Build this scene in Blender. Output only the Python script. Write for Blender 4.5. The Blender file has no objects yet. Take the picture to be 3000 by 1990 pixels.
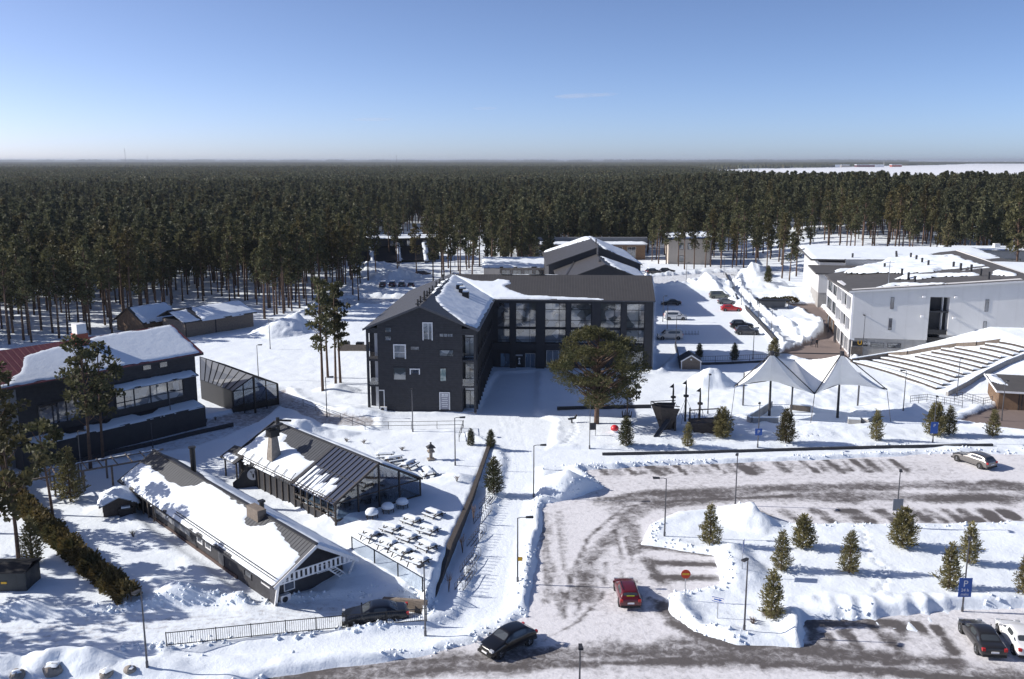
import bpy, bmesh, math, random
import numpy as np
from mathutils import Vector, Matrix

S = bpy.context.scene
COL = S.collection
R = math.radians
rng = random.Random(7)

# ------------------------------------------------------------------ camera, light, exposure
CAM_H, FPX, HOR = 34.0, 2700.0, 470.0          # drone height, focal length and horizon row (3000 px wide photo)
PITCH = math.atan((995 - HOR) / FPX)
cam = bpy.data.cameras.new('camera')
cam.lens = FPX / 3000 * 36
cam.sensor_width = 36
cam.clip_start = 1.0
cam.clip_end = 250000
camo = bpy.data.objects.new('camera', cam)
COL.objects.link(camo)
camo.location = (0, 0, CAM_H)
camo.rotation_euler = (math.pi / 2 - PITCH, 0, 0)
S.camera = camo

SUN_EL, SUN_AZ = 28.5, -5.0                     # elevation; direction the light travels (deg from +x)
w = bpy.data.worlds.new('World')
S.world = w
w.use_nodes = True
nt = w.node_tree
bg = nt.nodes['Background']
sky = nt.nodes.new('ShaderNodeTexSky')
sky.sky_type = 'NISHITA'
sky.sun_disc = False
sky.sun_elevation = R(SUN_EL)
sky.sun_rotation = R(278)
sky.altitude = 1600
sky.air_density = 0.5
sky.dust_density = 2.4
sky.ozone_density = 4.6
tint = nt.nodes.new('ShaderNodeMix'); tint.data_type = 'RGBA'; tint.blend_type = 'MULTIPLY'
tint.inputs[0].default_value = 1.0
tint.inputs[7].default_value = (1.09, 0.955, 0.895, 1)     # the camera's slightly violet white balance
nt.links.new(sky.outputs[0], tint.inputs[6])
nt.links.new(tint.outputs[2], bg.inputs[0])
bg.inputs[1].default_value = 0.14

sl = bpy.data.lights.new('sun', 'SUN')
sl.energy = 4.7
sl.angle = R(0.5)
sl.color = (1.0, 0.945, 0.87)
so = bpy.data.objects.new('sun', sl)
COL.objects.link(so)
so.location = (-60, 40, 80)
d = Vector((math.cos(R(SUN_AZ)) * math.cos(R(SUN_EL)), math.sin(R(SUN_AZ)) * math.cos(R(SUN_EL)), -math.sin(R(SUN_EL))))
so.rotation_euler = d.to_track_quat('-Z', 'Y').to_euler()

S.view_settings.view_transform = 'Standard'
S.view_settings.look = 'None'
S.view_settings.gamma = 1
S.view_settings.exposure = 0.42
S.render.engine = 'CYCLES'
S.cycles.use_denoising = True
S.cycles.max_bounces = 6
S.cycles.transparent_max_bounces = 12
S.cycles.volume_bounces = 0

# ------------------------------------------------------------------ photo pixel (2364 px wide) -> ground point
KP = 3000 / 2364.0
CP, SP = math.cos(PITCH), math.sin(PITCH)

def ray(px, py):
    u = (px * KP - 1500) / FPX
    v = -(py * KP - 995) / FPX
    return (u, CP + v * SP, -SP + v * CP)

def W(px, py, z=0.0):
    d = ray(px, py)
    t = (z - CAM_H) / d[2]
    return (d[0] * t, d[1] * t)

def sstep(a, b, x):
    t = np.clip((x - a) / (b - a), 0, 1)
    return t * t * (3 - 2 * t)

# ------------------------------------------------------------------ numpy value noise
_tab = np.random.RandomState(3).rand(256, 256)

def vnoise(x, y):
    xi = np.floor(x).astype(int); yi = np.floor(y).astype(int)
    fx = x - xi; fy = y - yi
    fx = fx * fx * (3 - 2 * fx); fy = fy * fy * (3 - 2 * fy)
    a = _tab[xi & 255, yi & 255]; b = _tab[(xi + 1) & 255, yi & 255]
    c = _tab[xi & 255, (yi + 1) & 255]; e = _tab[(xi + 1) & 255, (yi + 1) & 255]
    return (a * (1 - fx) + b * fx) * (1 - fy) + (c * (1 - fx) + e * fx) * fy

def fbm(x, y, s, oct=3):
    v = 0; a = .5; t = 0
    for i in range(oct):
        v = v + a * (vnoise(x / s + 17.3 * i, y / s + 9.1 * i) - .5); t += a
        a *= .5; s *= .5
    return v / t * 2          # about -1..1

def sdf(x, y, poly):
    """signed distance to a polygon, negative inside"""
    x = np.asarray(x, float); y = np.asarray(y, float)
    dmin = np.full(x.shape, 1e9); ins = np.zeros(x.shape, bool)
    n = len(poly)
    for i in range(n):
        ax, ay = poly[i]; bx, by = poly[(i + 1) % n]
        ex, ey = bx - ax, by - ay
        L = ex * ex + ey * ey + 1e-12
        t = np.clip(((x - ax) * ex + (y - ay) * ey) / L, 0, 1)
        dmin = np.minimum(dmin, np.hypot(x - ax - t * ex, y - ay - t * ey))
        c = ((ay > y) != (by > y))
        xs = ax + (y - ay) / (by - ay + 1e-12) * ex
        ins ^= c & (x < xs)
    return np.where(ins, -dmin, dmin)

def ldist(x, y, pts):
    dmin = np.full(np.shape(x), 1e9)
    for (ax, ay), (bx, by) in zip(pts, pts[1:]):
        ex, ey = bx - ax, by - ay
        t = np.clip(((x - ax) * ex + (y - ay) * ey) / (ex * ex + ey * ey + 1e-12), 0, 1)
        dmin = np.minimum(dmin, np.hypot(x - ax - t * ex, y - ay - t * ey))
    return dmin

# ------------------------------------------------------------------ mesh helpers
def np_mesh(name, V, F, mat=None, smooth=False, uv=None, midx=None):
    me = bpy.data.meshes.new(name)
    V = np.asarray(V, np.float32); F = np.asarray(F, np.int32)
    k = F.shape[1]
    me.vertices.add(len(V)); me.vertices.foreach_set('co', V.ravel())
    me.loops.add(F.size); me.loops.foreach_set('vertex_index', F.ravel())
    me.polygons.add(len(F))
    me.polygons.foreach_set('loop_start', np.arange(0, F.size, k, dtype=np.int32))
    me.polygons.foreach_set('loop_total', np.full(len(F), k, np.int32))
    if smooth: me.polygons.foreach_set('use_smooth', np.ones(len(F), bool))
    if midx is not None: me.polygons.foreach_set('material_index', np.asarray(midx, np.int32))
    for m in (mat if isinstance(mat, (list, tuple)) else [mat] if mat else []): me.materials.append(m)
    me.update(calc_edges=True)
    return me

def link(name, me, parent=None, loc=None, rz=None):
    o = bpy.data.objects.new(name, me)
    COL.objects.link(o)
    if parent: o.parent = parent
    if loc is not None: o.location = loc
    if rz is not None: o.rotation_euler = (0, 0, rz)
    return o

def tag(o, label=None, cat=None, group=None, kind=None):
    if label: o['label'] = label
    if cat: o['category'] = cat
    if group: o['group'] = group
    if kind: o['kind'] = kind
    return o

def thing(name, label, cat, loc=(0, 0, 0), rz=0, group=None):
    o = bpy.data.objects.new(name, None)
    COL.objects.link(o)
    o.empty_display_size = .5
    o.location = loc; o.rotation_euler = (0, 0, rz)
    return tag(o, label, cat, group, 'thing')

class MB:
    def __init__(s): s.v = []; s.f = []
    def add(s, vs, fs):
        b = len(s.v); s.v += [tuple(p) for p in vs]; s.f += [tuple(b + i for i in f) for f in fs]; return s
    def box(s, x0, y0, z0, x1, y1, z1):
        v = [(x0, y0, z0), (x1, y0, z0), (x1, y1, z0), (x0, y1, z0), (x0, y0, z1), (x1, y0, z1), (x1, y1, z1), (x0, y1, z1)]
        return s.add(v, [(0, 3, 2, 1), (4, 5, 6, 7), (0, 1, 5, 4), (1, 2, 6, 5), (2, 3, 7, 6), (3, 0, 4, 7)])
    def quad(s, *p): return s.add(p, [tuple(range(len(p)))])
    def prism(s, poly, z0, z1):
        n = len(poly)
        v = [(x, y, z0) for x, y in poly] + [(x, y, z1) for x, y in poly]
        f = [tuple(range(n))[::-1], tuple(range(n, 2 * n))] + [(i, (i + 1) % n, n + (i + 1) % n, n + i) for i in range(n)]
        return s.add(v, f)
    def slab(s, pts, off):
        """polygon pts thickened by the vector off"""
        n = len(pts); o = Vector(off)
        v = [tuple(p) for p in pts] + [tuple(Vector(p) + o) for p in pts]
        f = [tuple(range(n))[::-1], tuple(range(n, 2 * n))] + [(i, (i + 1) % n, n + (i + 1) % n, n + i) for i in range(n)]
        return s.add(v, f)
    def bar(s, a, b, w=.05, h=None):
        a = Vector(a); b = Vector(b); h = h or w
        t = (b - a).normalized()
        up = Vector((0, 0, 1)) if abs(t.z) < .95 else Vector((0, 1, 0))
        sx = t.cross(up).normalized() * w / 2; sy = sx.normalized().cross(t).normalized() * h / 2
        v = [a - sx - sy, a + sx - sy, a + sx + sy, a - sx + sy, b - sx - sy, b + sx - sy, b + sx + sy, b - sx + sy]
        return s.add(v, [(0, 3, 2, 1), (4, 5, 6, 7), (0, 1, 5, 4), (1, 2, 6, 5), (2, 3, 7, 6), (3, 0, 4, 7)])
    def tube(s, pts, r, n=6, caps=True):
        pts = [Vector(p) for p in pts]
        rs = r if isinstance(r, (list, tuple)) else [r] * len(pts)
        b = len(s.v)
        for i, p in enumerate(pts):
            t = (pts[min(i + 1, len(pts) - 1)] - pts[max(i - 1, 0)]).normalized()
            a = Vector((1, 0, 0)) if abs(t.x) < .9 else Vector((0, 1, 0))
            x = t.cross(a).normalized(); y = t.cross(x)
            for k in range(n):
                an = 2 * math.pi * k / n
                s.v.append(tuple(p + x * math.cos(an) * rs[i] + y * math.sin(an) * rs[i]))
        for i in range(len(pts) - 1):
            for k in range(n):
                s.f.append((b + i * n + k, b + i * n + (k + 1) % n, b + (i + 1) * n + (k + 1) % n, b + (i + 1) * n + k))
        if caps:
            s.f.append(tuple(b + k for k in range(n))[::-1]); s.f.append(tuple(b + (len(pts) - 1) * n + k for k in range(n)))
        return s
    def disc(s, c, r, nrm, n=16, th=.02):
        c = Vector(c); nrm = Vector(nrm).normalized()
        return s.tube([c, c + nrm * th], r, n)
    def mesh(s, name, mat, smooth=False, recalc=True):
        me = bpy.data.meshes.new(name)
        me.from_pydata(s.v, [], s.f)
        if recalc:
            bm = bmesh.new(); bm.from_mesh(me); bmesh.ops.recalc_face_normals(bm, faces=bm.faces); bm.to_mesh(me); bm.free()
        if smooth: me.polygons.foreach_set('use_smooth', [True] * len(me.polygons))
        for m in (mat if isinstance(mat, (list, tuple)) else [mat]): me.materials.append(m)
        return me
    def build(s, name, mat, parent=None, smooth=False, label=None):
        o = link(name, s.mesh(name, mat, smooth), parent)
        if label: o['label'] = label
        return o

def copy_tree(o, parent=None):
    c = o.copy(); COL.objects.link(c)
    if parent: c.parent = parent
    for ch in list(o.children): copy_tree(ch, c)
    return c

# ------------------------------------------------------------------ materials
def newmat(name):
    m = bpy.data.materials.new(name); m.use_nodes = True
    return m, m.node_tree, m.node_tree.nodes['Principled BSDF']

def nn(nt, typ, **kw):
    n = nt.nodes.new(typ)
    for k, v in kw.items():
        if k in n.inputs: n.inputs[k].default_value = v
        else: setattr(n, k, v)
    return n

def pm(name, col, rough=.7, var=.18, scale=1.2, metal=0, bump=0, wave=None, col2=None, spec=.5, rnd=0, stretch=(1, 1, 1)):
    """plain painted / weathered surface: noise in colour and roughness, optional seams (wave = (axis, per metre, depth, darken))"""
    m, nt, b = newmat(name)
    tc = nn(nt, 'ShaderNodeTexCoord')
    mp = nn(nt, 'ShaderNodeMapping'); mp.inputs['Scale'].default_value = stretch
    nt.links.new(tc.outputs['Object'], mp.inputs[0])
    no = nn(nt, 'ShaderNodeTexNoise', Scale=scale, Detail=6.0, Roughness=.62)
    nt.links.new(mp.outputs[0], no.inputs['Vector'])
    mr = nn(nt, 'ShaderNodeMapRange'); mr.inputs['From Min'].default_value = .25; mr.inputs['From Max'].default_value = .75
    nt.links.new(no.outputs['Fac'], mr.inputs['Value'])
    mx = nn(nt, 'ShaderNodeMix', data_type='RGBA')
    c2 = col2 or tuple(c * (1 + var * 1.2) for c in col)
    mx.inputs['A'].default_value = (*[c * (1 - var) for c in col], 1)
    mx.inputs[6].default_value = (*[c * (1 - var) for c in col], 1)
    mx.inputs[7].default_value = (*c2, 1)
    nt.links.new(mr.outputs[0], mx.inputs[0])
    out = mx.outputs[2]
    hgt = no.outputs['Fac']
    if wave:
        ax, per, depth, dark = wave
        sp = nn(nt, 'ShaderNodeSeparateXYZ'); nt.links.new(tc.outputs['Object'], sp.inputs[0])
        mu = nn(nt, 'ShaderNodeMath', operation='MULTIPLY'); mu.inputs[1].default_value = per
        nt.links.new(sp.outputs['XYZ'.index(ax)], mu.inputs[0])
        fr = nn(nt, 'ShaderNodeMath', operation='FRACT'); nt.links.new(mu.outputs[0], fr.inputs[0])
        se = nn(nt, 'ShaderNodeMapRange'); se.inputs['From Max'].default_value = .18
        nt.links.new(fr.outputs[0], se.inputs['Value'])
        if dark:
            m2 = nn(nt, 'ShaderNodeMix', data_type='RGBA', blend_type='MULTIPLY'); m2.inputs[0].default_value = 1
            mr2 = nn(nt, 'ShaderNodeMapRange'); mr2.inputs['To Min'].default_value = 1 - dark
            nt.links.new(se.outputs[0], mr2.inputs['Value'])
            nt.links.new(out, m2.inputs[6]); nt.links.new(mr2.outputs[0], m2.inputs[7])
            out = m2.outputs[2]
        bu = nn(nt, 'ShaderNodeBump', Strength=1.0, Distance=depth)
        nt.links.new(se.outputs[0], bu.inputs['Height']); nt.links.new(bu.outputs[0], b.inputs['Normal'])
    elif bump:
        bu = nn(nt, 'ShaderNodeBump', Strength=.6, Distance=bump)
        nt.links.new(hgt, bu.inputs['Height']); nt.links.new(bu.outputs[0], b.inputs['Normal'])
    if rnd:
        oi = nn(nt, 'ShaderNodeObjectInfo')
        hs = nn(nt, 'ShaderNodeHueSaturation')
        m3 = nn(nt, 'ShaderNodeMapRange'); m3.inputs['To Min'].default_value = 1 - rnd; m3.inputs['To Max'].default_value = 1 + rnd
        nt.links.new(oi.outputs['Random'], m3.inputs['Value']); nt.links.new(m3.outputs[0], hs.inputs['Value'])
        nt.links.new(out, hs.inputs['Color']); out = hs.outputs[0]
    nt.links.new(out, b.inputs['Base Color'])
    b.inputs['Roughness'].default_value = rough
    b.inputs['Metallic'].default_value = metal
    b.inputs['Specular IOR Level'].default_value = spec
    return m

def leafmat(name, c1, c2, rnd=.25, warm=(.09, .06, .02)):
    """needles: noise clumps, a little warm dead growth, per-tree variation, some light through"""
    m, nt, b = newmat(name)
    tc = nn(nt, 'ShaderNodeTexCoord')
    no = nn(nt, 'ShaderNodeTexNoise', Scale=.55, Detail=3.0)
    nt.links.new(tc.outputs['Object'], no.inputs['Vector'])
    mr = nn(nt, 'ShaderNodeMapRange'); mr.inputs['From Min'].default_value = .35; mr.inputs['From Max'].default_value = .68
    nt.links.new(no.outputs['Fac'], mr.inputs['Value'])
    mx = nn(nt, 'ShaderNodeMix', data_type='RGBA')
    mx.inputs[6].default_value = (*c1, 1); mx.inputs[7].default_value = (*c2, 1)
    nt.links.new(mr.outputs[0], mx.inputs[0])
    oi = nn(nt, 'ShaderNodeObjectInfo')
    m4 = nn(nt, 'ShaderNodeMapRange'); m4.inputs['From Min'].default_value = .72; m4.inputs['To Max'].default_value = .55
    nt.links.new(oi.outputs['Random'], m4.inputs['Value'])
    mw = nn(nt, 'ShaderNodeMix', data_type='RGBA'); mw.inputs[7].default_value = (*warm, 1)
    nt.links.new(m4.outputs[0], mw.inputs[0]); nt.links.new(mx.outputs[2], mw.inputs[6])
    hs = nn(nt, 'ShaderNodeHueSaturation')
    m5 = nn(nt, 'ShaderNodeMath', operation='FRACT'); m6 = nn(nt, 'ShaderNodeMath', operation='MULTIPLY'); m6.inputs[1].default_value = 7.31
    nt.links.new(oi.outputs['Random'], m6.inputs[0]); nt.links.new(m6.outputs[0], m5.inputs[0])
    m3 = nn(nt, 'ShaderNodeMapRange'); m3.inputs['To Min'].default_value = 1 - rnd; m3.inputs['To Max'].default_value = 1 + rnd
    nt.links.new(m5.outputs[0], m3.inputs['Value']); nt.links.new(m3.outputs[0], hs.inputs['Value'])
    nt.links.new(mw.outputs[2], hs.inputs['Color'])
    nt.links.new(hs.outputs[0], b.inputs['Base Color'])
    b.inputs['Roughness'].default_value = .65
    b.inputs['Specular IOR Level'].default_value = .25
    tr = nn(nt, 'ShaderNodeBsdfTranslucent'); nt.links.new(hs.outputs[0], tr.inputs['Color'])
    ms = nn(nt, 'ShaderNodeMixShader'); ms.inputs[0].default_value = .30
    nt.links.new(b.outputs[0], ms.inputs[1]); nt.links.new(tr.outputs[0], ms.inputs[2])
    nt.links.new(ms.outputs[0], nt.nodes['Material Output'].inputs['Surface'])
    return m

def snowmat(name, col=(.815, .875, .955), bumps=((14, .02), (2.2, .10)), dirt=None):
    m, nt, b = newmat(name)
    geo = nn(nt, 'ShaderNodeNewGeometry')
    b.inputs['Roughness'].default_value = .75
    b.inputs['Specular IOR Level'].default_value = .25
    prev = None
    for sc, ds in bumps:
        no = nn(nt, 'ShaderNodeTexNoise', Scale=sc, Detail=5.0, Roughness=.6)
        nt.links.new(geo.outputs['Position'], no.inputs['Vector'])
        bu = nn(nt, 'ShaderNodeBump', Strength=.7, Distance=ds)
        nt.links.new(no.outputs['Fac'], bu.inputs['Height'])
        if prev: nt.links.new(prev.outputs[0], bu.inputs['Normal'])
        prev = bu
    nt.links.new(prev.outputs[0], b.inputs['Normal'])
    no = nn(nt, 'ShaderNodeTexNoise', Scale=.35, Detail=6.0, Roughness=.65)
    nt.links.new(geo.outputs['Position'], no.inputs['Vector'])
    mx = nn(nt, 'ShaderNodeMix', data_type='RGBA')
    mx.inputs[6].default_value = (*[c * .93 for c in col], 1); mx.inputs[7].default_value = (*[min(.95, c * 1.03) for c in col], 1)
    nt.links.new(no.outputs['Fac'], mx.inputs[0])
    out = mx.outputs[2]
    if dirt:
        at = nn(nt, 'ShaderNodeAttribute', attribute_name='dirt')
        n2 = nn(nt, 'ShaderNodeTexNoise', Scale=1.6, Detail=7.0, Roughness=.72, Distortion=.6)
        nt.links.new(geo.outputs['Position'], n2.inputs['Vector'])
        ad = nn(nt, 'ShaderNodeMath', operation='ADD'); nt.links.new(at.outputs['Fac'], ad.inputs[0]); nt.links.new(n2.outputs['Fac'], ad.inputs[1])
        mr = nn(nt, 'ShaderNodeMapRange', interpolation_type='SMOOTHSTEP')
        mr.inputs['From Min'].default_value = .58; mr.inputs['From Max'].default_value = 1.16
        nt.links.new(ad.outputs[0], mr.inputs['Value'])
        m2 = nn(nt, 'ShaderNodeMix', data_type='RGBA'); m2.inputs[7].default_value = (*dirt, 1)
        nt.links.new(mr.outputs[0], m2.inputs[0]); nt.links.new(out, m2.inputs[6])
        out = m2.outputs[2]
    nt.links.new(out, b.inputs['Base Color'])
    return m

def glassmat(name, tint=(.10, .12, .14), rough=.04, patt=1.0, light=(.20, .21, .22)):
    """window pane: mirror-like glass over dark rooms with pale curtains and painted-in reflections here and there"""
    m, nt, b = newmat(name)
    tc = nn(nt, 'ShaderNodeTexCoord')
    no = nn(nt, 'ShaderNodeTexVoronoi', Scale=.9 * patt)
    nt.links.new(tc.outputs['Object'], no.inputs['Vector'])
    sp = nn(nt, 'ShaderNodeSeparateColor'); nt.links.new(no.outputs['Color'], sp.inputs[0])
    mr = nn(nt, 'ShaderNodeMapRange'); mr.inputs['From Min'].default_value = .45; mr.inputs['From Max'].default_value = .8
    nt.links.new(sp.outputs[0], mr.inputs['Value'])
    mx = nn(nt, 'ShaderNodeMix', data_type='RGBA')
    mx.inputs[6].default_value = (*tint, 1); mx.inputs[7].default_value = (*light, 1)  # pale cells: curtains, plus reflections painted into the base colour
    nt.links.new(mr.outputs[0], mx.inputs[0])
    nt.links.new(mx.outputs[2], b.inputs['Base Color'])
    b.inputs['Roughness'].default_value = rough
    b.inputs['Specular IOR Level'].default_value = 1.0
    b.inputs['IOR'].default_value = 1.8
    return m

def clearglass(name, fac=.18, tint=(.8, .86, .9)):
    m, nt, b = newmat(name)
    tr = nn(nt, 'ShaderNodeBsdfTransparent'); tr.inputs[0].default_value = (*tint, 1)
    gl = nn(nt, 'ShaderNodeBsdfGlossy'); gl.inputs['Roughness'].default_value = .03
    ms = nn(nt, 'ShaderNodeMixShader'); ms.inputs[0].default_value = fac
    no = nn(nt, 'ShaderNodeTexNoise', Scale=1.3); tc = nn(nt, 'ShaderNodeTexCoord'); nt.links.new(tc.outputs['Object'], no.inputs['Vector'])
    mr = nn(nt, 'ShaderNodeMapRange'); mr.inputs['To Min'].default_value = fac * .7; mr.inputs['To Max'].default_value = fac * 1.4
    nt.links.new(no.outputs['Fac'], mr.inputs['Value']); nt.links.new(mr.outputs[0], ms.inputs[0])
    nt.links.new(tr.outputs[0], ms.inputs[1]); nt.links.new(gl.outputs[0], ms.inputs[2])
    nt.links.new(ms.outputs[0], nt.nodes['Material Output'].inputs['Surface'])
    return m

M = {}
M['snow'] = snowmat('snow_ground', bumps=((11, .025), (3.2, .06), (.9, .06)), dirt=(.20, .16, .145))
M['roofsnow'] = snowmat('snow_roof', bumps=((9, .012), (1.4, .05)))
M['cut'] = pm('charcoal_boards', (.030, .031, .038), .75, .28, 2.0, wave=('Z', 3.2, .015, .4))
M['charcoal'] = pm('charcoal_paint', (.026, .027, .033), .65, .2, 1.5)
M['roofdark'] = pm('dark_sheet_roof', (.060, .057, .056), .5, .12, .8, wave=('X', 2.2, .03, .3))
M['roofdark_y'] = pm('dark_sheet_roof_y', (.060, .057, .056), .5, .12, .8, wave=('Y', 2.2, .03, .3))
M['tile'] = pm('dark_ribbed_roof', (.050, .054, .062), .55, .15, 1.5, wave=('X', 2.2, .06, .7))
M['white'] = pm('white_paint', (.74, .74, .75), .6, .06, 1.2)
M['whitewall'] = pm('white_render', (.62, .615, .61), .8, .035, .35, wave=('X', .35, .004, .05))
M['concrete'] = pm('grey_concrete', (.33, .32, .31), .85, .16, .9, wave=('X', .8, .006, .12))
M['bitumen'] = pm('bitumen_roof', (.075, .072, .072), .8, .15, .7)
M['red'] = pm('red_sheet_roof', (.165, .045, .05), .5, .12, 1.0, wave=('X', 1.35, .05, .35))
M['redpaint'] = pm('red_paint', (.30, .06, .03), .6, .1, 1)
M['pane'] = glassmat('window_glass')
M['pane_dark'] = glassmat('dark_window_glass', (.035, .04, .05), light=(.12, .13, .15))
M['pane_pale'] = glassmat('pale_window_glass', (.07, .085, .095), light=(.30, .32, .33))
M['pane_green'] = glassmat('greenish_window_glass', (.16, .24, .24), light=(.28, .36, .34))
M['clear'] = clearglass('clear_glass', .16, (.60, .66, .72))
M['clear_dark'] = clearglass('smoked_glass_roof', .22, (.42, .46, .52))
M['clear_fence'] = clearglass('frosted_glass_fence', .10, (.9, .92, .94))
M['black'] = pm('black_metal', (.016, .016, .018), .5, .2, 3, metal=.2)
M['lamp'] = pm('grey_steel', (.11, .11, .12), .45, .2, 4, metal=.6)
M['steel'] = pm('pale_steel', (.42, .43, .45), .35, .15, 3, metal=.7)
M['timber'] = pm('weathered_timber', (.17, .14, .115), .85, .3, 3, wave=('Z', 5, .01, .3))
M['timberdark'] = pm('dark_timber', (.06, .05, .045), .85, .3, 3, wave=('X', 6, .01, .3))
M['brown'] = pm('brown_boards', (.20, .125, .075), .8, .2, 2, wave=('X', 6, .01, .35))
M['beige'] = pm('beige_render', (.45, .40, .35), .85, .08, .8)
M['greywall'] = pm('grey_panel', (.22, .23, .25), .8, .1, .8)
M['stone'] = pm('stone_chimney', (.26, .23, .20), .9, .3, 2.5, bump=.05)
M['bark'] = pm('pine_bark', (.075, .055, .045), .9, .35, 2.2, col2=(.17, .10, .065), bump=.03)
M['needle'] = leafmat('pine_needles', (.050, .058, .030), (.130, .124, .058))
M['needle_far'] = leafmat('far_pine_needles', (.056, .066, .040), (.128, .128, .066))
M['needle_young'] = leafmat('young_conifer_needles', (.140, .130, .058), (.28, .245, .11), .15)
M['spruce'] = leafmat('spruce_needles', (.050, .058, .028), (.12, .112, .055), .15)
M['needle_hero'] = leafmat('broad_pine_needles', (.046, .054, .023), (.128, .117, .047), .1)
M['hedge'] = leafmat('hedge_needles', (.055, .056, .024), (.16, .115, .045), .1)
M['twig'] = pm('bare_twigs', (.12, .085, .07), .9, .3, 4)
M['membrane'] = pm('white_membrane', (.88, .88, .87), .55, .05, .7)
M['rubber'] = pm('black_rubber', (.015, .015, .015), .8, .2, 4)
M['carglass'] = glassmat('car_glass', (.05, .058, .065), .05, light=(.09, .10, .11)); M['carglass'].node_tree.nodes['Principled BSDF'].inputs['IOR'].default_value = 1.45
M['tail'] = pm('red_lens', (.45, .02, .02), .3, .1, 6)
M['headlight'] = pm('clear_lens', (.6, .62, .64), .15, .1, 6, metal=.3)
M['signblue'] = pm('blue_sign', (.02, .09, .36), .45, .08, 4)
M['signred'] = pm('red_sign', (.62, .05, .01), .45, .06, 4)
M['yellow'] = pm('yellow_paint', (.75, .42, .02), .5, .06, 4)
M['skin'] = pm('skin', (.45, .28, .21), .6, .1, 6)
M['cloth_dark'] = pm('dark_coat', (.03, .032, .04), .9, .2, 6)
M['cloth_grey'] = pm('grey_coat', (.12, .12, .14), .9, .2, 6)
# ------------------------------------------------------------------ ground
PATIO = [W(*p) for p in ((982, 1424), (1035, 1290), (1082, 1170), (1112, 1075), (1128, 1030), (1060, 985), (900, 1010), (640, 985), (560, 1060), (700, 1175), (775, 1215), (812, 1262), (900, 1325), (972, 1378))]
PATIO_WALL = [W(*p) for p in ((984, 1424), (1037, 1290), (1084, 1170), (1114, 1075), (1130, 1030))]

def base(x, y):
    """large shapes: the terrace of the glass barn, the amphitheatre bank and the dunes on the right"""
    x = np.asarray(x, float); y = np.asarray(y, float)
    s1 = sstep(126, 138, y)
    hill = np.clip((x - 61.5) * .33, 0, 6.2) * s1
    hill = hill * (1 - sstep(172, 200, y) * (1 - sstep(85, 110, x)))
    hill = hill * (1 - .78 * sstep(195, 250, y)) * (1 - sstep(420, 800, y))
    dune = 4.2 * sstep(60, 150, x) * sstep(285, 430, y) * (1 - sstep(560, 950, y)) + 1.2 * sstep(80, 140, x) * sstep(190, 260, y) * (1 - sstep(560, 950, y))
    sp = sdf(x, y, PATIO)
    dw = ldist(x, y, PATIO_WALL)
    far = sstep(56, 104, y)
    hp = 1.15 - .95 * sstep(72, 101, y)
    # sharp edge along the retaining wall, soft slope elsewhere
    edge = np.where((dw < 2.2) & (sp > -2.2), 1 - sstep(-.05, .25, sp), 1 - sstep(-2.2, 1.2, sp))
    return hill + dune + hp * edge

def plg(*pts): return [W(*p) for p in pts]

# ploughed or worn surfaces: polygon, level of the packed surface, softness, bank height
ROAD = plg((560, 1580), (700, 1556), (1000, 1516), (1090, 1492), (1195, 1440), (1222, 1425), (1240, 1300), (1258, 1165), (1330, 1152), (1395, 1128), (1352, 1088), (1500, 1077), (1900, 1062), (2190, 1048), (2290, 1050), (2370, 1052), (2900, 1040), (2900, 1195), (2370, 1208), (2000, 1213), (1760, 1212), (1748, 1186), (1690, 1172), (1560, 1186), (1500, 1214), (1478, 1258), (1560, 1270), (1650, 1286), (1662, 1352), (1600, 1366), (1542, 1372), (1541, 1412), (1600, 1462), (1700, 1490), (1852, 1497), (1862, 1434), (1990, 1432), (2100, 1422), (2230, 1408), (2370, 1408), (2900, 1420), (2900, 1750), (1200, 1750))
PATH = plg((985, 1462), (1060, 1436), (1078, 1400), (1112, 1290), (1160, 1150), (1176, 1060), (1150, 1030), (1075, 1000), (860, 992), (860, 968), (1000, 963), (1100, 960), (1150, 866), (1235, 862), (1232, 960), (1280, 975), (1262, 1040), (1420, 1040), (2100, 1034), (2200, 1042), (1700, 1062), (1400, 1075), (1238, 1080), (1232, 1160), (1208, 1270), (1190, 1390), (1205, 1440), (1080, 1488), (1000, 1508), (400, 1512), (400, 1488))
DRIVE = plg((-500, 1415), (60, 1440), (400, 1405), (640, 1400), (760, 1390), (960, 1392), (975, 1424), (800, 1450), (380, 1490), (120, 1500), (-500, 1500))
LANE = plg((-400, 1130), (60, 1062), (300, 1010), (470, 975), (560, 950), (640, 905), (655, 905), (700, 935), (760, 960), (860, 968), (860, 990), (760, 985), (680, 950), (640, 940), (600, 975), (520, 1010), (430, 1040), (280, 1065), (60, 1110), (-400, 1190))
BARNSIDE = plg((318, 1172), (350, 1165), (480, 1268), (640, 1392), (600, 1402), (460, 1300), (330, 1205))
BACKLOT = plg((1512, 862), (1512, 655), (1560, 645), (1650, 672), (1690, 700), (1745, 755), (1790, 800), (1800, 815), (1560, 820))
BACKROAD = plg((1500, 640), (1620, 632), (1900, 618), (1900, 634), (1700, 640), (1690, 650), (1730, 700), (1850, 800), (1820, 805), (1690, 668), (1650, 640), (1560, 655), (1500, 660))
LEFTROAD = plg((760, 696), (860, 688), (960, 690), (960, 706), (840, 708), (700, 730))
FARLOT = plg((880, 652), (1000, 640), (1150, 628), (1150, 640), (1000, 668), (900, 672))
WETYARD = plg((1790, 705), (1885, 706), (1920, 730), (1940, 790), (1962, 833), (1880, 838), (1800, 820), (1850, 800), (1905, 775), (1895, 740), (1845, 715))
KIOSKYARD = plg((2210, 975), (2310, 940), (2500, 950), (2500, 1020), (2370, 1000))
STAGE = plg((1735, 970), (1790, 950), (1960, 955), (2020, 975), (1980, 985), (1800, 983))
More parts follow.
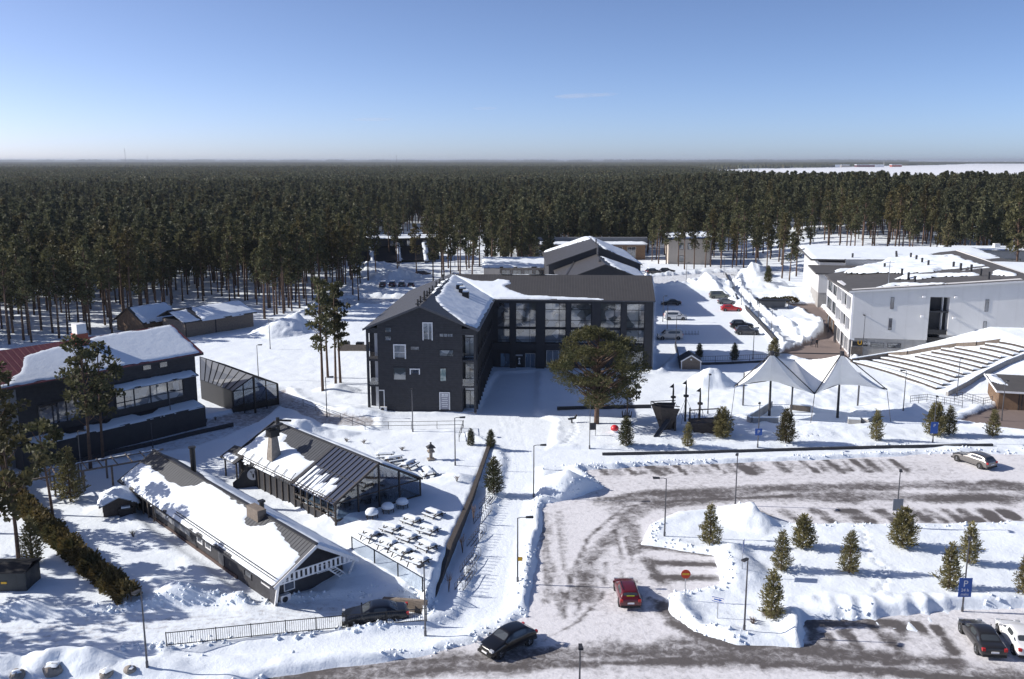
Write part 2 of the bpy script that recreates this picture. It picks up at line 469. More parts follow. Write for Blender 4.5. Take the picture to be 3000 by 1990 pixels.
PLOUGH = [(PATH, .07, .7, .10), (DRIVE, .06, .9, .14), (LANE, .05, .8, .22), (BARNSIDE, .10, .5, .12), (BACKLOT, .06, .6, .5), (BACKROAD, .05, .6, .7),
          (LEFTROAD, .05, .8, .7), (FARLOT, .05, .8, .5), (WETYARD, .03, .5, .5), (KIOSKYARD, .03, .6, .3), (STAGE, .04, .8, .2), (ROAD, -.10, .6, .13)]
# heaps of cleared snow: pixel, radius across, radius deep, height
PILES = [(1305, 1132, 3.2, 2.6, 1.9), (1248, 982, 2.2, 1.8, 1.5), (1640, 892, 3.4, 2.6, 2.6), (1735, 1205, 3.0, 3.0, 1.5), (1840, 1462, 1.1, 3.2, .8), (1700, 1330, 2.6, 3.2, .9),
         (1575, 1420, 1.2, 3.4, .5), (1640, 1470, 3.0, 1.2, .45), (660, 1010, 4.0, 2.0, 1.4), (720, 1010, 5.0, 2.2, 1.0), (640, 772, 5, 5, 2.2), (690, 765, 5, 4, 2.6), (780, 905, 3, 2.5, 1.0),
         (860, 630, 12, 7, 3.2), (910, 645, 9, 5, 2.8), (890, 668, 9, 3.5, 1.8), (830, 665, 6, 4, 1.5), (950, 660, 5, 3, 1.2), (1640, 665, 7, 6, 3.0), (1590, 662, 5, 4, 2.0), (1740, 640, 5, 6, 3.2), (1760, 660, 8, 6, 2.2), (1845, 760, 7, 7, 2.0), (1880, 775, 3.5, 4, 1.8),
         (1840, 690, 12, 8, 1.8), (1545, 650, 4, 5, 1.6), (200, 1540, 2.4, 1.5, 1.2), (30, 1545, 3, 1.6, .9), (120, 1550, 1.6, 1.2, .8), (320, 1555, 4, 1.4, .5), (420, 1385, 2.6, 2.0, 1.2), (360, 1360, 3, 2, .7), (560, 1395, 1.8, 1.0, .6), (60, 1415, 2, 1, .7),
         (810, 1335, 4, 3, .8), (905, 1365, 3, 2, .5), (730, 1180, 1.6, 1.2, 1.0), (770, 1215, 2.2, 1.2, .9), (700, 1165, 1.5, 1.0, .9), (690, 1055, 6, 3, .5), (1050, 1120, 2.6, 1.6, .7), (1110, 1010, 2, 2, .6), (1990, 905, 16, 6, .7), (1800, 925, 12, 5, .6),
         (2330, 1065, 2.2, 2.0, 1.0), (1690, 1285, 1.8, 2.2, .8), (2330, 1395, 7, 1.6, .35), (2050, 1400, 8, 1.8, .3), (820, 955, 5, 3, .6), (250, 1180, 2, 2, .4), (1470, 790 + 80, 2, 2, .4), (2080, 950, 7, 3, .8), (1900, 1000, 10, 2.5, .5)]
BARE = [(W(1638, 1256), .55), (W(1803, 1316), .5), (W(1960, 1322), .6), (W(1781, 1426), .8), (W(2190, 1357), .7), (W(2022, 1015), .6), (W(2160, 1004), .6), (W(2291, 1007), .7)]

def snow_top(x, y, fine=True):
    b = base(x, y)
    d = np.hypot(x, y)
    near = 1 - sstep(260, 420, d)
    s = .30 + .03 * near * fbm(x, y + 9, .8, 2) + .10 * fbm(x, y, 8.0, 3) + .05 * fbm(x + 50, y, 1.5, 2) * near
    dirt = np.zeros(x.shape)
    for px, py, rx, ry, h in PILES:
        cx, cy = W(px, py)
        m = (np.abs(x - cx) < rx * 1.7) & (np.abs(y - cy) < ry * 1.7)
        if not m.any(): continue
        xx, yy = x[m], y[m]
        r = np.hypot((xx - cx) / rx, (yy - cy) / ry) + .22 * fbm(xx + px, yy + py, 1.6, 3)
        s[m] += h * (np.clip(1.15 - r, 0, 1) ** .95 + .10 * fbm(xx, yy + 9, .9, 2) * np.clip(1.25 - r, 0, 1))
    for i, (poly, lev, soft, bank) in enumerate(PLOUGH):
        a = np.array(poly); lo = a.min(0) - 5; hi = a.max(0) + 5
        m = (x > lo[0]) & (x < hi[0]) & (y > lo[1]) & (y < hi[1])
        if not m.any(): continue
        xx, yy = x[m], y[m]
        sd = sdf(xx, yy, poly) + .35 * fbm(xx + 31 * i, yy, 2.4, 3)
        wv = sstep(-.15, soft, sd)
        bk = bank * np.exp(-((sd - .95) / .75) ** 2) * (.7 + .9 * np.clip(fbm(xx, yy + 77, 1.7, 3) + .4, 0, 2)) + .30 * bank * np.exp(-((sd - .9) / .9) ** 2) * fbm(xx + 7, yy, .8, 2)
        inside = lev + .025 * fbm(xx, yy, .9, 2) + .02 * fbm(xx, yy, 3.0, 2)
        s[m] = inside * (1 - wv) + (s[m] + bk) * wv
        if poly in (WETYARD, KIOSKYARD):
            dirt[m] = np.maximum(dirt[m], .85 * (1 - wv))
        elif poly is LANE:
            dirt[m] = np.maximum(dirt[m], (.22 + .20 * (xx > -42) * sstep(112, 118, yy)) * (1 - wv))
        elif poly in (BACKROAD, LEFTROAD):
            dirt[m] = np.maximum(dirt[m], .28 * (1 - wv))
        elif poly is DRIVE:
            dirt[m] = np.maximum(dirt[m], .12 * (1 - wv))
            for off in (0, 9, 22, 33):
                q = ldist(xx, yy, plg((-300, 1440 + off), (60, 1452 + off), (400, 1430 + off * .8), (700, 1408 + off * .6), (950, 1398 + off * .5)))
                g = np.exp(-(q / .22) ** 2); s[m] -= .05 * g; dirt[m] = np.maximum(dirt[m], .26 * g)
        elif poly is PATH:
            for off in (0, 14, 26, 40):
                q = ldist(xx, yy, plg((1075 + off * 1.5, 1470), (1118 + off * 1.4, 1300), (1165 + off, 1150), (1182 + off * .9, 1060), (1150 + off * 1.2, 965)))
                g = np.exp(-(q / .16) ** 2); s[m] -= .035 * g
    # snow melted round the young trees
    for (cx, cy), r in BARE:
        q = np.hypot(x - cx, y - cy)
        m = q < r * 2.5
        dirt[m] = np.maximum(dirt[m], .75 * (1 - sstep(r * .4, r * 1.3, q[m])))
    for px0, py0, px1, py1 in ((2035, 1398, 2050, 1440), (2058, 1395, 2075, 1445), (2110, 1390, 2128, 1450), (2150, 1388, 2172, 1440), (1985, 1400, 1992, 1432), (1930, 1392, 1945, 1426)):
        q = plg((px0, py0), (px1, py1)); m = ldist(x, y, q) < 1.6
        r = ldist(x[m], y[m], q); s[m] += .55 * (-.18 * np.exp(-(r / .4) ** 2) + .16 * np.exp(-((r - .75) / .3) ** 2)) * (1 + .5 * fbm(x[m], y[m], .8, 2))
    mm_ = (np.hypot((x - 24) / 16, (y - 64.5) / 2.6) < 1); s[mm_] += .12 * fbm(x[mm_], y[mm_], .9, 3)
    # a line of footprints across the snow between the two lots, and trodden tracks on the plaza
    for pts in (((1995, 1236), (1998, 1262), (2006, 1292), (2034, 1312), (2048, 1332), (2040, 1362), (2014, 1380)), ((1500, 1000), (1600, 1003), (1730, 1012), (1900, 1012)), ((1420, 1012), (1460, 1034), (1560, 1036)), ((1320, 960), (1330, 1000), (1300, 1034))):
        q = plg(*pts)
        for (ax, ay), (bx, by) in zip(q, q[1:]):
            n = int(math.hypot(bx - ax, by - ay) / .62) + 1
            for k in range(n):
                tx, ty = ax + (bx - ax) * k / n, ay + (by - ay) * k / n
                nx_, ny_ = -(by - ay), (bx - ax); l_ = math.hypot(nx_, ny_); o = .16 * (1 if k % 2 else -1)
                tx += nx_ / l_ * o; ty += ny_ / l_ * o
                m = (np.abs(x - tx) < .8) & (np.abs(y - ty) < .8)
                r = np.hypot(x[m] - tx, y[m] - ty)
                s[m] += -.22 * np.exp(-(r / .22) ** 2) + .05 * np.exp(-((r - .42) / .15) ** 2)
    return b + s, dirt

def axis_x():
    xs = list(np.concatenate([np.arange(-72, -48, .42), np.arange(-48, 56, .30), np.arange(56, 84, .42)]))
    st = .42; x = xs[-1]
    while x < 9000:
        st *= 1.045; x += st; xs.append(x)
    st = .42; x = xs[0]; l = []
    while x > -9000:
        st *= 1.045; x -= st; l.append(x)
    return np.array(l[::-1] + xs)

def axis_y():
    ys = []; y = 46.0; st = .28
    while y < 120000:
        ys.append(y)
        if y > 100: st = .28 * (y / 100) ** 1.35 if y < 400 else st * 1.09
        y += st
    return np.array(ys)

AX, AY = axis_x(), axis_y()
GX, GY = np.meshgrid(AX, AY)
GZ, GD = snow_top(GX, GY)
GZ[GY > 1200] = np.minimum(GZ[GY > 1200], .4)
nx, ny = len(AX), len(AY)
idx = np.arange(nx * ny).reshape(ny, nx)
F = np.stack([idx[:-1, :-1], idx[:-1, 1:], idx[1:, 1:], idx[1:, :-1]], -1).reshape(-1, 4)
gme = np_mesh('ground', np.stack([GX, GY, GZ], -1).reshape(-1, 3), F, M['snow'], True)
at = gme.attributes.new('dirt', 'FLOAT', 'POINT'); at.data.foreach_set('value', GD.ravel().astype(np.float32))
tag(link('ground', gme), kind='structure')

def gz(x, y):
    """snow surface height at a point"""
    i = int(np.clip(np.searchsorted(AX, x) - 1, 0, nx - 2)); j = int(np.clip(np.searchsorted(AY, y) - 1, 0, ny - 2))
    fx = (x - AX[i]) / (AX[i + 1] - AX[i]); fy = (y - AY[j]) / (AY[j + 1] - AY[j])
    z = GZ[j, i] * (1 - fx) * (1 - fy) + GZ[j, i + 1] * fx * (1 - fy) + GZ[j + 1, i] * (1 - fx) * fy + GZ[j + 1, i + 1] * fx * fy
    return float(z)

def G(px, py, sink=0.0):
    """pixel -> point on the snow"""
    z = 0.0
    for _ in range(12):
        x, y = W(px, py, z)
        z = .5 * z + .5 * gz(x, y)
    x, y = W(px, py, z)
    return (x, y, z - sink)

# ------------------------------------------------------------------ road and car parks: one sheet just above the scraped ground
def road_dirt(x, y):
    d = np.full(x.shape, .17) + .15 * fbm(x, y, 9, 3)
    def band(pts, wd, st, streak=0):
        nonlocal d
        q = ldist(x, y, plg(*pts))
        e = st * (1 - sstep(wd * .25, wd * 1.45, q + .55 * wd * fbm(x + 40 * wd, y, 2.2, 3)))
        d = np.maximum(d, e * (.80 + .50 * fbm(x * .45, y * 1.3 + 20 * wd, 2.2, 4)))
    band(((600, 1590), (900, 1562), (1150, 1528), (1400, 1510), (1700, 1508), (2000, 1532), (2400, 1580)), 2.3, .62)
    band(((1000, 1548), (1300, 1534), (1700, 1527), (2000, 1548), (2400, 1590)), .55, .92)
    band(((700, 1556), (1000, 1528), (1150, 1512)), .7, .66)
    band(((1544, 1404), (1575, 1445), (1640, 1478), (1760, 1496), (1900, 1508), (2200, 1530)), 1.1, .8)
    band(((1400, 1158), (1560, 1142), (1800, 1130), (2100, 1122), (2420, 1128)), 2.0, .66)
    band(((1500, 1160), (1700, 1150), (2000, 1146), (2420, 1152)), 2.0, .66)
    band(((1555, 1158), (1700, 1151), (1830, 1146)), .4, .85)
    band(((1480, 1175), (1440, 1205), (1400, 1250), (1350, 1310), (1330, 1380)), 1.3, .56)
    band(((1260, 1185), (1258, 1250), (1268, 1330), (1262, 1390)), .6, .52)
    band(((1290, 1180), (1300, 1290), (1292, 1420)), .4, .44)
    band(((1420, 1180), (1462, 1215), (1466, 1275)), 1.0, .56)
    band(((1356, 1340), (1352, 1385)), 1.1, .62)
    for q in ((1480, 1262, 1640, 1280, .82), (1500, 1300, 1650, 1304, .85), (1510, 1332, 1652, 1336, .8), (1490, 1290, 1530, 1345, .68)):
        band(((q[0], q[1]), (q[2], q[3])), .75, q[4])
    # bays along the far row, bare in oblique streaks
    for k in range(24):
        px = 1372 + k * 30
        if 1730 < px < 1790 and k % 2: continue
        s = (.66, .52, .78, .60, .86, .70, .84)[k % 7] * (1.05 if px > 1600 else .9); j = 6 * math.sin(k * 2.7)
        band(((px + j, 1072 + .4 * j - (px - 1372) * .012), (px + 30 - j, 1096 - .3 * j - (px - 1372) * .012)), .65 + .25 * math.sin(k * 1.9), s)
    # bays of the near row: each parked car left a dark oblong
    for px, s in ((1765, .55), (1830, .45), (1905, .55), (1965, .62), (1990, .74), (2055, .82), (2130, .82), (2165, .6), (2205, .84), (2240, .84), (2290, .85), (2340, .88), (2420, .85)):
        band(((px - 22, 1180), (px + 18, 1206)), .85, s + .12)
    band(((1862, 1436), (1990, 1438), (2060, 1440)), .9, .86)
    for px, py, qx, qy, s in ((1870, 1440, 1880, 1480, .5), (1905, 1468, 1925, 1500, .6), (1950, 1460, 1985, 1500, .62), (2010, 1440, 2060, 1490, .6), (2070, 1440, 2090, 1470, .6), (2112, 1440, 2136, 1462, .65), (2160, 1450, 2205, 1510, .7), (2060, 1470, 2075, 1500, .5), (1890, 1490, 1960, 1494, .45)):
        band(((px, py), (qx, qy)), .5, s + .22)
    for pts in (((1330, 1420), (1350, 1330), (1400, 1240), (1480, 1180), (1600, 1160)), ((1300, 1430), (1318, 1330), (1360, 1240), (1440, 1172), (1580, 1146)), ((1460, 1440), (1440, 1330), (1420, 1230), (1440, 1180)), ((1480, 1430), (1462, 1330), (1444, 1240)), ((1250, 1480), (1330, 1440), (1390, 1380), (1400, 1300)), ((1500, 1380), (1560, 1450), (1640, 1500), (1760, 1530)), ((1240, 1500), (1500, 1488), (1620, 1484))):
        band(pts, .24, .60)
    return d

a = np.array(ROAD); lo, hi = a.min(0) - 1, a.max(0) + 1
rxs = np.arange(max(lo[0], -60), min(hi[0], 110), .4); rys = np.arange(max(lo[1], 44), hi[1], .4)
RX, RY = np.meshgrid(rxs, rys)
keep = sdf(RX, RY, ROAD) < .75
ix = np.arange(RX.size).reshape(RX.shape)
fk = keep[:-1, :-1] & keep[1:, 1:] & keep[:-1, 1:] & keep[1:, :-1]
F = np.stack([ix[:-1, :-1], ix[:-1, 1:], ix[1:, 1:], ix[1:, :-1]], -1)[fk]
V = np.stack([RX, RY, .03 + .02 * fbm(RX, RY, 2.0, 3)], -1).reshape(-1, 3)
used = np.unique(F); mp_ = np.zeros(len(V), int); mp_[used] = np.arange(len(used))
M['road'] = snowmat('packed_snow_road', (.73, .722, .745), ((18, .02), (2.5, .07)), dirt=(.110, .100, .099))
rme = np_mesh('road', V[used], mp_[F], M['road'], True)
at = rme.attributes.new('dirt', 'FLOAT', 'POINT'); at.data.foreach_set('value', road_dirt(V[used, 0], V[used, 1]).astype(np.float32))
tag(link('road', rme), kind='structure')

# ------------------------------------------------------------------ frozen sea beyond the trees on the right
M['ice'] = snowmat('sea_ice_snow', (.84, .86, .90), ((.05, .5), (.008, 2.0)))
SEA = [W(1590, 397), W(1700, 391.5), W(1860, 388.6), W(2000, 384.5), W(2156, 382), W(2240, 378.5), W(2700, 378.8), (9000, 7000), (9000, 700), W(2900, 466), W(2364, 466), W(2200, 464), W(1960, 452), W(1800, 436), W(1660, 416), W(1605, 402)]
m = MB(); m.add([(x, y, .75) for x, y in SEA], [tuple(range(len(SEA)))])
tag(m.build('sea_ice', M['ice']), kind='structure')
OPEN_SEA = [W(1955, 371.6), W(1985, 373.6), W(2080, 375.0), W(2160, 376.6), W(2300, 376.4), W(2700, 376.4), (160000, 150000), (36000, 150000)]
m = MB(); m.add([(x, y, .75) for x, y in OPEN_SEA], [tuple(range(len(OPEN_SEA)))])
tag(m.build('sea_ice', M['ice']), kind='structure')
# ------------------------------------------------------------------ trees
def tufts(C, out, L, Wd, rs, droop=0.0, jit=.9):
    """one small needle-spray quad per centre C, pointing roughly along out"""
    n = len(C)
    dr = out + rs.normal(0, jit * .5, (n, 3)); dr[:, 2] -= droop
    dr /= np.linalg.norm(dr, axis=1, keepdims=True) + 1e-9
    a = rs.normal(0, 1, (n, 3)); sd = np.cross(dr, a); sd /= np.linalg.norm(sd, axis=1, keepdims=True) + 1e-9
    L = (L * rs.uniform(.7, 1.3, n))[:, None]; Wd = (Wd * rs.uniform(.7, 1.3, n))[:, None]
    p0 = C - sd * Wd * .35; p1 = C + sd * Wd * .35; p2 = C + dr * L + sd * Wd * .5; p3 = C + dr * L - sd * Wd * .5
    V = np.stack([p0, p1, p2, p3], 1).reshape(-1, 3)
    return V, np.arange(4 * n).reshape(n, 4)

def pine_parts(seed, h=18, bare=.55, rad=2.1, clumps=34, per=26, size=.55, lean=.02, limbs=True, flat=.55, top_round=.7, n_side=6, cs=.30, tk=1.0, wr=.62):
    """Scots pine: bare tapering trunk, crooked limbs, needle masses in separate clumps -> (crown V,F), trunk MB"""
    rs = np.random.RandomState(seed)
    tr = MB()
    la = rs.uniform(0, 6.28); lx, ly = math.cos(la) * lean * h, math.sin(la) * lean * h
    axis = lambda t: np.array([lx * t * t + .12 * math.sin(3 * t + seed), ly * t * t + .12 * math.cos(2.3 * t + seed), t * h])
    r0 = (.011 * h + .03) * tk
    ts = np.linspace(0, .97, 7)
    off = axis(0); off[2] = 0
    tr.tube([axis(t) - off for t in ts], [r0 * (1 - .82 * t) + .015 for t in ts], n_side)
    CV, CF, nb = [], [], 0
    for k in range(clumps):
        t = bare + (1 - bare) * ((k + rs.uniform(0, 1)) / clumps)
        u = (t - bare) / (1 - bare)
        prof = (.55 + .75 * u if u < .45 else .9 * (1 - ((u - .45) / .58) ** 2) ** top_round if u < 1.02 else .1)
        rr = rad * max(.12, prof) * math.sqrt(rs.uniform(.12, 1.15))
        an = rs.uniform(0, 6.28)
        c0 = axis(t) - off
        c = c0 + np.array([math.cos(an) * rr, math.sin(an) * rr, rs.uniform(-.3, .5) + .10 * rr])
        if limbs and rr > .6:
            st = axis(max(bare - .06, t - .06 - .03 * rr)) - off
            mid = (st + c) / 2 + np.array([0, 0, -.15])
            tr.tube([st, mid, c], [(.02 + .018 * rr) * tk, .03 * tk, .015], 4, False)
        s = rad * cs * rs.uniform(.7, 1.3) * (1.15 - .4 * u)
        q = rs.normal(0, 1, (per, 3)); q /= np.linalg.norm(q, axis=1, keepdims=True); q *= rs.uniform(.35, 1, (per, 1)) ** .5
        q *= np.array([s, s, s * flat])
        V, F_ = tufts(c + q, q / s + np.array([0, 0, .35]), size, size * wr, rs)
        CV.append(V); CF.append(F_ + nb); nb += len(V)
    return np.concatenate(CV), np.concatenate(CF), tr

def tree_meshes(name, mat, *a, **k):
    V, F_, tr = pine_parts(*a, **k)
    return np_mesh(name + '_crown', V, F_, mat), tr.mesh(name + '_trunk', M['bark'], True)

PINES = [tree_meshes('pine', M['needle'], 11 + i, h=(17.5, 16, 18.5, 15.5, 17)[i], bare=(.52, .46, .56, .44, .36)[i], rad=(1.75, 2.0, 1.6, 1.8, 2.1)[i], clumps=(30, 34, 28, 32, 38)[i], per=28, size=.46, top_round=1.15, flat=.75) for i in range(5)]

def place_tree(meshes, name, label, cat, loc, sc=1.0, rz=0.0, group=None, sz=None):
    t = thing(name, label, cat, loc, rz, group)
    t.scale = (sc, sc, sz or sc)
    link('trunk', meshes[1], t); link('crown', meshes[0], t)
    return t

def scatter(poly, gap, seed, nmax, taken=[]):
    rs = random.Random(seed)
    a = np.array(poly); lo = a.min(0); hi = a.max(0)
    pts = []
    for _ in range(nmax * 60):
        x = rs.uniform(lo[0], hi[0]); y = rs.uniform(lo[1], hi[1])
        if float(sdf(np.array([x]), np.array([y]), poly)[0]) > 0: continue
        if all((x - p[0]) ** 2 + (y - p[1]) ** 2 > gap * gap for p in pts) and all((x - p[0]) ** 2 + (y - p[1]) ** 2 > gap * gap for p in taken):
            pts.append((x, y))
            if len(pts) >= nmax: break
    return pts

LEFT_BELT = plg((-300, 815), (0, 800), (170, 790), (330, 772), (345, 745), (440, 706), (590, 700), (610, 742), (690, 722), (720, 690), (790, 668), (826, 640), (815, 632), (700, 655), (600, 665), (450, 676), (250, 696), (0, 712), (-300, 722))
MID_BELT = plg((835, 622), (1000, 612), (1130, 612), (1135, 570), (1250, 552), (1000, 538), (840, 545), (800, 575))
MID_RIGHT = plg((1440, 560), (1540, 560), (1545, 612), (1500, 618), (1490, 575))
RIGHT_BELT = plg((1650, 592), (1790, 600), (1880, 606), (1990, 622), (2160, 630), (2160, 596), (1900, 572), (1640, 560))
RIGHT_FEW = plg((1700, 618), (1870, 622), (1880, 600), (1690, 598))
ALL_PTS = []
def belt(poly, gap, seed, n, label, group, smin=.85, smax=1.12, tops=None):
    for i, (x, y) in enumerate(scatter(poly, gap, seed, n, ALL_PTS)):
        ALL_PTS.append((x, y))
        r_ = random.Random(seed * 1000 + i)
        place_tree(PINES[r_.randrange(5)], 'pine_tree', label, 'pine tree', (x, y, gz(x, y) - .15), r_.uniform(smin, smax), r_.uniform(0, 6.28), group)
belt(LEFT_BELT, 3.4, 1, 176, 'tall pine with a bare dark trunk at the forest edge behind the red-roofed building', 'pines of the left forest edge')
belt(MID_BELT, 4.4, 2, 42, 'tall pine standing round the black terraced house with sloping white roof strips', 'pines round the black terraced house')
belt(MID_RIGHT, 5.5, 3, 10, 'pine between the dark gabled house and the beige two-storey block', 'pines beside the beige block')
belt(RIGHT_BELT, 5.0, 4, 34, 'sunlit pine at the foot of the forest left of the white building', 'pines of the right forest edge', 1.0, 1.32)
belt(plg((1010, 645), (1275, 645), (1275, 618), (1130, 616), (1010, 622)), 4.5, 6, 14, 'pine standing between the hotel roof and the beige lodge', 'pines before the beige lodge', .95, 1.15)
belt(RIGHT_FEW, 7.0, 5, 9, 'tall pine with a bare trunk by the road behind the car park', 'pines by the back road')

for i, (px, py) in enumerate(((612, 740), (634, 731), (655, 727), (674, 720), (692, 714), (708, 708), (722, 696), (738, 690), (752, 682), (768, 678), (782, 673), (798, 666), (566, 697), (590, 694), (620, 714), (646, 708), (668, 702), (702, 692))):
    x, y = W(px, py); place_tree(PINES[i % 5], 'pine_tree', 'tall pine at the tip of the left wood, between timber shed and hotel', 'pine tree', (x, y, gz(x, y) - .15), .9 + .05 * (i * 7 % 5), i * 1.7, 'pines at the tip of the left wood'); ALL_PTS.append((x, y))
for i, (px, py, sc) in enumerate(((850, 652, 1.0), (868, 640, .95), (918, 634, .9), (962, 642, .95), (1000, 650, 1.0), (1020, 642, 1.05), (1040, 650, .95), (1062, 656, 1.0), (1090, 648, 1.1), (832, 668, .9), (815, 690, 1.0), (828, 694, .85))):
    x, y = W(px, py); place_tree(PINES[i % 5], 'pine_tree', 'tall pine standing in the open snow in front of the black terraced house', 'pine tree', (x, y, gz(x, y) - .15), sc, i * 1.9, 'pines before the black terraced house'); ALL_PTS.append((x, y))
for i, (px, py, sc) in enumerate(((1805, 645, 1.0), (1822, 651, .9), (1838, 641, 1.05), (1770, 630, .95), (1745, 628, 1.0), (1716, 626, 1.1), (1690, 624, .95), (1664, 622, 1.0), (1640, 618, 1.05), (1566, 617, 1.05), (1580, 624, .95), (1602, 623, 1.0), (1628, 620, .9), (1520, 612, 1.0), (1505, 606, .9))):
    x, y = W(px, py); place_tree(PINES[(i + 2) % 5], 'pine_tree', 'tall pine along the road between the beige block and the rear white wing', 'pine tree', (x, y, gz(x, y) - .15), sc, i * 2.3, 'pines along the back road'); ALL_PTS.append((x, y))

# ------------------------------------------------------------------ the far wood: one mass, instanced with geometry nodes
def proto(name, parts, mats):
    V, F_, mi, nb = [], [], [], 0
    for (v, f), k in parts:
        V.append(np.asarray(v)); F_.append(np.asarray(f) + nb); mi.append(np.full(len(f), k)); nb += len(v)
    me = np_mesh(name, np.concatenate(V), np.concatenate(F_), mats, False, None, np.concatenate(mi))
    return bpy.data.objects.new(name, me)

def quads_only(mb): 
    f = [q for q in mb.f if len(q) == 4]
    return mb.v, f

pc = bpy.data.collections.new('pine_kinds')
for i in range(6):
    V, F_, tr = pine_parts(40 + i, h=16 + (i * 37 % 5) * .7, bare=(.42, .32, .46, .30, .38, .22)[i], rad=(1.7, 2.0, 1.5, 1.9, 1.7, 1.5)[i], clumps=30, per=22, size=.62, limbs=False, n_side=4, top_round=(1.2, .9, 1.4, 1.1, 1.3, 1.5)[i], flat=.85)
    pc.objects.link(proto('pine_kind_%d' % i, [((V, F_), 0), (quads_only(tr), 1)], [M['needle_far'], M['bark']]))
fc = bpy.data.collections.new('pine_clump_kinds')
for i in range(4):
    rs = np.random.RandomState(70 + i)
    parts = []
    for k in range(7):
        h = rs.uniform(11, 19)
        V, F_, tr = pine_parts(100 + i * 10 + k, h=h, bare=.3, rad=2.0, clumps=11, per=7, size=1.4, top_round=1.3, flat=1.0, limbs=False, n_side=3)
        V = V + np.array([rs.uniform(-7, 7), rs.uniform(-7, 7), 0])
        parts.append(((V, F_), 0))
    fc.objects.link(proto('pine_clump_%d' % i, parts, [M['needle_far']]))
tc_ = bpy.data.collections.new('pine_tract_kinds')
for i in range(4):
    rs = np.random.RandomState(90 + i); Vs = []
    n = 90
    C = np.stack([rs.uniform(-48, 48, n), rs.uniform(-48, 48, n), np.zeros(n)], 1)
    hh = rs.uniform(11, 18, n)
    rr = rs.uniform(2.6, 5.2, n)
    V = []; F_ = []
    for k in range(n):
        b = len(V); x, y, _ = C[k]
        a0 = rs.uniform(0, 6)
        for q in range(4): V.append((x + math.cos(a0 + q * 1.571) * rr[k], y + math.sin(a0 + q * 1.571) * rr[k], 3.0))
        for q in range(4): V.append((x + math.cos(a0 + q * 1.571) * rr[k] * .45, y + math.sin(a0 + q * 1.571) * rr[k] * .45, hh[k] * rs.uniform(.85, 1)))
        F_ += [(b, b + 1, b + 5, b + 4), (b + 1, b + 2, b + 6, b + 5), (b + 2, b + 3, b + 7, b + 6), (b + 3, b, b + 4, b + 7), (b + 4, b + 5, b + 6, b + 7)]
    tc_.objects.link(proto('pine_tract_%d' % i, [((np.array(V), np.array(F_)), 0)], [M['needle_far']]))

# where the wood stands: beyond these lines and outside sea and clearings
NEAR_EDGE = plg((-700, 845), (0, 800), (170, 790), (330, 772), (345, 745), (440, 702), (590, 698), (612, 742), (690, 720), (720, 690), (790, 668), (826, 640), (835, 612), (1000, 606), (1020, 625), (1135, 630), (1140, 648), (1262, 648), (1290, 600), (1490, 596), (1530, 576), (1545, 596), (1660, 602), (1880, 606), (1990, 622), (2170, 630), (2180, 652), (2420, 660), (2500, 690), (2700, 760), (2900, 1200), (-1500, 1500))
HOLES = [plg((835, 612), (1000, 606), (1000, 552), (900, 545), (830, 555)), [(-12, 250), (19, 250), (19, 275), (-12, 275)], [(-1, 312), (48, 312), (48, 332), (-1, 332)], [(5, 195), (37, 195), (37, 262), (5, 262)],
         [(47, 290), (70, 286), (72, 322), (47, 326)], plg((1045, 600), (1105, 604), (1108, 560), (1060, 556)), plg((2180, 655), (2440, 660), (2440, 622), (2180, 622)), plg((1050, 408), (1068, 412), (1088, 401), (1075, 399)), plg((470, 416), (495, 416), (495, 413), (470, 413)),
         plg((640, 433), (668, 433), (668, 429), (640, 429)), plg((930, 545), (985, 545), (990, 520), (960, 520)), plg((2120, 575), (2300, 560), (2310, 545), (2200, 552))]
TAKEN = np.array(ALL_PTS)

def stand(d0, d1, gap, seed, amin=59, amax=121):
    rs = np.random.RandomState(seed)
    xs = np.arange(-d1, d1, gap); ys = np.arange(20, d1, gap)
    X, Y = np.meshgrid(xs, ys)
    X = X + rs.uniform(-.48, .48, X.shape) * gap; Y = Y + rs.uniform(-.48, .48, Y.shape) * gap
    d_ = np.hypot(X, Y); an = np.degrees(np.arctan2(Y, X))
    k = (d_ > d0) & (d_ <= d1) & (an > amin - 8) & (an < amax + 8)
    X, Y = X[k], Y[k]
    s = sdf(X, Y, NEAR_EDGE)
    k = (s > 0) & (sdf(X, Y, SEA) > 0) & (sdf(X, Y, OPEN_SEA) > 0)
    for hpoly in HOLES: k &= sdf(X, Y, hpoly) > 0
    X, Y = X[k], Y[k]
    # thin out where the wood is open
    op = fbm(X, Y, max(26, gap * 3), 2)
    k = op < .55
    return X[k], Y[k]

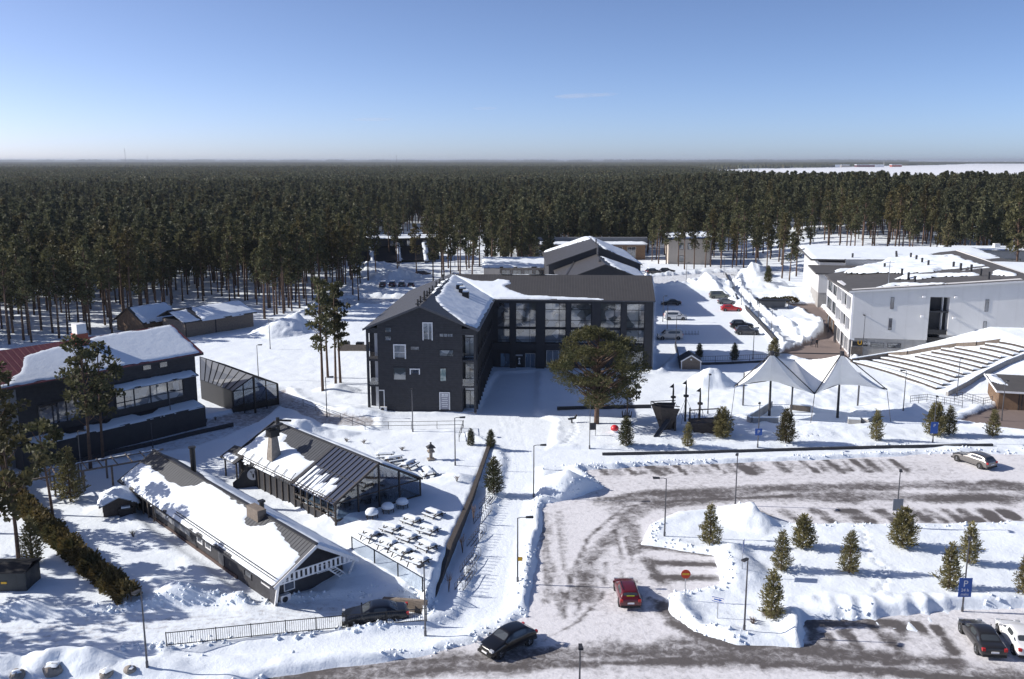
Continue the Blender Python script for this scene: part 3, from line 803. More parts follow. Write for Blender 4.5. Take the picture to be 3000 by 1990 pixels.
def wood(name, coll, X, Y, seed, smin, smax, nvar):
    rs = np.random.RandomState(seed); n = len(X)
    Z = base(X, Y) - .1
    me = bpy.data.meshes.new(name)
    me.vertices.add(n); me.vertices.foreach_set('co', np.stack([X, Y, Z], 1).astype(np.float32).ravel())
    sc = rs.uniform(smin, smax, n)
    for nm, ty, val in (('size', 'FLOAT', sc), ('turn', 'FLOAT', rs.uniform(0, 6.283, n)), ('pick', 'INT', rs.randint(0, nvar, n))):
        at = me.attributes.new(nm, ty, 'POINT'); at.data.foreach_set('value', val.astype(np.int32 if ty == 'INT' else np.float32))
    o = link(name, me)
    g = bpy.data.node_groups.new(name + '_nodes', 'GeometryNodeTree')
    g.interface.new_socket('Geometry', in_out='INPUT', socket_type='NodeSocketGeometry')
    g.interface.new_socket('Geometry', in_out='OUTPUT', socket_type='NodeSocketGeometry')
    gi = g.nodes.new('NodeGroupInput'); go = g.nodes.new('NodeGroupOutput')
    ci = g.nodes.new('GeometryNodeCollectionInfo'); ci.inputs['Collection'].default_value = coll
    ci.inputs['Separate Children'].default_value = True; ci.inputs['Reset Children'].default_value = True
    ip = g.nodes.new('GeometryNodeInstanceOnPoints'); ip.inputs['Pick Instance'].default_value = True
    def attr(nm, ty):
        a = g.nodes.new('GeometryNodeInputNamedAttribute'); a.data_type = ty; a.inputs['Name'].default_value = nm
        return a.outputs['Attribute']
    cx = g.nodes.new('ShaderNodeCombineXYZ')
    g.links.new(attr('turn', 'FLOAT'), cx.inputs['Z'])
    g.links.new(gi.outputs[0], ip.inputs['Points']); g.links.new(ci.outputs[0], ip.inputs['Instance'])
    g.links.new(attr('pick', 'INT'), ip.inputs['Instance Index'])
    g.links.new(cx.outputs[0], ip.inputs['Rotation']); g.links.new(attr('size', 'FLOAT'), ip.inputs['Scale'])
    g.links.new(ip.outputs[0], go.inputs[0])
    md = o.modifiers.new('wood', 'NODES'); md.node_group = g
    return tag(o, kind='stuff')

X, Y = stand(150, 760, 4.7, 5)
dn = np.full(len(X), 1e9)
for i in range(0, len(TAKEN), 50):
    t = TAKEN[i:i + 50]
    dn = np.minimum(dn, np.hypot(X[:, None] - t[None, :, 0], Y[:, None] - t[None, :, 1]).min(1))
k = dn > 3.6
WX1, WY1 = X[k], Y[k]
# ground already covered by the single trees stays theirs
cov = np.zeros(len(WX1), bool)
for poly in (LEFT_BELT, MID_BELT, RIGHT_BELT): cov |= sdf(WX1, WY1, poly) < 0
wood('pine_forest', pc, WX1[~cov], WY1[~cov], 1, .66, 1.16, 6)
X, Y = stand(760, 2600, 13.5, 6)
wood('pine_forest', fc, X, Y, 2, .85, 1.1, 4)
X, Y = stand(2600, 16000, 88, 7)
wood('pine_forest', tc_, X, Y, 3, .85, 1.1, 4)
X, Y = stand(16000, 60000, 700, 8)
tag_far = wood('pine_forest', tc_, X, Y, 4, 2.0, 3.2, 4)
# ------------------------------------------------------------------ building helpers
def zc(ox, oy, sc):
    return lambda x, y: ((ox + x / sc) / KP, (oy + y / sc) / KP)

def onplane(A, ang, px, py):
    """pixel -> (u along the wall, height) on the upright wall through A in direction ang"""
    d = ray(px, py); c, s = math.cos(R(ang)), math.sin(R(ang))
    det = d[0] * -s + d[1] * c
    t = (A[0] * -s + A[1] * c) / det
    u = (d[0] * t - A[0]) * c + (d[1] * t - A[1]) * s
    return u, CAM_H + d[2] * t

class Wall:
    """an upright wall line in the building's own frame: start (x, y), direction in degrees; out = away from the wall"""
    def __init__(s, x, y, a=0): s.x, s.y, s.c, s.s = x, y, math.cos(R(a)), math.sin(R(a))
    def p(s, u, o, z): return (s.x + u * s.c + o * s.s, s.y + u * s.s - o * s.c, z)
    def box(s, mb, u0, u1, o0, o1, z0, z1):
        q = [s.p(u0, o0, z0), s.p(u1, o0, z0), s.p(u1, o1, z0), s.p(u0, o1, z0)]
        return mb.slab(q, (0, 0, z1 - z0))

def window(parent, wl, u0, u1, z0, z1, pane='pane', frame='charcoal', fw=.09, mull=(), trans=(), open_bottom=False, name='window', label=None, depth=.06):
    m = MB()
    wl.box(m, u0 - fw, u0, .002, depth, z0 - fw, z1 + fw); wl.box(m, u1, u1 + fw, .002, depth, z0 - fw, z1 + fw)
    wl.box(m, u0, u1, .002, depth, z1, z1 + fw)
    if not open_bottom: wl.box(m, u0, u1, .002, depth, z0 - fw, z0)
    for q in mull: wl.box(m, u0 + (u1 - u0) * q - .035, u0 + (u1 - u0) * q + .035, .012, depth - .01, z0, z1)
    for q in trans: wl.box(m, u0, u1, .012, depth - .015, z0 + (z1 - z0) * q - .03, z0 + (z1 - z0) * q + .03)
    o = m.build(name, M[frame], parent, label=label)
    g = MB(); wl.box(g, u0, u1, .003, .02, z0, z1)
    g.build('pane', M[pane], o)
    return o

def snow_patch(parent, O, U, V, poly, th=.22, cell=.3, seed=0, rough=.35, name='roof_snow', lump=.25, soft=.5):
    """a blanket of snow on a sloping plane: outline in (u, v) metres along U and V, ragged edge, rounded rim"""
    O, U, V = Vector(O), Vector(U).normalized(), Vector(V).normalized()
    N = U.cross(V)
    if N.z < 0: N = -N
    a = np.array(poly); lo = a.min(0) - .2; hi = a.max(0) + .2
    us = np.arange(lo[0], hi[0] + cell, cell); vs = np.arange(lo[1], hi[1] + cell, cell)
    X, Y = np.meshgrid(us, vs)
    sd = sdf(X, Y, poly) + rough * fbm(X + seed * 13, Y + seed * 5, 1.3, 3)
    h = th * np.clip(-sd / soft, 0, 1) ** .5 * (1 + lump * fbm(X + seed, Y, 2.2, 3)) - .04
    k = sd < cell
    ok = k[:-1, :-1] & k[1:, 1:] & k[:-1, 1:] & k[1:, :-1]
    ix = np.arange(X.size).reshape(X.shape)
    ok &= np.maximum.reduce([h[:-1, :-1], h[:-1, 1:], h[1:, 1:], h[1:, :-1]]) > -.035
    F = np.stack([ix[:-1, :-1], ix[:-1, 1:], ix[1:, 1:], ix[1:, :-1]], -1)[ok]
    if len(F) == 0: return None
    P = (np.array(O)[None] + X.ravel()[:, None] * np.array(U) + Y.ravel()[:, None] * np.array(V) + h.ravel()[:, None] * np.array(N))
    if U.cross(V).z < 0: F = F[:, ::-1]
    used = np.unique(F); mp_ = np.zeros(len(P), int); mp_[used] = np.arange(len(used))
    return link(name, np_mesh(name, P[used], mp_[F], M['roofsnow'], True), parent)

def pane_roof(mb, a, b, c, d_, th=.14):
    """sloping roof sheet a-b (eave), c-d (ridge side), thickness downwards"""
    return mb.slab([a, b, c, d_], (0, 0, -th))

# ================================================================== dark apartment hotel (L-shaped)
HA, HANG = W(850, 954), -3.4
hot = thing('apartment_hotel', 'dark L-shaped hotel with a tall gable end and large glazed bays in the middle', 'building', (*HA, 0), R(HANG))
z4 = zc(1050, 760, 3.266)
GW, EZ, RZ_ = 14.9, 11.9, 14.95
gtop = lambda x: EZ + (RZ_ - EZ) * (1 - abs(x - GW / 2) / (GW / 2))
m = MB()
# front gable slab between the two corner loggias
prof = [(1.55, -.6), (13.0, -.6), (13.0, gtop(13.0) - .1), (GW / 2, RZ_ - .1), (1.55, gtop(1.55) - .1)]
m.slab([(x, 0, z) for x, z in prof], (0, 2.2, 0))
m.box(.02, .02, 11.15, 1.55, 2.2, 11.85); m.box(13.0, .02, 11.0, 14.88, 2.2, 11.85)
# body behind
prof = [(0, -.6), (13.6, -.6), (13.6, 11.8), (GW / 2, RZ_ - .12), (0, EZ - .12)]
m.slab([(x, 2.2, z) for x, z in prof], (0, 34.6, 0))
m.build('wall', M['cut'], hot)
m = MB(); m.box(-.03, -.05, -.6, 14.93, .02, .32)
m.build('plinth', M['concrete'], hot)
# corner loggias
for x0, x1, px in ((0, 1.55, 0), (13.0, 14.9, 14.58)):
    m = MB()
    m.box(px, 0, -.6, px + .32, .32, 11.8)
    for z in (3.75, 7.3): m.box(x0 + .02, .04, z, x1 - .02, 2.2, z + .25)
    m.box(x0 + .33 * (x0 == 0), .06, 4.0, x1 - .33 * (x0 > 0), .10, 4.15)
    o = m.build('loggia', M['charcoal'], hot)
    for z in (4.0, 7.55):
        g = MB(); g.box(x0 + .05, .02, z, x1 - .05, .045, z + 1.0); g.build('glass_railing', M['clear_fence'], o)
    g = MB(); g.box(x0 + .7 if x0 == 0 else x0 + .2, 2.12, .1, x0 + 1.3 if x0 == 0 else x1 - .5, 2.18, 10.9)
    g.build('back_wall', M['white'], o)
    if x0 > 0:
        wl = Wall(x0 + .1, 2.12)
        for z in (.3, 4.2, 7.8): window(hot, wl, .15, 1.35, z, z + 2.5, 'pane_pale', 'charcoal', mull=(.5,))
fw = Wall(0, 0)
def zwin(x0, y0, x1, y1, **k):
    a = z4(x0, y0); b = z4(x1, y1)
    u0, z1 = onplane(HA, HANG, *a); u1, z0 = onplane(HA, HANG, *b)
    return window(hot, fw, u0, u1, z0, z1, **k)
zwin(258, 655, 312, 697); zwin(258, 737, 312, 775)
zwin(622, 612, 702, 765, frame='white', fw=.14, pane='pane_pale', open_bottom=True, mull=(.58,), label='tall window in a white surround', depth=.12)
zwin(778, 712, 902, 742, pane='pane', mull=(.3, .6, .8))
zwin(345, 822, 446, 940, frame='white', fw=.16, pane='pane', open_bottom=True, trans=(.45,), label='square window in a white surround', depth=.16)
zwin(502, 836, 580, 866, pane='pane_dark')
zwin(778, 870, 906, 928, pane='pane_pale')
zwin(338, 1037, 453, 1152, pane='pane_pale')
zwin(502, 1054, 580, 1092, frame='white', fw=.14, pane='pane_dark', open_bottom=True, label='low window under a white hood', depth=.14)
zwin(783, 1045, 838, 1165, pane='pane_green')
# framed poster panel
a = onplane(HA, HANG, *z4(783, 1278)); b = onplane(HA, HANG, *z4(870, 1438))
m = MB(); fw.box(m, a[0] - .12, a[0], .003, .14, b[1], a[1] + .12); fw.box(m, b[0], b[0] + .12, .003, .14, b[1], a[1] + .12); fw.box(m, a[0], b[0], .003, .14, a[1], a[1] + .12)
o = m.build('poster_panel', M['white'], hot)
M['poster'] = pm('poster_grey', (.30, .30, .35), .6, .08, 3)
m = MB(); fw.box(m, a[0], b[0], .004, .03, b[1] + .05, a[1]); m.build('poster', M['poster'], o)
m = MB()
for k in range(7):
    zz = a[1] - .55 - k * .28
    if zz > b[1] + .2: fw.box(m, a[0] + .15 + .05 * (k % 3), b[0] - .18 - .07 * (k % 2), .031, .036, zz, zz + .09)
fw.box(m, a[0] + .2, a[0] + .5, .031, .036, a[1] - .38, a[1] - .14); fw.box(m, a[0] + .58, b[0] - .12, .031, .036, a[1] - .36, a[1] - .18)
m.build('poster_lines', M['white'], o)
# heat pump and its pipe duct
m = MB(); m.box(1.75, -.45, .35, 2.65, -.08, 1.0); o = m.build('heat_pump', M['white'], hot)
m = MB(); m.disc((2.1, -.452, .68), .24, (0, -1, 0), 14, .01); m.build('fan', M['black'], o)
m = MB(); fw.box(m, 2.22, 2.34, .003, .1, 1.0, 3.2); fw.box(m, 1.6, 2.34, .003, .1, 3.2, 3.32); m.build('pipe_duct', M['white'], hot)
# courtyard side: frame of posts and slabs in front of glazed flats
m = MB()
for k in range(12):
    y = 2.35 + k * 2.28
    m.box(14.55, y - .14, -.5, 14.9, y + .14, 11.7)
for z in (3.7, 7.25, 11.3): m.box(13.6, 2.25, z, 14.86, 27.55, z + .28)
m.build('balcony_frame', M['charcoal'], hot)
wl = Wall(13.6, 2.3, 90)
for k in range(11):
    for z in (.2, 4.2, 7.75):
        window(hot, wl, .25 + k * 2.28, 1.9 + k * 2.28, z, z + 2.5, ('pane_dark', 'pane', 'pane_dark')[k % 3], 'charcoal', mull=(.5,) if k % 2 else ())
m = MB()
for z in (4.0, 7.55): m.box(14.80, 2.5, z, 14.83, 27.4, z + 1.0)
m.build('balcony_glass', M['clear_dark'], hot)
# rear wing
X1, Y0, Y1 = 41.0, 27.6, 42.4
m = MB()
m.box(13.7, Y0 + .75, -.5, X1 - .02, Y1, EZ - .15)
prof = [(Y0 + .75, EZ - .16), (Y1, EZ - .16), ((Y0 + Y1) / 2, RZ_ - .15)]
m.slab([(X1 - .03, y, z) for y, z in prof], (-24, 0, 0))
z5 = zc(1400, 780, 3.409)
WB = (HA[0] + (Y0 + .75) * -math.sin(R(HANG)), HA[1] + (Y0 + .75) * math.cos(R(HANG)))
def z5u(x, y): return onplane(WB, HANG, *z5(x, y))
def z5p(x, y):
    A2 = (HA[0] + Y0 * -math.sin(R(HANG)), HA[1] + Y0 * math.cos(R(HANG)))
    return onplane(A2, HANG, *z5(x, y))
piers = [(320, 378), (583, 668), (882, 928), (1137, 1224), (1432, 1484), (1668, 1762)]
for a, b in piers:
    u0 = z5p(a, 480)[0]; u1 = min(z5p(b, 480)[0], X1 - .01)
    m.box(u0, Y0, -.5, u1, Y0 + .76, EZ - .3)
m.box(14.9, Y0 + .05, EZ - .75, X1 - .02, Y0 + .75, EZ - .25)
m.box(14.9, Y0 + .06, 3.35, X1 - 1.6, Y0 + .75, 4.5)
m.build('rear_wing_wall', M['charcoal'], hot)
bw = Wall(0, Y0 + .75)
bays = [(198, 318, ()), (380, 581, (.70,)), (672, 878, (.70,)), (930, 1133, (.70,)), (1226, 1428, (.70,)), (1486, 1666, (.68,))]
for i, (a, b, mu) in enumerate(bays):
    u0, _ = z5u(a, 480); u1, _ = z5u(b, 480)
    window(hot, bw, u0 + .05, u1 - .05, 7.15, 11.2, ('pane_dark', 'pane_pale', 'pane_pale', 'pane_pale', 'pane_pale', 'pane_pale')[i], 'charcoal', .12, mu, (.28, .72), depth=.14)
    window(hot, bw, u0 + .05, u1 - .05, 4.55, 6.75, ('pane', 'pane_pale', 'pane_pale', 'pane_pale', 'pane_dark', 'pane_pale')[i], 'charcoal', .12, mu, (.18,), depth=.14)
# ground floor: entrance, sign, shop window
M['doorglass'] = glassmat('blue_reflecting_glass', (.05, .09, .14), light=(.12, .2, .28))
for (a, b, t, bt, fr_, nm, pn) in ((228, 318, 870, 1005, 'charcoal', 'glass_door', 'doorglass'), (478, 568, 875, 1015, 'steel', 'entrance_door', 'doorglass'), (690, 860, 832, 1000, 'white', 'shop_window', 'pane'), (1000, 1120, 832, 1000, 'charcoal', 'shop_window', 'pane_dark'), (1490, 1640, 842, 1010, 'white', 'shop_window', 'pane_pale')):
    u0, zt = z5u(a, t); u1, zb = z5u(b, bt)
    window(hot, bw, u0, u1, max(.15, zb), min(zt, 3.2), pn, fr_, .08, (.5,) if nm != 'shop_window' else (.34, .67), name=nm, depth=.1)
u0, zt = z5u(372, 878); u1, zb = z5u(456, 905)
m = MB(); bw.box(m, u0, u1, .003, .04, .3, zt + .1); o = m.build('entrance_sign', M['black'], hot)
m = MB(); q = (u0 + u1) / 2
for k in range(6): bw.box(m, u0 + .12 + k * (u1 - u0 - .24) / 6, u0 + .12 + (k + .62) * (u1 - u0 - .24) / 6, .041, .05, zt - .32, zt - .06)
bw.box(m, q - .16, q + .16, .041, .05, zt - .9, zt - .62)
bw.box(m, q - .10, q + .10, .041, .05, zt - 1.5, zt - 1.05); bw.box(m, q - .2, q + .2, .041, .05, zt - 1.7, zt - 1.5)
m.build('sign_lettering', M['white'], o)
# roofs
m = MB()
e, rr = .35, GW / 2
sl1 = (RZ_ - EZ) / rr
pane_roof(m, (-e, -.4, EZ - e * sl1), (-e, 37.0, EZ - e * sl1), (rr, 37.0, RZ_), (rr, -.4, RZ_), .22)
pane_roof(m, (GW + e, -.4, EZ - e * sl1), (GW + e, 27.3, EZ - e * sl1), (rr, 35.0, RZ_), (rr, -.4, RZ_), .22)
m.build('gable_roof', M['roofdark_y'], hot)
m = MB(); ry = (Y0 + Y1) / 2; sl2 = (RZ_ - EZ) / (ry - Y0)
pane_roof(m, (GW - .2, Y0 - .3, EZ - .3 * sl2 + .01), (X1 + .25, Y0 - .3, EZ - .3 * sl2 + .01), (X1 + .25, ry, RZ_ + .01), (rr, ry, RZ_ + .01), .22)
pane_roof(m, (rr, ry, RZ_ + .01), (X1 + .25, ry, RZ_ + .01), (X1 + .25, Y1 + .3, EZ - .3 * sl2), (rr, Y1 + .3, EZ - .3 * sl2), .22)
m.build('rear_roof', M['roofdark'], hot)
m = MB(); m.box(GW + .3, Y0 - .42, EZ - .30, X1 + .2, Y0 - .28, EZ - .14); m.box(X1 + .03, Y0 - .2, -.3, X1 + .12, Y0 - .1, EZ - .2)
m.bar((GW + e + .05, -.35, EZ - .22), (GW + e + .05, 27.0, EZ - .22), .12)
m.build('gutter', M['lamp'], hot)
m = MB()
for sgn in (0, 1):
    xa = -e if sgn == 0 else GW + e
    m.bar((xa, -.45, EZ - e * sl1 - .05), (rr, -.45, RZ_ - .02), .05, .26)
m.build('bargeboard', M['lamp'], hot)
# lower dormer roof on the far left side
m = MB(); pane_roof(m, (-1.8, 20.5, 10.4), (-1.8, 31.5, 10.4), (1.2, 31.5, 12.3), (1.2, 20.5, 12.3), .2); m.box(-1.7, 20.6, -.4, .05, 31.4, 10.2)
m.build('side_bay', M['roofdark_y'], hot)
# snow
sv = Vector((rr + e, 0, EZ - e * sl1 - RZ_)).normalized()
L1 = math.hypot(rr + e, EZ - e * sl1 - RZ_)
snow_patch(hot, (rr, 0, RZ_), (0, 1, 0), sv, [(4.2, 3.2), (5.2, 2.1), (9.5, .7), (14, .8), (19, .6), (30, .25), (34.8, .1), (32.8, 3), (30, 5.2), (27.5, L1 - .22), (.5, L1 - .22), (.2, 6.4), (2.2, 4.6)], .2, .22, 3, .28, soft=.35)
snow_patch(hot, (rr, 0, RZ_), (0, 1, 0), Vector((-rr, 0, EZ - RZ_)), [(11, .05), (11, .35), (16, .5), (20, .8), (27, 1.3), (29, .4), (29, .05)], .16, .25, 5, .3)
rv = Vector((0, -(ry - Y0 + .3), EZ - .3 * sl2 - RZ_)).normalized(); L2 = math.hypot(ry - Y0 + .3, RZ_ - EZ + .3 * sl2)
snow_patch(hot, (0, ry, RZ_ + .01), (1, 0, 0), rv, [(8, .3), (11.5, 2.3), (14.6, 2.4), (15.4, 1.6), (17.3, 2.0), (17.6, 3.2), (16.6, 3.9), (17.6, 5.2), (20, L2 - 1.5), (26.2, L2 - 1.0), (32.0, L2 - .7), (33.2, L2 - .2), (GW - .1, L2 - .2), (10.5, 3.2)], .2, .22, 9, .2, soft=.3)
snow_patch(hot, (0, ry, RZ_ + .01), (1, 0, 0), -rv + Vector((0, 0, 2 * rv.z)), [(15.5, -.12), (15.5, .5), (24, .6), (25.5, .3), (26, -.1)], .18, .22, 4, .2)
# ridge furniture
m = MB()
for y, h in ((1.2, .7), (3.6, .8), (5.2, 1.3), (6.8, .9), (9.5, .7), (12, .8), (15, .7), (19, .8), (23, .7), (27, .9)):
    xx = rr - .5 + (.3 if h > 1 else 0)
    m.tube([(xx, y, RZ_ - .35), (xx, y, RZ_ + h)], .13, 6)
    m.box(xx - .3, y - .18, RZ_ + .0, xx + .35, y + .05, RZ_ + .12)
m.build('roof_vent', M['black'], hot)
for k, (u, v) in enumerate(((22.6, 2.9), (20.6, 3.6), (18.6, 4.4))):
    p = Vector((rr, 0, RZ_)) + Vector((0, 1, 0)) * u + sv * v
    m = MB(); m.box(p.x - .5, u - .5, p.z - .2, p.x + .5, u + .5, p.z + .95); o = m.build('roof_fan', M['black'], hot)
    m = MB(); m.box(p.x - .4, u - .4, p.z + .95, p.x + .4, u + .4, p.z + 1.25); m.build('snow_cap', M['roofsnow'], o)

# ================================================================== red-roofed restaurant on the left
RA = W(28, 1084); RB = W(460, 977)
RANG = math.degrees(math.atan2(RB[1] - RA[1], RB[0] - RA[0])); RW = math.dist(RA, RB)
red = thing('red_roofed_building', 'dark two-storey building under a snowy red sheet roof', 'building', (*RA, 0), R(RANG))
z6 = zc(0, 940, 3.92)
D6 = 12.0; RE = 9.7
m = MB(); m.box(0, 0, -.5, RW, D6, RE)
m.slab([(RW - .01, 0, RE), (RW - .01, D6, RE), (RW - .01, D6 / 2, RE + 2.6)], (-RW + .02, 0, 0))
m.build('wall', M['cut'], red)
m = MB(); m.box(-.06, -.1, -.5, 1.2, D6 - .2, RE - .1); m.box(-9.5, 3.2, -.4, -.06, D6 - 1, RE - 1.2); m.build('end_wall', M['greywall'], red)
m = MB(); sl = 2.6 / (D6 / 2)
pane_roof(m, (-12, -.8, RE - .8 * sl + .12), (RW + .7, -.8, RE - .8 * sl + .12), (RW + .7, D6 / 2, RE + 2.72), (-12, D6 / 2, RE + 2.72), .2)
pane_roof(m, (-12, D6 / 2, RE + 2.72), (RW + .7, D6 / 2, RE + 2.72), (RW + .7, D6 + .8, RE - .8 * sl + .12), (-12, D6 + .8, RE - .8 * sl + .12), .2)
roof = m.build('roof', M['red'], red)
m = MB(); m.bar((-1.4, -.86, RE - .42), (RW + .72, -.86, RE - .42), .1, .2); m.bar((RW + .75, -.8, RE - .36), (RW + .75, D6 / 2, RE + 2.6), .08, .25); m.build('gutter', M['charcoal'], red)
rsv = Vector((0, -(D6 / 2 + .8), -(2.6 + .8 * sl))).normalized(); RL = (D6 / 2 + .8) / abs(rsv.y)
snow_patch(red, (0, D6 / 2, RE + 2.72), (1, 0, 0), rsv, [(RW + .45, .12), (RW + .45, RL - .18), (-1.6, RL - .18), (-1.5, RL - .6), (.8, RL - .9), (2.4, RL - 2.6), (3.4, 3.6), (4.2, 2.0), (6, 1.5), (8.5, .9), (10.3, .75), (10.6, 1.6), (12.0, 1.75), (12.6, .7), (13.2, .15), (16, .1)], .12, .25, 11, .3, lump=.1, soft=.3)
m = MB(); m.box(10.9, D6 / 2 - 1.3, RE + 1.9, 12.3, D6 / 2 + .2, RE + 3.5); o = m.build('chimney', M['redpaint'], roof)
m = MB(); m.box(11.0, D6 / 2 - 1.2, RE + 3.5, 12.2, D6 / 2 + .1, RE + 4.7); m.build('chimney_cap', M['white'], o)
rw = Wall(0, 0)
def rwin(x0, y0, x1, y1, **k):
    a = onplane(RA, RANG, *z6(x0, y0)); b = onplane(RA, RANG, *z6(x1, y1))
    return window(red, rw, a[0], b[0], min(a[1], b[1]), max(a[1], b[1]), **k)
for x0, y0, x1, y1 in ((1640, 490, 1735, 540), (1832, 462, 1922, 510), (1270, 520, 1360, 590)): 
    rwin(x0, y0, x1, y1 + 12, pane='pane_pale' if x0 > 1500 else 'pane_dark', frame='charcoal')
def ru(x, y): return onplane(RA, RANG, *z6(x, y))
u0 = ru(1330, 900)[0]; u1 = ru(2095, 700)[0]
window(red, rw, u0, u1, 4.15, 6.6, 'pane_pale', 'charcoal', .12, (.12, .26, .50, .76), (.33,), depth=.15, name='panorama_window', label='long panorama window reflecting the snow')
window(red, rw, u0 - 9.2, u0 - 4.4, 4.15, 6.6, 'pane_dark', 'charcoal', .12, (.33, .66), (), depth=.15)
for (z, ua, ub, dep, snow) in ((7.15, ru(1262, 720)[0], ru(2195, 590)[0], 1.7, True), (3.05, ru(340, 1150)[0] - .6, ru(2240, 950)[0], 2.3, True)):
    m = MB(); m.slab([(ua, -dep, z - .25), (ub, -dep, z - .25), (ub, -.01, z + .25), (ua, -.01, z + .25)], (0, 0, -.14))
    o = m.build('awning', M['charcoal'], red)
    if snow: snow_patch(o, (ua, -.02, z + .25), (1, 0, 0), (0, -dep, -.5), [(.1, .05), (ub - ua - .1, .05), (ub - ua - .1, dep), (.1, dep)] if z > 5 else [(.1, .1), (3.6, .3), (4.2, 1.5), (6.0, 1.4), (6.6, .4), (9, .9), (10, .2), (12.6, .1), (13.3, 1.0), (15.0, .9), (16.2, .1), (ub - ua - .1, .05), (ub - ua - .1, dep), (.1, dep)], .13, .22, int(z), .2, 'awning_snow', soft=.25)
m = MB(); m.box(.4, -2.1, -.4, RW - .3, -.02, 2.75); m.build('ground_floor', M['charcoal'], red)
# lean-to of glass at the right end
M['conserv'] = pm('slate_blue_roof_sheet', (.042, .052, .070), .4, .12, 1)
gl = thing('glass_conservatory', 'blue-grey glass-roofed conservatory with glazed gable beside the red-roofed building', 'conservatory', (*RB, 0), R(RANG))
Z4 = lambda x, y: (x / 3.0, 709.2 + y / 3.0)
def rloc(px, py, z):
    x, y = W(px, py, z); dx, dy = x - RB[0], y - RB[1]; c, s = math.cos(R(RANG)), math.sin(R(RANG))
    return (dx * c + dy * s, -dx * s + dy * c, z)
ne, re_, fe = rloc(*Z4(1610, 585), 3.1), rloc(*Z4(1755, 480), 5.2), rloc(*Z4(1920, 530), 3.1)
nb, rb = rloc(*Z4(1388, 505), 3.1), rloc(*Z4(1384, 345), 5.2)
fb = tuple(Vector(fe) + Vector(rb) - Vector(re_))
m = MB(); m.slab([nb, ne, re_, rb], (0, 0, -.1)); m.slab([rb, re_, fe, fb], (0, 0, -.1)); m.build('glass_roof', M['conserv'], gl)
m = MB()
for k in range(9):
    t = k / 8
    for a0, a1, b0, b1 in ((nb, ne, rb, re_), (fb, fe, rb, re_)):
        m.bar(Vector(a0).lerp(Vector(a1), t) + Vector((0, 0, .03)), Vector(b0).lerp(Vector(b1), t) + Vector((0, 0, .03)), .08)
for a in (ne, re_, fe): m.bar(a, (a[0], a[1], -.2), .22)
mid = (Vector(ne) + Vector(re_)) / 2; m.bar(mid, (mid[0], mid[1], -.2), .12); mid = (Vector(fe) + Vector(re_)) / 2; m.bar(mid, (mid[0], mid[1], -.2), .12)
m.bar(ne, fe, .12); m.bar(ne, re_, .16); m.bar(re_, fe, .16); m.bar((ne[0], ne[1], 1.0), (fe[0], fe[1], 1.0), .1)
m.bar(nb, ne, .14); m.bar(fb, fe, .14)
m.build('frame', M['black'], gl)
m = MB(); m.slab([(ne[0], ne[1], -.2), (fe[0], fe[1], -.2), (fe[0], fe[1], .9), (ne[0], ne[1], .9)], (.06, 0, 0)); m.slab([(nb[0], nb[1] - .02, -.2), (ne[0], ne[1], -.2), (ne[0], ne[1], 3.0), (nb[0], nb[1], 3.0)], (0, .06, 0)); m.build('base_panel', M['black'], gl)
m = MB(); m.slab([(ne[0] + .02, ne[1], .9), (fe[0] + .02, fe[1], .9), fe, re_, ne], (.02, 0, 0)); m.build('glazed_gable', M['clear_dark'], gl)
m = MB(); m.slab([(nb[0], nb[1], 0), (ne[0], ne[1], 0), (fe[0], fe[1], 0), (fb[0], fb[1], 0)], (0, 0, .14)); m.build('deck', M['timberdark'], gl)

# ================================================================== long dark barn in front
O1 = W(634, 1355, 2.3); A1 = 42.5
barn = thing('long_barn', 'long low dark barn with thick roof snow and a white lattice gable', 'barn', (*O1, 0), R(A1))
BWd, BL, BE, BR = 7.45, 32.3, 2.3, 4.6
m = MB()
m.slab([(.6, 1.4, -.6), (6.85, 1.4, -.6), (6.85, 1.4, 2.6), (BWd / 2, 1.4, BR - .18), (.6, 1.4, 2.6)], (0, BL - 2.2, 0))
m.build('wall', pm('barn_boards', (.040, .040, .046), .75, .25, 2.0, wave=('Y', 4.2, .015, .3)), barn)
m = MB()
pane_roof(m, (0, 0, BE), (0, BL, BE), (BWd / 2, BL, BR), (BWd / 2, 0, BR), .14); pane_roof(m, (BWd / 2, 0, BR), (BWd / 2, BL, BR), (BWd, BL, BE), (BWd, 0, BE), .14)
M['tile_y'] = pm('dark_ribbed_roof_y', (.050, .054, .062), .55, .15, 1.5, wave=('Y', 2.2, .06, .7))
roof = m.build('roof', M['tile_y'], barn)
bv = Vector((-BWd / 2, 0, BE - BR)).normalized(); BLn = math.hypot(BWd / 2, BR - BE)
snow_patch(barn, (BWd / 2, 0, BR), (0, 1, 0), bv, [(.25, 2.0), (.4, 1.35), (4.0, .95), (6.6, .35), (7.4, 1.0), (8.6, 1.4), (10.2, 1.3), (10.4, .28), (15, .12), (20.0, .05), (20.3, .8), (23.0, 1.8), (26, 1.9), (29, 1.6), (31.9, 1.7), (32.1, BLn - .05), (.15, BLn - .02)], .19, .22, 21, .3, lump=.10, soft=.3)
snow_patch(barn, (BWd / 2, 0, BR), (0, 1, 0), Vector((BWd / 2, 0, BE - BR)), [(.2, .12), (.2, BLn - .03), (22, BLn - .03), (31.5, BLn - .1), (31.5, 2.6), (25, 2.4), (20.2, .4)], .24, .25, 22, .2, lump=.12)
m = MB(); m.bar((BWd / 2, .0, BR + .06), (BWd / 2, BL, BR + .06), .28, .1); m.build('ridge_cap', M['charcoal'], barn)
m = MB(); m.box(BWd / 2 - .75, 8.2, BR - .45, BWd / 2 + .05, 10.2, BR + .55); o = m.build('roof_hatch', M['timber'], barn)
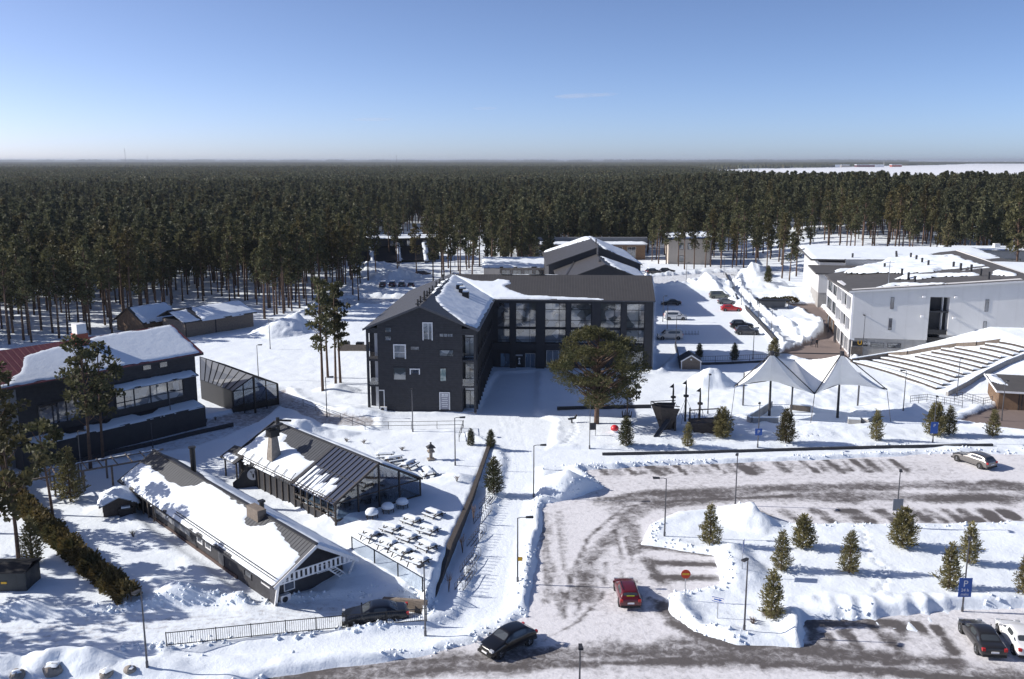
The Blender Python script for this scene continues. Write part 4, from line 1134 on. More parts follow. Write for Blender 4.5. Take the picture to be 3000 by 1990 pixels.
m = MB(); m.tube([(5.0, 11.4, 3.3), (5.0, 11.4, 4.6)], .22, 8); m.box(4.75, 11.15, 4.55, 5.25, 11.65, 4.72); m.build('vent_pipe', M['black'], barn)
m = MB(); m.tube([(4.7, 24.8, 3.6), (4.7, 24.8, 6.4)], .26, 10); m.tube([(4.7, 24.8, 6.4), (4.7, 24.8, 6.55)], .36, 10); m.build('flue', M['black'], barn)
m = MB(); m.bar((-.08, 0, BE - .1), (-.08, BL, BE - .1), .13, .12)
for k in range(32): m.bar((.35, .6 + k, BE + .42), (.35, .6 + k, BE + .2), .05)
m.bar((.33, .4, BE + .45), (.33, 18.8, BE + .45), .06); m.bar((.18, .4, BE + .33), (.18, 18.8, BE + .33), .05)
m.build('snow_guard', M['charcoal'], barn)
# gable trim: bargeboards, lattice tie, brackets
m = MB()
m.bar((-.05, -.04, BE - .12), (BWd / 2, -.04, BR - .1), .06, .26); m.bar((BWd + .05, -.04, BE - .12), (BWd / 2, -.04, BR - .1), .06, .26)
m.build('bargeboard', M['white'], barn)
m = MB()
m.bar((.5, .08, 2.28), (BWd - .3, .08, 2.28), .08, .1); m.bar((1.25, .08, 2.95), (BWd - 1.1, .08, 2.95), .08, .1)
for k in range(15):
    x = .9 + k * .41
    if 0.9 + .41 * k < BWd - .6:
        zt = min(2.95, BE + min(x, BWd - x) * .62 - .12)
        m.bar((x, .08, 2.28), (x, .08, zt), .2, .05)
m.build('lattice_tie', M['white'], barn)
m = MB()
m.bar((4.7, .08, 2.25), (6.75, 1.2, .35), .1, .1); m.bar((5.3, .08, 2.25), (6.95, 1.0, .75), .08, .08)
for k in range(6): 
    a = Vector((4.7, .08, 2.25)).lerp(Vector((6.75, 1.2, .35)), k / 6 + .08); b = Vector((5.3, .08, 2.25)).lerp(Vector((6.95, 1.0, .75)), k / 6 + .08); m.bar(a, b, .1, .05)
m.bar((7.2, .1, 2.3), (6.95, .9, .4), .16, .12)
m.bar((.35, .1, 2.3), (.62, 1.3, -.2), .2, .14)
m.build('bracket', M['white'], barn)
bf = Wall(.6, 1.4)
window(barn, bf, .95, 1.75, .95, 1.75, 'pane_dark', 'white', .07, label='white-framed gable window')
window(barn, bf, 3.9, 4.9, 1.5, 2.0, 'pane_dark', 'white', .06)
m = MB(); m.box(1.0, 1.0, .1, 1.85, 1.38, .78); o = m.build('heat_pump', M['white'], barn); mm = MB(); mm.disc((1.35, .995, .44), .24, (0, -1, 0), 14, .012); mm.build('fan', M['charcoal'], o)
bs = Wall(.6, BL - .8, -90)          # long side: u runs from far end to near end
yb = lambda y: BL - .8 - y
for y, wdt, zz, hh, fr_ in ((14.6, .9, 1.05, .75, 'white'), (12.9, .9, 1.05, .75, 'white'), (5.6, 1.1, .95, .8, 'charcoal'), (2.6, 1.2, 1.35, .55, 'white')):
    window(barn, bs, yb(y) - wdt / 2, yb(y) + wdt / 2, zz, zz + hh, 'pane_dark', fr_, .09)
for y in (10.4, 1.4):
    m = MB(); bs.box(m, yb(y) - .5, yb(y) + .5, .003, .07, -.2, 1.95); m.build('door', M['lamp'], barn)
m = MB(); bs.box(m, yb(24.5), yb(16.6), .003, .09, 1.0, 2.0); m.build('pale_panel', M['greywall'], barn)
m = MB(); bs.box(m, yb(26), yb(7.5), .003, .10, -.4, .38); m.build('brick_plinth', pm('brown_brick', (.075, .050, .044), .9, .25, 5), barn)
m = MB()
for y in np.arange(24.4, 31, 1.3): bs.box(m, yb(y) - .06, yb(y) + .06, .2, .32, -.3, 2.2)
m.build('veranda_post', M['timber'], barn)

# ================================================================== barn with the glass end
O2 = W(770, 1166, 2.7); A2 = 43.25
gb = thing('glass_barn', 'dark-roofed barn whose front third is a glazed hall', 'barn', (*O2, 0), R(A2))
CW, CL, CE, CR, CS = 10.4, 19.9, 2.7, 5.5, 7.7
m = MB()
m.slab([(.7, CS, -.5), (CW - .6, CS, -.5), (CW - .6, CS, 2.8), (CW / 2, CS, CR - .2), (.7, CS, 2.8)], (0, CL - CS - .6, 0))
m.build('wall', M['timberdark'], gb)
m = MB()
pane_roof(m, (0, CS, CE), (0, CL, CE), (CW / 2, CL, CR), (CW / 2, CS, CR), .16); pane_roof(m, (CW / 2, CS, CR), (CW / 2, CL, CR), (CW, CL, CE), (CW, CS, CE), .16)
roof = m.build('roof', M['tile_y'], gb)
m = MB(); m.bar((-.02, CS, CE + .06), (CW / 2, CS, CR + .06), .3, .12); m.bar((CW + .02, CS, CE + .06), (CW / 2, CS, CR + .06), .3, .12); m.bar((CW / 2, 0, CR + .05), (CW / 2, CL, CR + .05), .25, .1)
m.bar((-.02, CL, CE), (CW / 2, CL, CR), .1, .3); m.bar((CW + .02, CL, CE), (CW / 2, CL, CR), .1, .3)
m.build('ridge_cap', M['charcoal'], gb)
# dark glass roof with rafters
m = MB(); pane_roof(m, (0, .05, CE + .02), (0, CS - .1, CE + .02), (CW / 2, CS - .1, CR + .02), (CW / 2, .05, CR + .02), .04); pane_roof(m, (CW / 2, .05, CR + .02), (CW / 2, CS - .1, CR + .02), (CW, CS - .1, CE + .02), (CW, .05, CE + .02), .04)
M['roofglass'] = glassmat('blue_roof_glass', (.045, .052, .075), .12, .3, (.06, .07, .10))
go_ = m.build('glass_roof', M['roofglass'], gb)
m = MB()
for k in range(11):
    y = .1 + k * (CS - .3) / 10
    m.bar((0, y, CE + .06), (CW / 2, y, CR + .06), .09, .1); m.bar((CW, y, CE + .06), (CW / 2, y, CR + .06), .09, .1)
m.bar((CW / 4, 0, (CE + CR) / 2 + .06), (CW / 4, CS - .1, (CE + CR) / 2 + .06), .06, .08)
m.build('rafter', M['lamp'], go_)
cv = Vector((-CW / 2, 0, CE - CR)).normalized(); CLn = math.hypot(CW / 2, CR - CE)
snow_patch(gb, (CW / 2, 0, CR), (0, 1, 0), cv, [(CS + .3, 2.6), (10, 2.7), (13, 2.1), (15.2, 2.0), (15.8, 1.2), (17.2, .9), (17.6, 2.2), (18.6, 2.4), (19.6, 1.6), (19.7, CLn - .1), (CS + .25, CLn - .05)], .24, .22, 31, .3, lump=.1)
snow_patch(gb, (CW / 2, 0, CR), (0, 1, 0), Vector((CW / 2, 0, CE - CR)), [(.3, .5), (.3, CLn), (19.6, CLn), (19.6, .3), (CS, .3)], .30, .25, 32, .25)
for k in range(9):
    y = .5 + k * .78; d0 = (4.9, 4.4, 4.0, 3.3, 4.2, 3.1, 3.7, 3.0, 2.8)[k]
    if k >= 2: snow_patch(gb, (CW / 2, 0, CR + .05), (0, 1, 0), cv, [(y - .05, d0), (y + .55, d0 + .2), (y + .6, CLn - .1), (y - .05, CLn - .1)], .16, .14, 40 + k, .2)
# chimney of stone with a black hood
p = Vector((1.5, 13.6, 3.4))
m = MB()
b0, b1 = .62, .34
vs = [(p.x - b0, p.y - b0, 3.0), (p.x + b0, p.y - b0, 3.0), (p.x + b0, p.y + b0, 3.0), (p.x - b0, p.y + b0, 3.0), (p.x - b1, p.y - b1, 6.0), (p.x + b1, p.y - b1, 6.0), (p.x + b1, p.y + b1, 6.0), (p.x - b1, p.y + b1, 6.0)]
m.add(vs, [(0, 3, 2, 1), (4, 5, 6, 7), (0, 1, 5, 4), (1, 2, 6, 5), (2, 3, 7, 6), (3, 0, 4, 7)])
o = m.build('chimney', M['stone'], gb)
m = MB(); m.box(p.x - .5, p.y - .5, 6.0, p.x + .5, p.y + .5, 6.7); m.bar((p.x - .8, p.y, 6.85), (p.x + 1.3, p.y + .3, 7.0), .25, .2); m.box(p.x - .25, p.y - .25, 6.7, p.x + .25, p.y + .25, 7.0); m.build('hood', M['black'], o)
m = MB(); m.tube([(CW / 2 - .9, 17.6, 4.8), (CW / 2 - .9, 17.6, 6.6)], .2, 8); m.bar((CW / 2 - .9, 17.6, 6.3), (CW / 2 + .6, 17.4, 6.0), .2); m.build('flue', M['black'], gb)
# left side: posts, rails, boards
m = MB()
for y in np.arange(.15, CL - .3, 1.22): m.bar((.25, y, .0), (.25, y, CE + .05), .14)
m.bar((.25, .1, 1.75), (.25, CS, 1.75), .1); m.bar((.25, .1, 1.2), (.25, CS, 1.2), .08)
for y in np.arange(CS, CL - .5, 1.7): m.bar((-.35, y, CE + .1), (.9, y + .5, CE + .8), .05)
m.bar((-.1, .1, CE + .32), (-.1, CL, CE + .32), .06); m.bar((.12, .1, CE + .42), (.12, CL, CE + .42), .05)
m.build('post_row', M['timberdark'], gb)
m = MB(); m.box(.3, .2, -.2, .36, CS, 1.2); m.box(.30, CS, -.3, .36, CL - .6, 2.6); m.build('side_board', M['charcoal'], gb)
m = MB(); m.box(.38, .2, 1.25, .41, CS - .1, CE); m.box(CW - .4, .2, .7, CW - .37, CS - .1, CE); m.slab([(.4, .12, 1.0), (CW - .4, .12, 1.0), (CW - .4, .12, CE), (CW / 2, .12, CR - .1), (.4, .12, CE)], (0, .02, 0)); m.build('glazing', M['clear'], gb)
m = MB()
for x in (.25, 2.8, CW / 2, 7.6, CW - .25): m.bar((x, .12, .3), (x, .12, CE + (CR - CE) * (1 - abs(x - CW / 2) / (CW / 2))), .14)
m.bar((.2, .12, 1.0), (CW - .2, .12, 1.0), .12, .2); m.bar((0, .02, CE), (CW / 2, .02, CR), .12, .2); m.bar((CW, .02, CE), (CW / 2, .02, CR), .12, .2); m.bar((.2, .12, CE), (CW - .2, .12, CE), .1)
m.bar((CW - .25, .1, CE), (CW - .25, CS, CE), .14); m.box(CW - .5, .2, .2, CW - .3, CS, 1.0)
m.build('gable_frame', M['timberdark'], gb)
m = MB(); m.box(.4, .25, .55, CW - .5, CS - .05, .78); m.build('deck', M['brown'], gb)
m = MB()
for k in range(9): m.box(.3 + .25, .2 + k * .8, CE - .35, 3.0, .24 + k * .8, CE - .28)
for x in (1.2, 3.4, 5.6): m.tube([(x, 0.02, CE + .5), (x, .02, CE + .42)], .18, 6)
m.build('lantern_row', M['timberdark'], gb)

# ================================================================== entrance canopy and emblem board between the barns
cx, cy = W(548, 1118)
can = thing('entrance_canopy', 'small dark gabled entrance canopy between the two barns', 'canopy', (cx, cy, gz(cx, cy) - .1), R(43))
m = MB()
for x, y in ((0, 0), (2.8, 0), (0, 2.6), (2.8, 2.6)): m.bar((x, y, 0), (x, y, 2.3), .14)
m.bar((0, 0, 2.3), (2.8, 0, 2.3), .14); m.bar((0, 2.6, 2.3), (2.8, 2.6, 2.3), .14); m.bar((0, 0, .1), (1.2, 0, 2.2), .08)
m.build('frame', M['timberdark'], can)
m = MB(); pane_roof(m, (-.4, -.4, 2.3), (-.4, 3.0, 2.3), (1.4, 3.0, 3.2), (1.4, -.4, 3.2), .12); pane_roof(m, (1.4, -.4, 3.2), (1.4, 3.0, 3.2), (3.2, 3.0, 2.3), (3.2, -.4, 2.3), .12)
m.build('roof', M['charcoal'], can)
snow_patch(can, (1.4, 0, 3.2), (0, 1, 0), (-1.8, 0, -.9), [(.2, .9), (2.8, 1.0), (2.8, 1.95), (.2, 1.95)], .15, .15, 5, .2)
ex, ey = W(582, 1130)
em = thing('emblem_board', 'dark stepped board with a white round stag emblem between the barns', 'sign board', (ex, ey, gz(ex, ey)), R(20))
m = MB(); m.slab([(-1.9, 0, 0), (1.3, 0, 0), (1.3, 0, 1.9), (.8, 0, 1.9), (.8, 0, 2.25), (-.4, 0, 2.25), (-.4, 0, 1.9), (-.9, 0, 1.7), (-1.2, 0, 1.2), (-1.9, 0, .7)], (0, .08, 0)); m.bar((-.6, .12, 0), (-.6, .12, 1.9), .1); m.bar((1.2, .14, -.2), (1.2, .14, 2.9), .14)
m.build('board', M['charcoal'], em)
m = MB(); m.disc((.2, -.002, 1.35), .62, (0, -1, 0), 28, .02); e1 = m.build('emblem_disc', M['white'], em)
m = MB()
hd = [(-.08, .1), (-.10, -.12), (-.05, -.34), (.05, -.34), (.10, -.12), (.08, .1)]
m.slab([(.2 + x, -.026, 1.30 + z) for x, z in hd], (0, -.012, 0))
for s_ in (-1, 1):
    P_ = [(0.06, .1), (.16, .22), (.26, .30), (.27, .46)]
    for a, b in zip(P_, P_[1:]): m.bar((.2 + s_ * a[0], -.03, 1.30 + a[1]), (.2 + s_ * b[0], -.03, 1.30 + b[1]), .06, .012)
    m.bar((.2 + s_ * .16, -.03, 1.52), (.2 + s_ * .12, -.03, 1.74), .05, .012); m.bar((.2 + s_ * .09, -.03, 1.40), (.2 + s_ * .24, -.03, 1.36), .06, .012)
m.build('stag_head', M['charcoal'], e1)

# ================================================================== snow-capped hut left of the long barn
hx, hy = W(240, 1203)
hut = thing('sauna_hut', 'small timber hut with a thick snow cap beside the long barn', 'hut', (hx, hy, .05), R(24))
m = MB(); m.box(0, 0, -.3, 2.9, 2.6, 1.55); m.slab([(0, 0, 1.55), (2.9, 0, 1.55), (1.45, 0, 2.15)], (0, 2.6, 0)); m.build('wall', M['timberdark'], hut)
m = MB(); Wall(0, 2.6, -90).box(m, .6, 1.5, .003, .06, .05, 1.5); m.build('door', M['timber'], hut)
m = MB(); pane_roof(m, (-.35, -.4, 1.45), (-.35, 3.0, 1.45), (1.45, 3.0, 2.25), (1.45, -.4, 2.25), .1); pane_roof(m, (1.45, -.4, 2.25), (1.45, 3.0, 2.25), (3.25, 3.0, 1.45), (3.25, -.4, 1.45), .1); m.build('roof', M['charcoal'], hut)
snow_patch(hut, (1.45, -.4, 2.25), (0, 1, 0), (-1.8, 0, -.8), [(.0, -.2), (3.4, -.2), (3.4, 1.95), (.0, 1.95)], .38, .18, 51, .12); snow_patch(hut, (1.45, -.4, 2.25), (0, 1, 0), (1.8, 0, -.8), [(.0, -.2), (3.4, -.2), (3.4, 1.95), (.0, 1.95)], .38, .18, 52, .12)
bx, by = W(292, 1196)
t = thing('waste_bin', 'black bin with snow on its lid by the timber hut', 'bin', (bx, by, .05), R(24))
m = MB(); m.box(-.6, -.4, -.1, .6, .4, .95); m.build('body', M['black'], t); m = MB(); m.box(-.65, -.45, .951, .65, .45, 1.05); m.build('lid', M['charcoal'], t); m = MB(); m.box(-.4, -.35, 1.05, .4, .3, 1.2); m.build('snow_cap', M['roofsnow'], t)

# ================================================================== green-black transformer kiosk, bottom left
ux, uy = W(63, 1373)
ub = thing('transformer_kiosk', 'dark metal transformer kiosk with a small yellow warning plate', 'kiosk', (ux, uy, 0), R(2))
m = MB(); m.box(-3.6, 0, -.2, 0, 2.4, 1.85); m.build('body', pm('dark_green_sheet', (.040, .045, .048), .6, .15, 2, wave=('X', 1.3, .01, .2)), ub)
m = MB(); m.slab([(-3.75, -.15, 1.852), (.12, -.15, 1.852), (.12, -.15, 1.95), (-3.75, -.15, 1.95)], (0, 2.75, 0)); m.slab([(-3.7, -.1, 1.95), (.1, -.1, 1.95), (.1, 1.2, 2.3), (-3.7, 1.2, 2.3)], (0, 0, -.05)); m.slab([(-3.7, 2.55, 1.95), (.1, 2.55, 1.95), (.1, 1.2, 2.3), (-3.7, 1.2, 2.3)], (0, 0, -.05)); m.build('roof', M['black'], ub)
m = MB(); m.box(-1.95, -.03, .95, -1.5, -.004, 1.12); m.build('warning_plate', M['yellow'], ub)
# ================================================================== white building on the right
WA = (58.66, 156.39); WANG = -10.47
wb = thing('white_building', 'white two-storey block on a concrete base with a glazed left end', 'building', (*WA, 0), R(WANG))
z2 = zc(2350, 700, 3.637)
def wu(x, y): return onplane(WA, WANG, *z2(x, y))
DX0 = wu(1335, 1000)[0]; DX1 = wu(1545, 1000)[0]                    # the stair recess
B1 = 3.9; B2 = wu(1900, 1040)[1]
LW = 46.0
top = lambda a: 12.0 + .092 * a
foot = [(0, 0), (LW, 0), (LW, 50), (28, 50), (0, 31)]
m = MB()
m.slab([(0, 0, B1), (DX0, 0, B1), (DX0, 0, top(DX0)), (0, 0, top(0))], (0, 3, 0))
m.slab([(DX1, 0, B2), (29, 0, B2), (29, 0, top(29)), (DX1, 0, top(DX1))], (0, 3, 0))
m.slab([(29, 0, B2), (LW, 0, B2), (LW, 0, 11.5), (29, 0, 11.5)], (0, 3, 0))
rt = wu(1450, 622)[1]
m.slab([(DX0 - .01, .02, rt), (DX1 + .01, .02, rt), (DX1 + .01, .02, top(DX1) - .02), (DX0 - .01, .02, top(DX0) - .02)], (0, 3, 0))
m.slab([(.5, 3, -.5), (29, 3, -.5), (29, 3, top(29) - 1.3), (.5, 3, top(0) - 1.3)], (0, 20, 0))
m.slab([(.5, 23, -.5), (29, 23, -.5), (29, 23, top(29) - 1.3), (.5, 23, 10.0)], (0, 8, 0))
m.slab([(20, 31, -.5), (28.9, 31, -.5), (28.9, 31, 14.0), (20, 31, 13.0)], (0, 18, 0))
wbm = m.build('wall', M['whitewall'], wb)
m = MB(); m.box(.25, .18, -.6, DX0 + .05, 3, B1); m.box(DX0 + 2.0, .16, -.6, LW, 3, B2 + .05); m.box(DX0, .9, -.6, DX0 + 2.1, 3, B1)
m.build('concrete_base', M['concrete'], wb)
m = MB(); m.box(DX0 + .02, 1.9, B1, DX1 - .02, 2.0, rt); m.box(DX0 + .1, .1, (B2 + rt) / 2 + .6, DX1 - .1, 1.9, (B2 + rt) / 2 + .85); o = m.build('stair_recess', M['charcoal'], wb)
m = MB(); m.box(DX0 - .02, .04, B1 - .2, DX1, 1.9, B1 + .5); m.box(DX0 + .1, .03, B2 + .1, DX1 - .1, .07, B2 + .9); m.build('landing', M['black'], o)
m = MB(); m.box(DX1 - .85, 1.0, B1 + .5, DX1 - .75, 1.9, rt); m.build('pale_column', M['white'], o)
ww = Wall(0, 0)
for x0, y0, x1, y1 in ((950, 625, 970, 745), (928, 850, 948, 970), (1957, 648, 1978, 772), (1934, 880, 1952, 1000)):
    a = wu(x0, y0); b = wu(x1, y1)
    window(wb, ww, a[0], b[0], b[1], a[1], 'pane_dark', 'lamp', .05)
for x, y in ((1292, 616), (1272, 824), (1632, 622), (1612, 842)):
    u, z = wu(x, y); m = MB(); m.tube([(u, 0, z), (u, -.45, z + .06)], [.14, .2], 8); m.box(u - .22, -.6, z - .1, u + .22, -.2, z + .16); m.build('wall_lamp', M['white'], wb)
for x0, y0, x1, y1, pn in ((738, 1112, 868, 1155, 'pane_dark'), (918, 1115, 1048, 1162, 'pane_dark')):
    a = wu(x0, y0); b = wu(x1, y1)
    window(wb, Wall(0, .18), a[0], b[0], b[1], a[1], pn, 'charcoal', .06, (), (.5,))
a = wu(540, 1095); b = wu(697, 1145)
m = MB(); m.box(a[0] - .05, .08, b[1], b[0], .178, a[1]); o = m.build('fascia_sign', M['black'], wb)
def text(txt, parent, loc, size, mat, rot=(math.pi / 2, 0, 0), name='lettering', ex=.008, ax='LEFT'):
    c = bpy.data.curves.new(name, 'FONT'); c.body = txt; c.size = size; c.extrude = ex; c.align_x = ax
    o = bpy.data.objects.new(name, c); COL.objects.link(o); o.parent = parent; o.location = loc; o.rotation_euler = rot
    c.materials.append(M[mat])
    me = bpy.data.meshes.new_from_object(o.evaluated_get(bpy.context.evaluated_depsgraph_get())); bpy.data.objects.remove(o)
    return _lt(name, me, parent, loc, rot)
def _lt(name, me, parent, loc, rot):
    o = link(name, me, parent, loc); o.rotation_euler = rot; return o
text('U', o, (a[0] + .75, .07, b[1] + .22), 1.15, 'yellow'); text('inila', o, (a[0] + 1.75, .07, b[1] + .3), .75, 'white')
a = wu(525, 1150); b = wu(640, 1235); m = MB(); m.box(a[0], .08, max(.2, b[1]), b[0], .178, a[1]); m.build('poster_board', M['timber'], wb)
# glazed left end: two storeys of white-banded balcony windows over a dark shop front
wlft = Wall(.5, 31, -90)
m = MB()
for (v0, v1, ox) in ((31 - 16.6, 31 - .02, 1.3), (.02, 31 - 17.2, .9)):
    for z0, z1 in ((10.75, 11.75), (7.0, 8.15), (3.5, 4.5)): wlft.box(m, v0, v1, .02, ox - .5, z0 - (.5 if v0 < 1 and z0 > 10 else 0), z1 - (.6 if v0 < 1 and z0 > 10 else 0))
    n = 4 if v0 > 1 else 3
    for k in range(n):
        u = v0 + .15 + (v1 - v0 - .3) * k / (n - 1); wlft.box(m, u - .13, u + .13, .03, ox - .52, 4.4, 10.8)
m.build('balcony_band', M['white'], wb)
for (v0, v1, n) in ((31 - 16.6, 31 - .1, 3), (.1, 31 - 17.2, 2)):
    for k in range(n):
        for z in (4.6, 8.2):
            a = v0 + (v1 - v0) * k / n; b = v0 + (v1 - v0) * (k + 1) / n
            window(wb, wlft, a + .25, b - .25, z, z + 2.4, 'pane_pale' if k % 2 else 'pane', 'charcoal', .1, (.33, .66), (), depth=.14)
for k in range(7):
    window(wb, wlft, .6 + k * 4.3, 3.9 + k * 4.3, .3, 3.1, 'pane', 'brown' if k < 3 else 'white', .16, (.5,), depth=.12, name='shop_window')
for u in (6.5, 14.2, 15.4, 22, 30.9):
    m = MB(); wlft.box(m, u - .12, u + .12, .5, .75, -.3, 3.6); m.build('post', M['lamp'], wb)
# roof: dark felt with patches of snow
def rz(a, t): return top(a) + .06 - (.030 * t * max(0, 1 - a / 28))
m = MB(); pts = [(-.3, -.3), (29.2, -.3), (29.2, 50), (28, 50.2), (-.3, 31.2)]
m.slab([(a, t, rz(a, t)) for a, t in ((-.9, -.35), (29.2, -.35), (29.2, 25), (-.9, 25))], (0, 0, -.3))
m.slab([(a, t, rz(a, t) - .004) for a, t in ((-.4, 25.02), (29.2, 25.02), (29.2, 50.2), (26, 50.2), (-.4, 31.3))], (0, 0, -.3))
m.slab([(29.21, -.3, 11.6), (LW, -.3, 11.6), (LW, 50, 12.6), (29.21, 50, 12.6)], (0, 0, -.3))
m.build('roof', M['bitumen'], wb)
m = MB(); m.slab([(-.95, -.42, top(0) - .28), (29.2, -.42, top(29.2) - .28), (29.2, -.42, top(29.2) + .06), (-.95, -.42, top(0) + .06)], (0, .06, 0)); m.slab([(29.22, -.4, 11.2), (29.22, 50, 12.3), (29.22, 50, 14.9), (29.22, -.4, 14.75)], (.3, 0, 0)); m.build('fascia', M['whitewall'], wb)
def wroof(px, py):
    """roof pixel -> (a, t)"""
    d = ray(*z2(px, py)); c, s = math.cos(R(WANG)), math.sin(R(WANG)); z = 13.0
    for _ in range(30):
        t = (z - CAM_H) / d[2]; dx, dy = d[0] * t - WA[0], d[1] * t - WA[1]
        a, tt = dx * c + dy * s, -dx * s + dy * c; z = .5 * z + .5 * rz(a, tt)
    return a, tt
wN = Vector((.092, 0, 0))
def wsnow(pxs, th, seed, rough=.5):
    poly = [wroof(*p) for p in pxs]
    snow_patch(wb, (0, 0, rz(0, 0) - .02), (1, 0, .092), (0, 1, -.012), [(a / math.cos(math.atan(.092)) * 1.0, t) for a, t in poly], th + .25, .45, seed, rough, lump=.5, soft=.7)
wsnow([(435, 385), (640, 380), (880, 365), (1100, 372), (1400, 345), (1500, 325), (1700, 312), (1950, 285), (1800, 225), (1560, 125), (1300, 170), (1060, 192), (900, 225), (850, 265), (700, 300), (560, 335)], .25, 61)
wsnow([(1000, 430), (1080, 400), (1400, 388), (1600, 372), (1930, 378), (1700, 392), (1450, 402), (1250, 428)], .2, 62)
wsnow([(1700, 335), (1900, 312), (2040, 310), (1990, 290), (1900, 305)], .2, 63)
wsnow([(2040, 380), (2130, 390), (2300, 392), (2260, 360), (2080, 330), (2050, 345)], .2, 64)
wsnow([(800, 516), (1000, 498), (1300, 485), (1550, 478), (1540, 474), (1250, 478), (950, 488)], .12, 65, .3)
snow_patch(wb, (29.6, 0, 11.65), (1, 0, 0), (0, 1, .02), [(.3, 1), (16, 1), (16, 48), (.3, 48)], .25, .8, 66)
m = MB()
for x, y in ((1060, 388), (1130, 430), (1197, 472), (1342, 295), (1275, 268), (1214, 238), (1155, 212), (876, 325), (1610, 312), (1687, 330), (1800, 345), (1900, 390), (1985, 428)):
    a, t = wroof(x, y); m.tube([(a, t, rz(a, t)), (a, t, rz(a, t) + 1.25)], .22, 7)
m.build('roof_vent', M['charcoal'], wb)
a, t = wroof(918, 490)
m = MB(); m.bar((a, t, rz(a, t)), (a, t, rz(a, t) + 4.2), .1); m.bar((a - .8, t, rz(a, t) + 3.9), (a + .8, t, rz(a, t) + 3.9), .07); m.bar((a - .5, t, rz(a, t) + 3.3), (a + .5, t, rz(a, t) + 3.3), .07); m.build('antenna', M['steel'], wb)

# the wing behind it
CA_ = W(1886, 711); rb2 = thing('rear_white_wing', 'white wing with split-level snowy roofs behind the white block', 'building', (*CA_, 0), R(WANG))
H2 = 8.3
m = MB(); m.box(0, 0, 3.6, 46, 14, H2 - .1); m.box(2, 14, 0, 46, 44, H2 + .9); m.build('wall', M['whitewall'], rb2)
m = MB(); m.box(.1, .1, -.4, 45.9, 14, 3.6); m.build('concrete_base', M['concrete'], rb2)
m = MB(); m.box(8, 13.9, H2 - .05, 46, 14.2, H2 + 1.7); m.build('clerestory', M['steel'], rb2)
m = MB(); m.slab([(-.8, -.5, H2), (46, -.5, H2), (46, 14, H2 + .3), (-.8, 14, H2 + .3)], (0, 0, -.35)); m.slab([(-.2, 14.2, H2 + 1.7), (46, 14.2, H2 + 1.9), (46, 44, H2 + 2.6), (-.2, 44, H2 + 2.3)], (0, 0, -.4)); m.build('roof', M['bitumen'], rb2)
snow_patch(rb2, (0, 0, H2), (1, 0, 0), (0, 14, .3), [(3.5, .6), (16, 1.8), (22, 4), (46, 5), (46, 13), (14, 13), (9, 9), (5, 6)], .3, .6, 71, .7)
snow_patch(rb2, (0, 14.2, H2 + 1.7), (1, 0, 0), (0, 30, .8), [(.2, .5), (12, .6), (13.5, 1.2), (30, 1), (34, 6), (40, 3), (46, 8), (46, 29), (.5, 29)], .3, .8, 72, .7)
m = MB()
for x, y in ((20, 15), (21, 20), (22, 25), (10, 16.5), (26, 12), (12, 5)): m.tube([(x, y, H2 + (1.8 if y > 14 else .1)), (x, y, H2 + (3.1 if y > 14 else 1.4))], .25, 6)
m.build('roof_vent', M['charcoal'], rb2)
# grey flat-roofed block further right
ga = W(2196, 640)
gbk = thing('grey_block', 'low grey flat-roofed block behind the white block, far right', 'building', (*ga, 0), R(-3))
gzz = 7.8
m = MB(); m.box(0, 0, -1, 40, 12, gzz); m.build('wall', M['greywall'], gbk)
m = MB(); m.box(-.3, -.3, gzz, 40.3, 12.3, gzz + .3); m.build('roof', M['charcoal'], gbk); snow_patch(gbk, (0, 0, gzz + .3), (1, 0, 0), (0, 1, 0), [(-.2, -.2), (40, -.2), (40, 12), (-.2, 12)], .3, .8, 73)
for x, w_ in ((15.2, 4.2), (25.5, 3.2)): window(gbk, Wall(0, 0), x, x + w_, gzz - 4.4, gzz - 2.4, 'pane_dark', 'charcoal', .1, (.5,))
m = MB(); m.box(14, 5, gzz + .3, 15.6, 6.5, gzz + 1.7); m.build('roof_fan', M['white'], gbk)

# ================================================================== buildings far behind the hotel
def gbox(name, label, cat, at_, rz, w, d, h, wallm, roofm, parts):
    t = thing(name, label, cat, (at_[0], at_[1], 0), R(rz))
    m = MB(); m.box(0, 0, -.5, w, d, h); m.build('wall', M[wallm], t)
    return t
bd = thing('dark_gabled_house', 'dark two-part gabled house with snow on the right roof slope, behind the hotel', 'building', (20.6, 203, 0), 0)
m = MB()
m.slab([(-9.8, 0, -.5), (9.8, 0, -.5), (9.8, 0, 7.7), (0, 0, 11.3), (-9.8, 0, 7.7)], (0, 22, 0))
m.slab([(-11.6, 22, -.5), (10.9, 22, -.5), (10.9, 22, 9.0), (.6, 22, 13.1), (-11.6, 22, 8.9)], (0, 33, 0))
m.build('wall', M['charcoal'], bd)
m = MB()
for (y0, y1, xl, zl, xr, zr, zt) in ((-.3, 22.0, -10.4, 7.6, 10.4, 7.6, 11.5), (21.8, 55, -12.2, 8.8, 11.4, 8.9, 13.3)):
    rx = 0 if y0 < 1 else .6
    pane_roof(m, (xl, y0, zl), (xl, y1, zl), (rx, y1, zt), (rx, y0, zt), .2); pane_roof(m, (rx, y0, zt), (rx, y1, zt), (xr, y1, zr), (xr, y0, zr), .2)
rf = m.build('roof', M['roofdark_y'], bd)
snow_patch(bd, (0, -.3, 11.5), (0, 1, 0), (10.4, 0, -3.9), [(.3, 3.2), (2.5, 1.4), (6, 2.2), (11, 1.3), (16, 1.7), (20, .9), (21.8, 10.8), (.3, 10.8)], .3, .4, 81, .6)
snow_patch(bd, (.6, 21.8, 13.3), (0, 1, 0), (10.8, 0, -4.4), [(.3, 1.5), (6, 1.2), (14, .7), (33, .2), (33, 11.4), (.3, 11.4)], .3, .4, 82, .5)
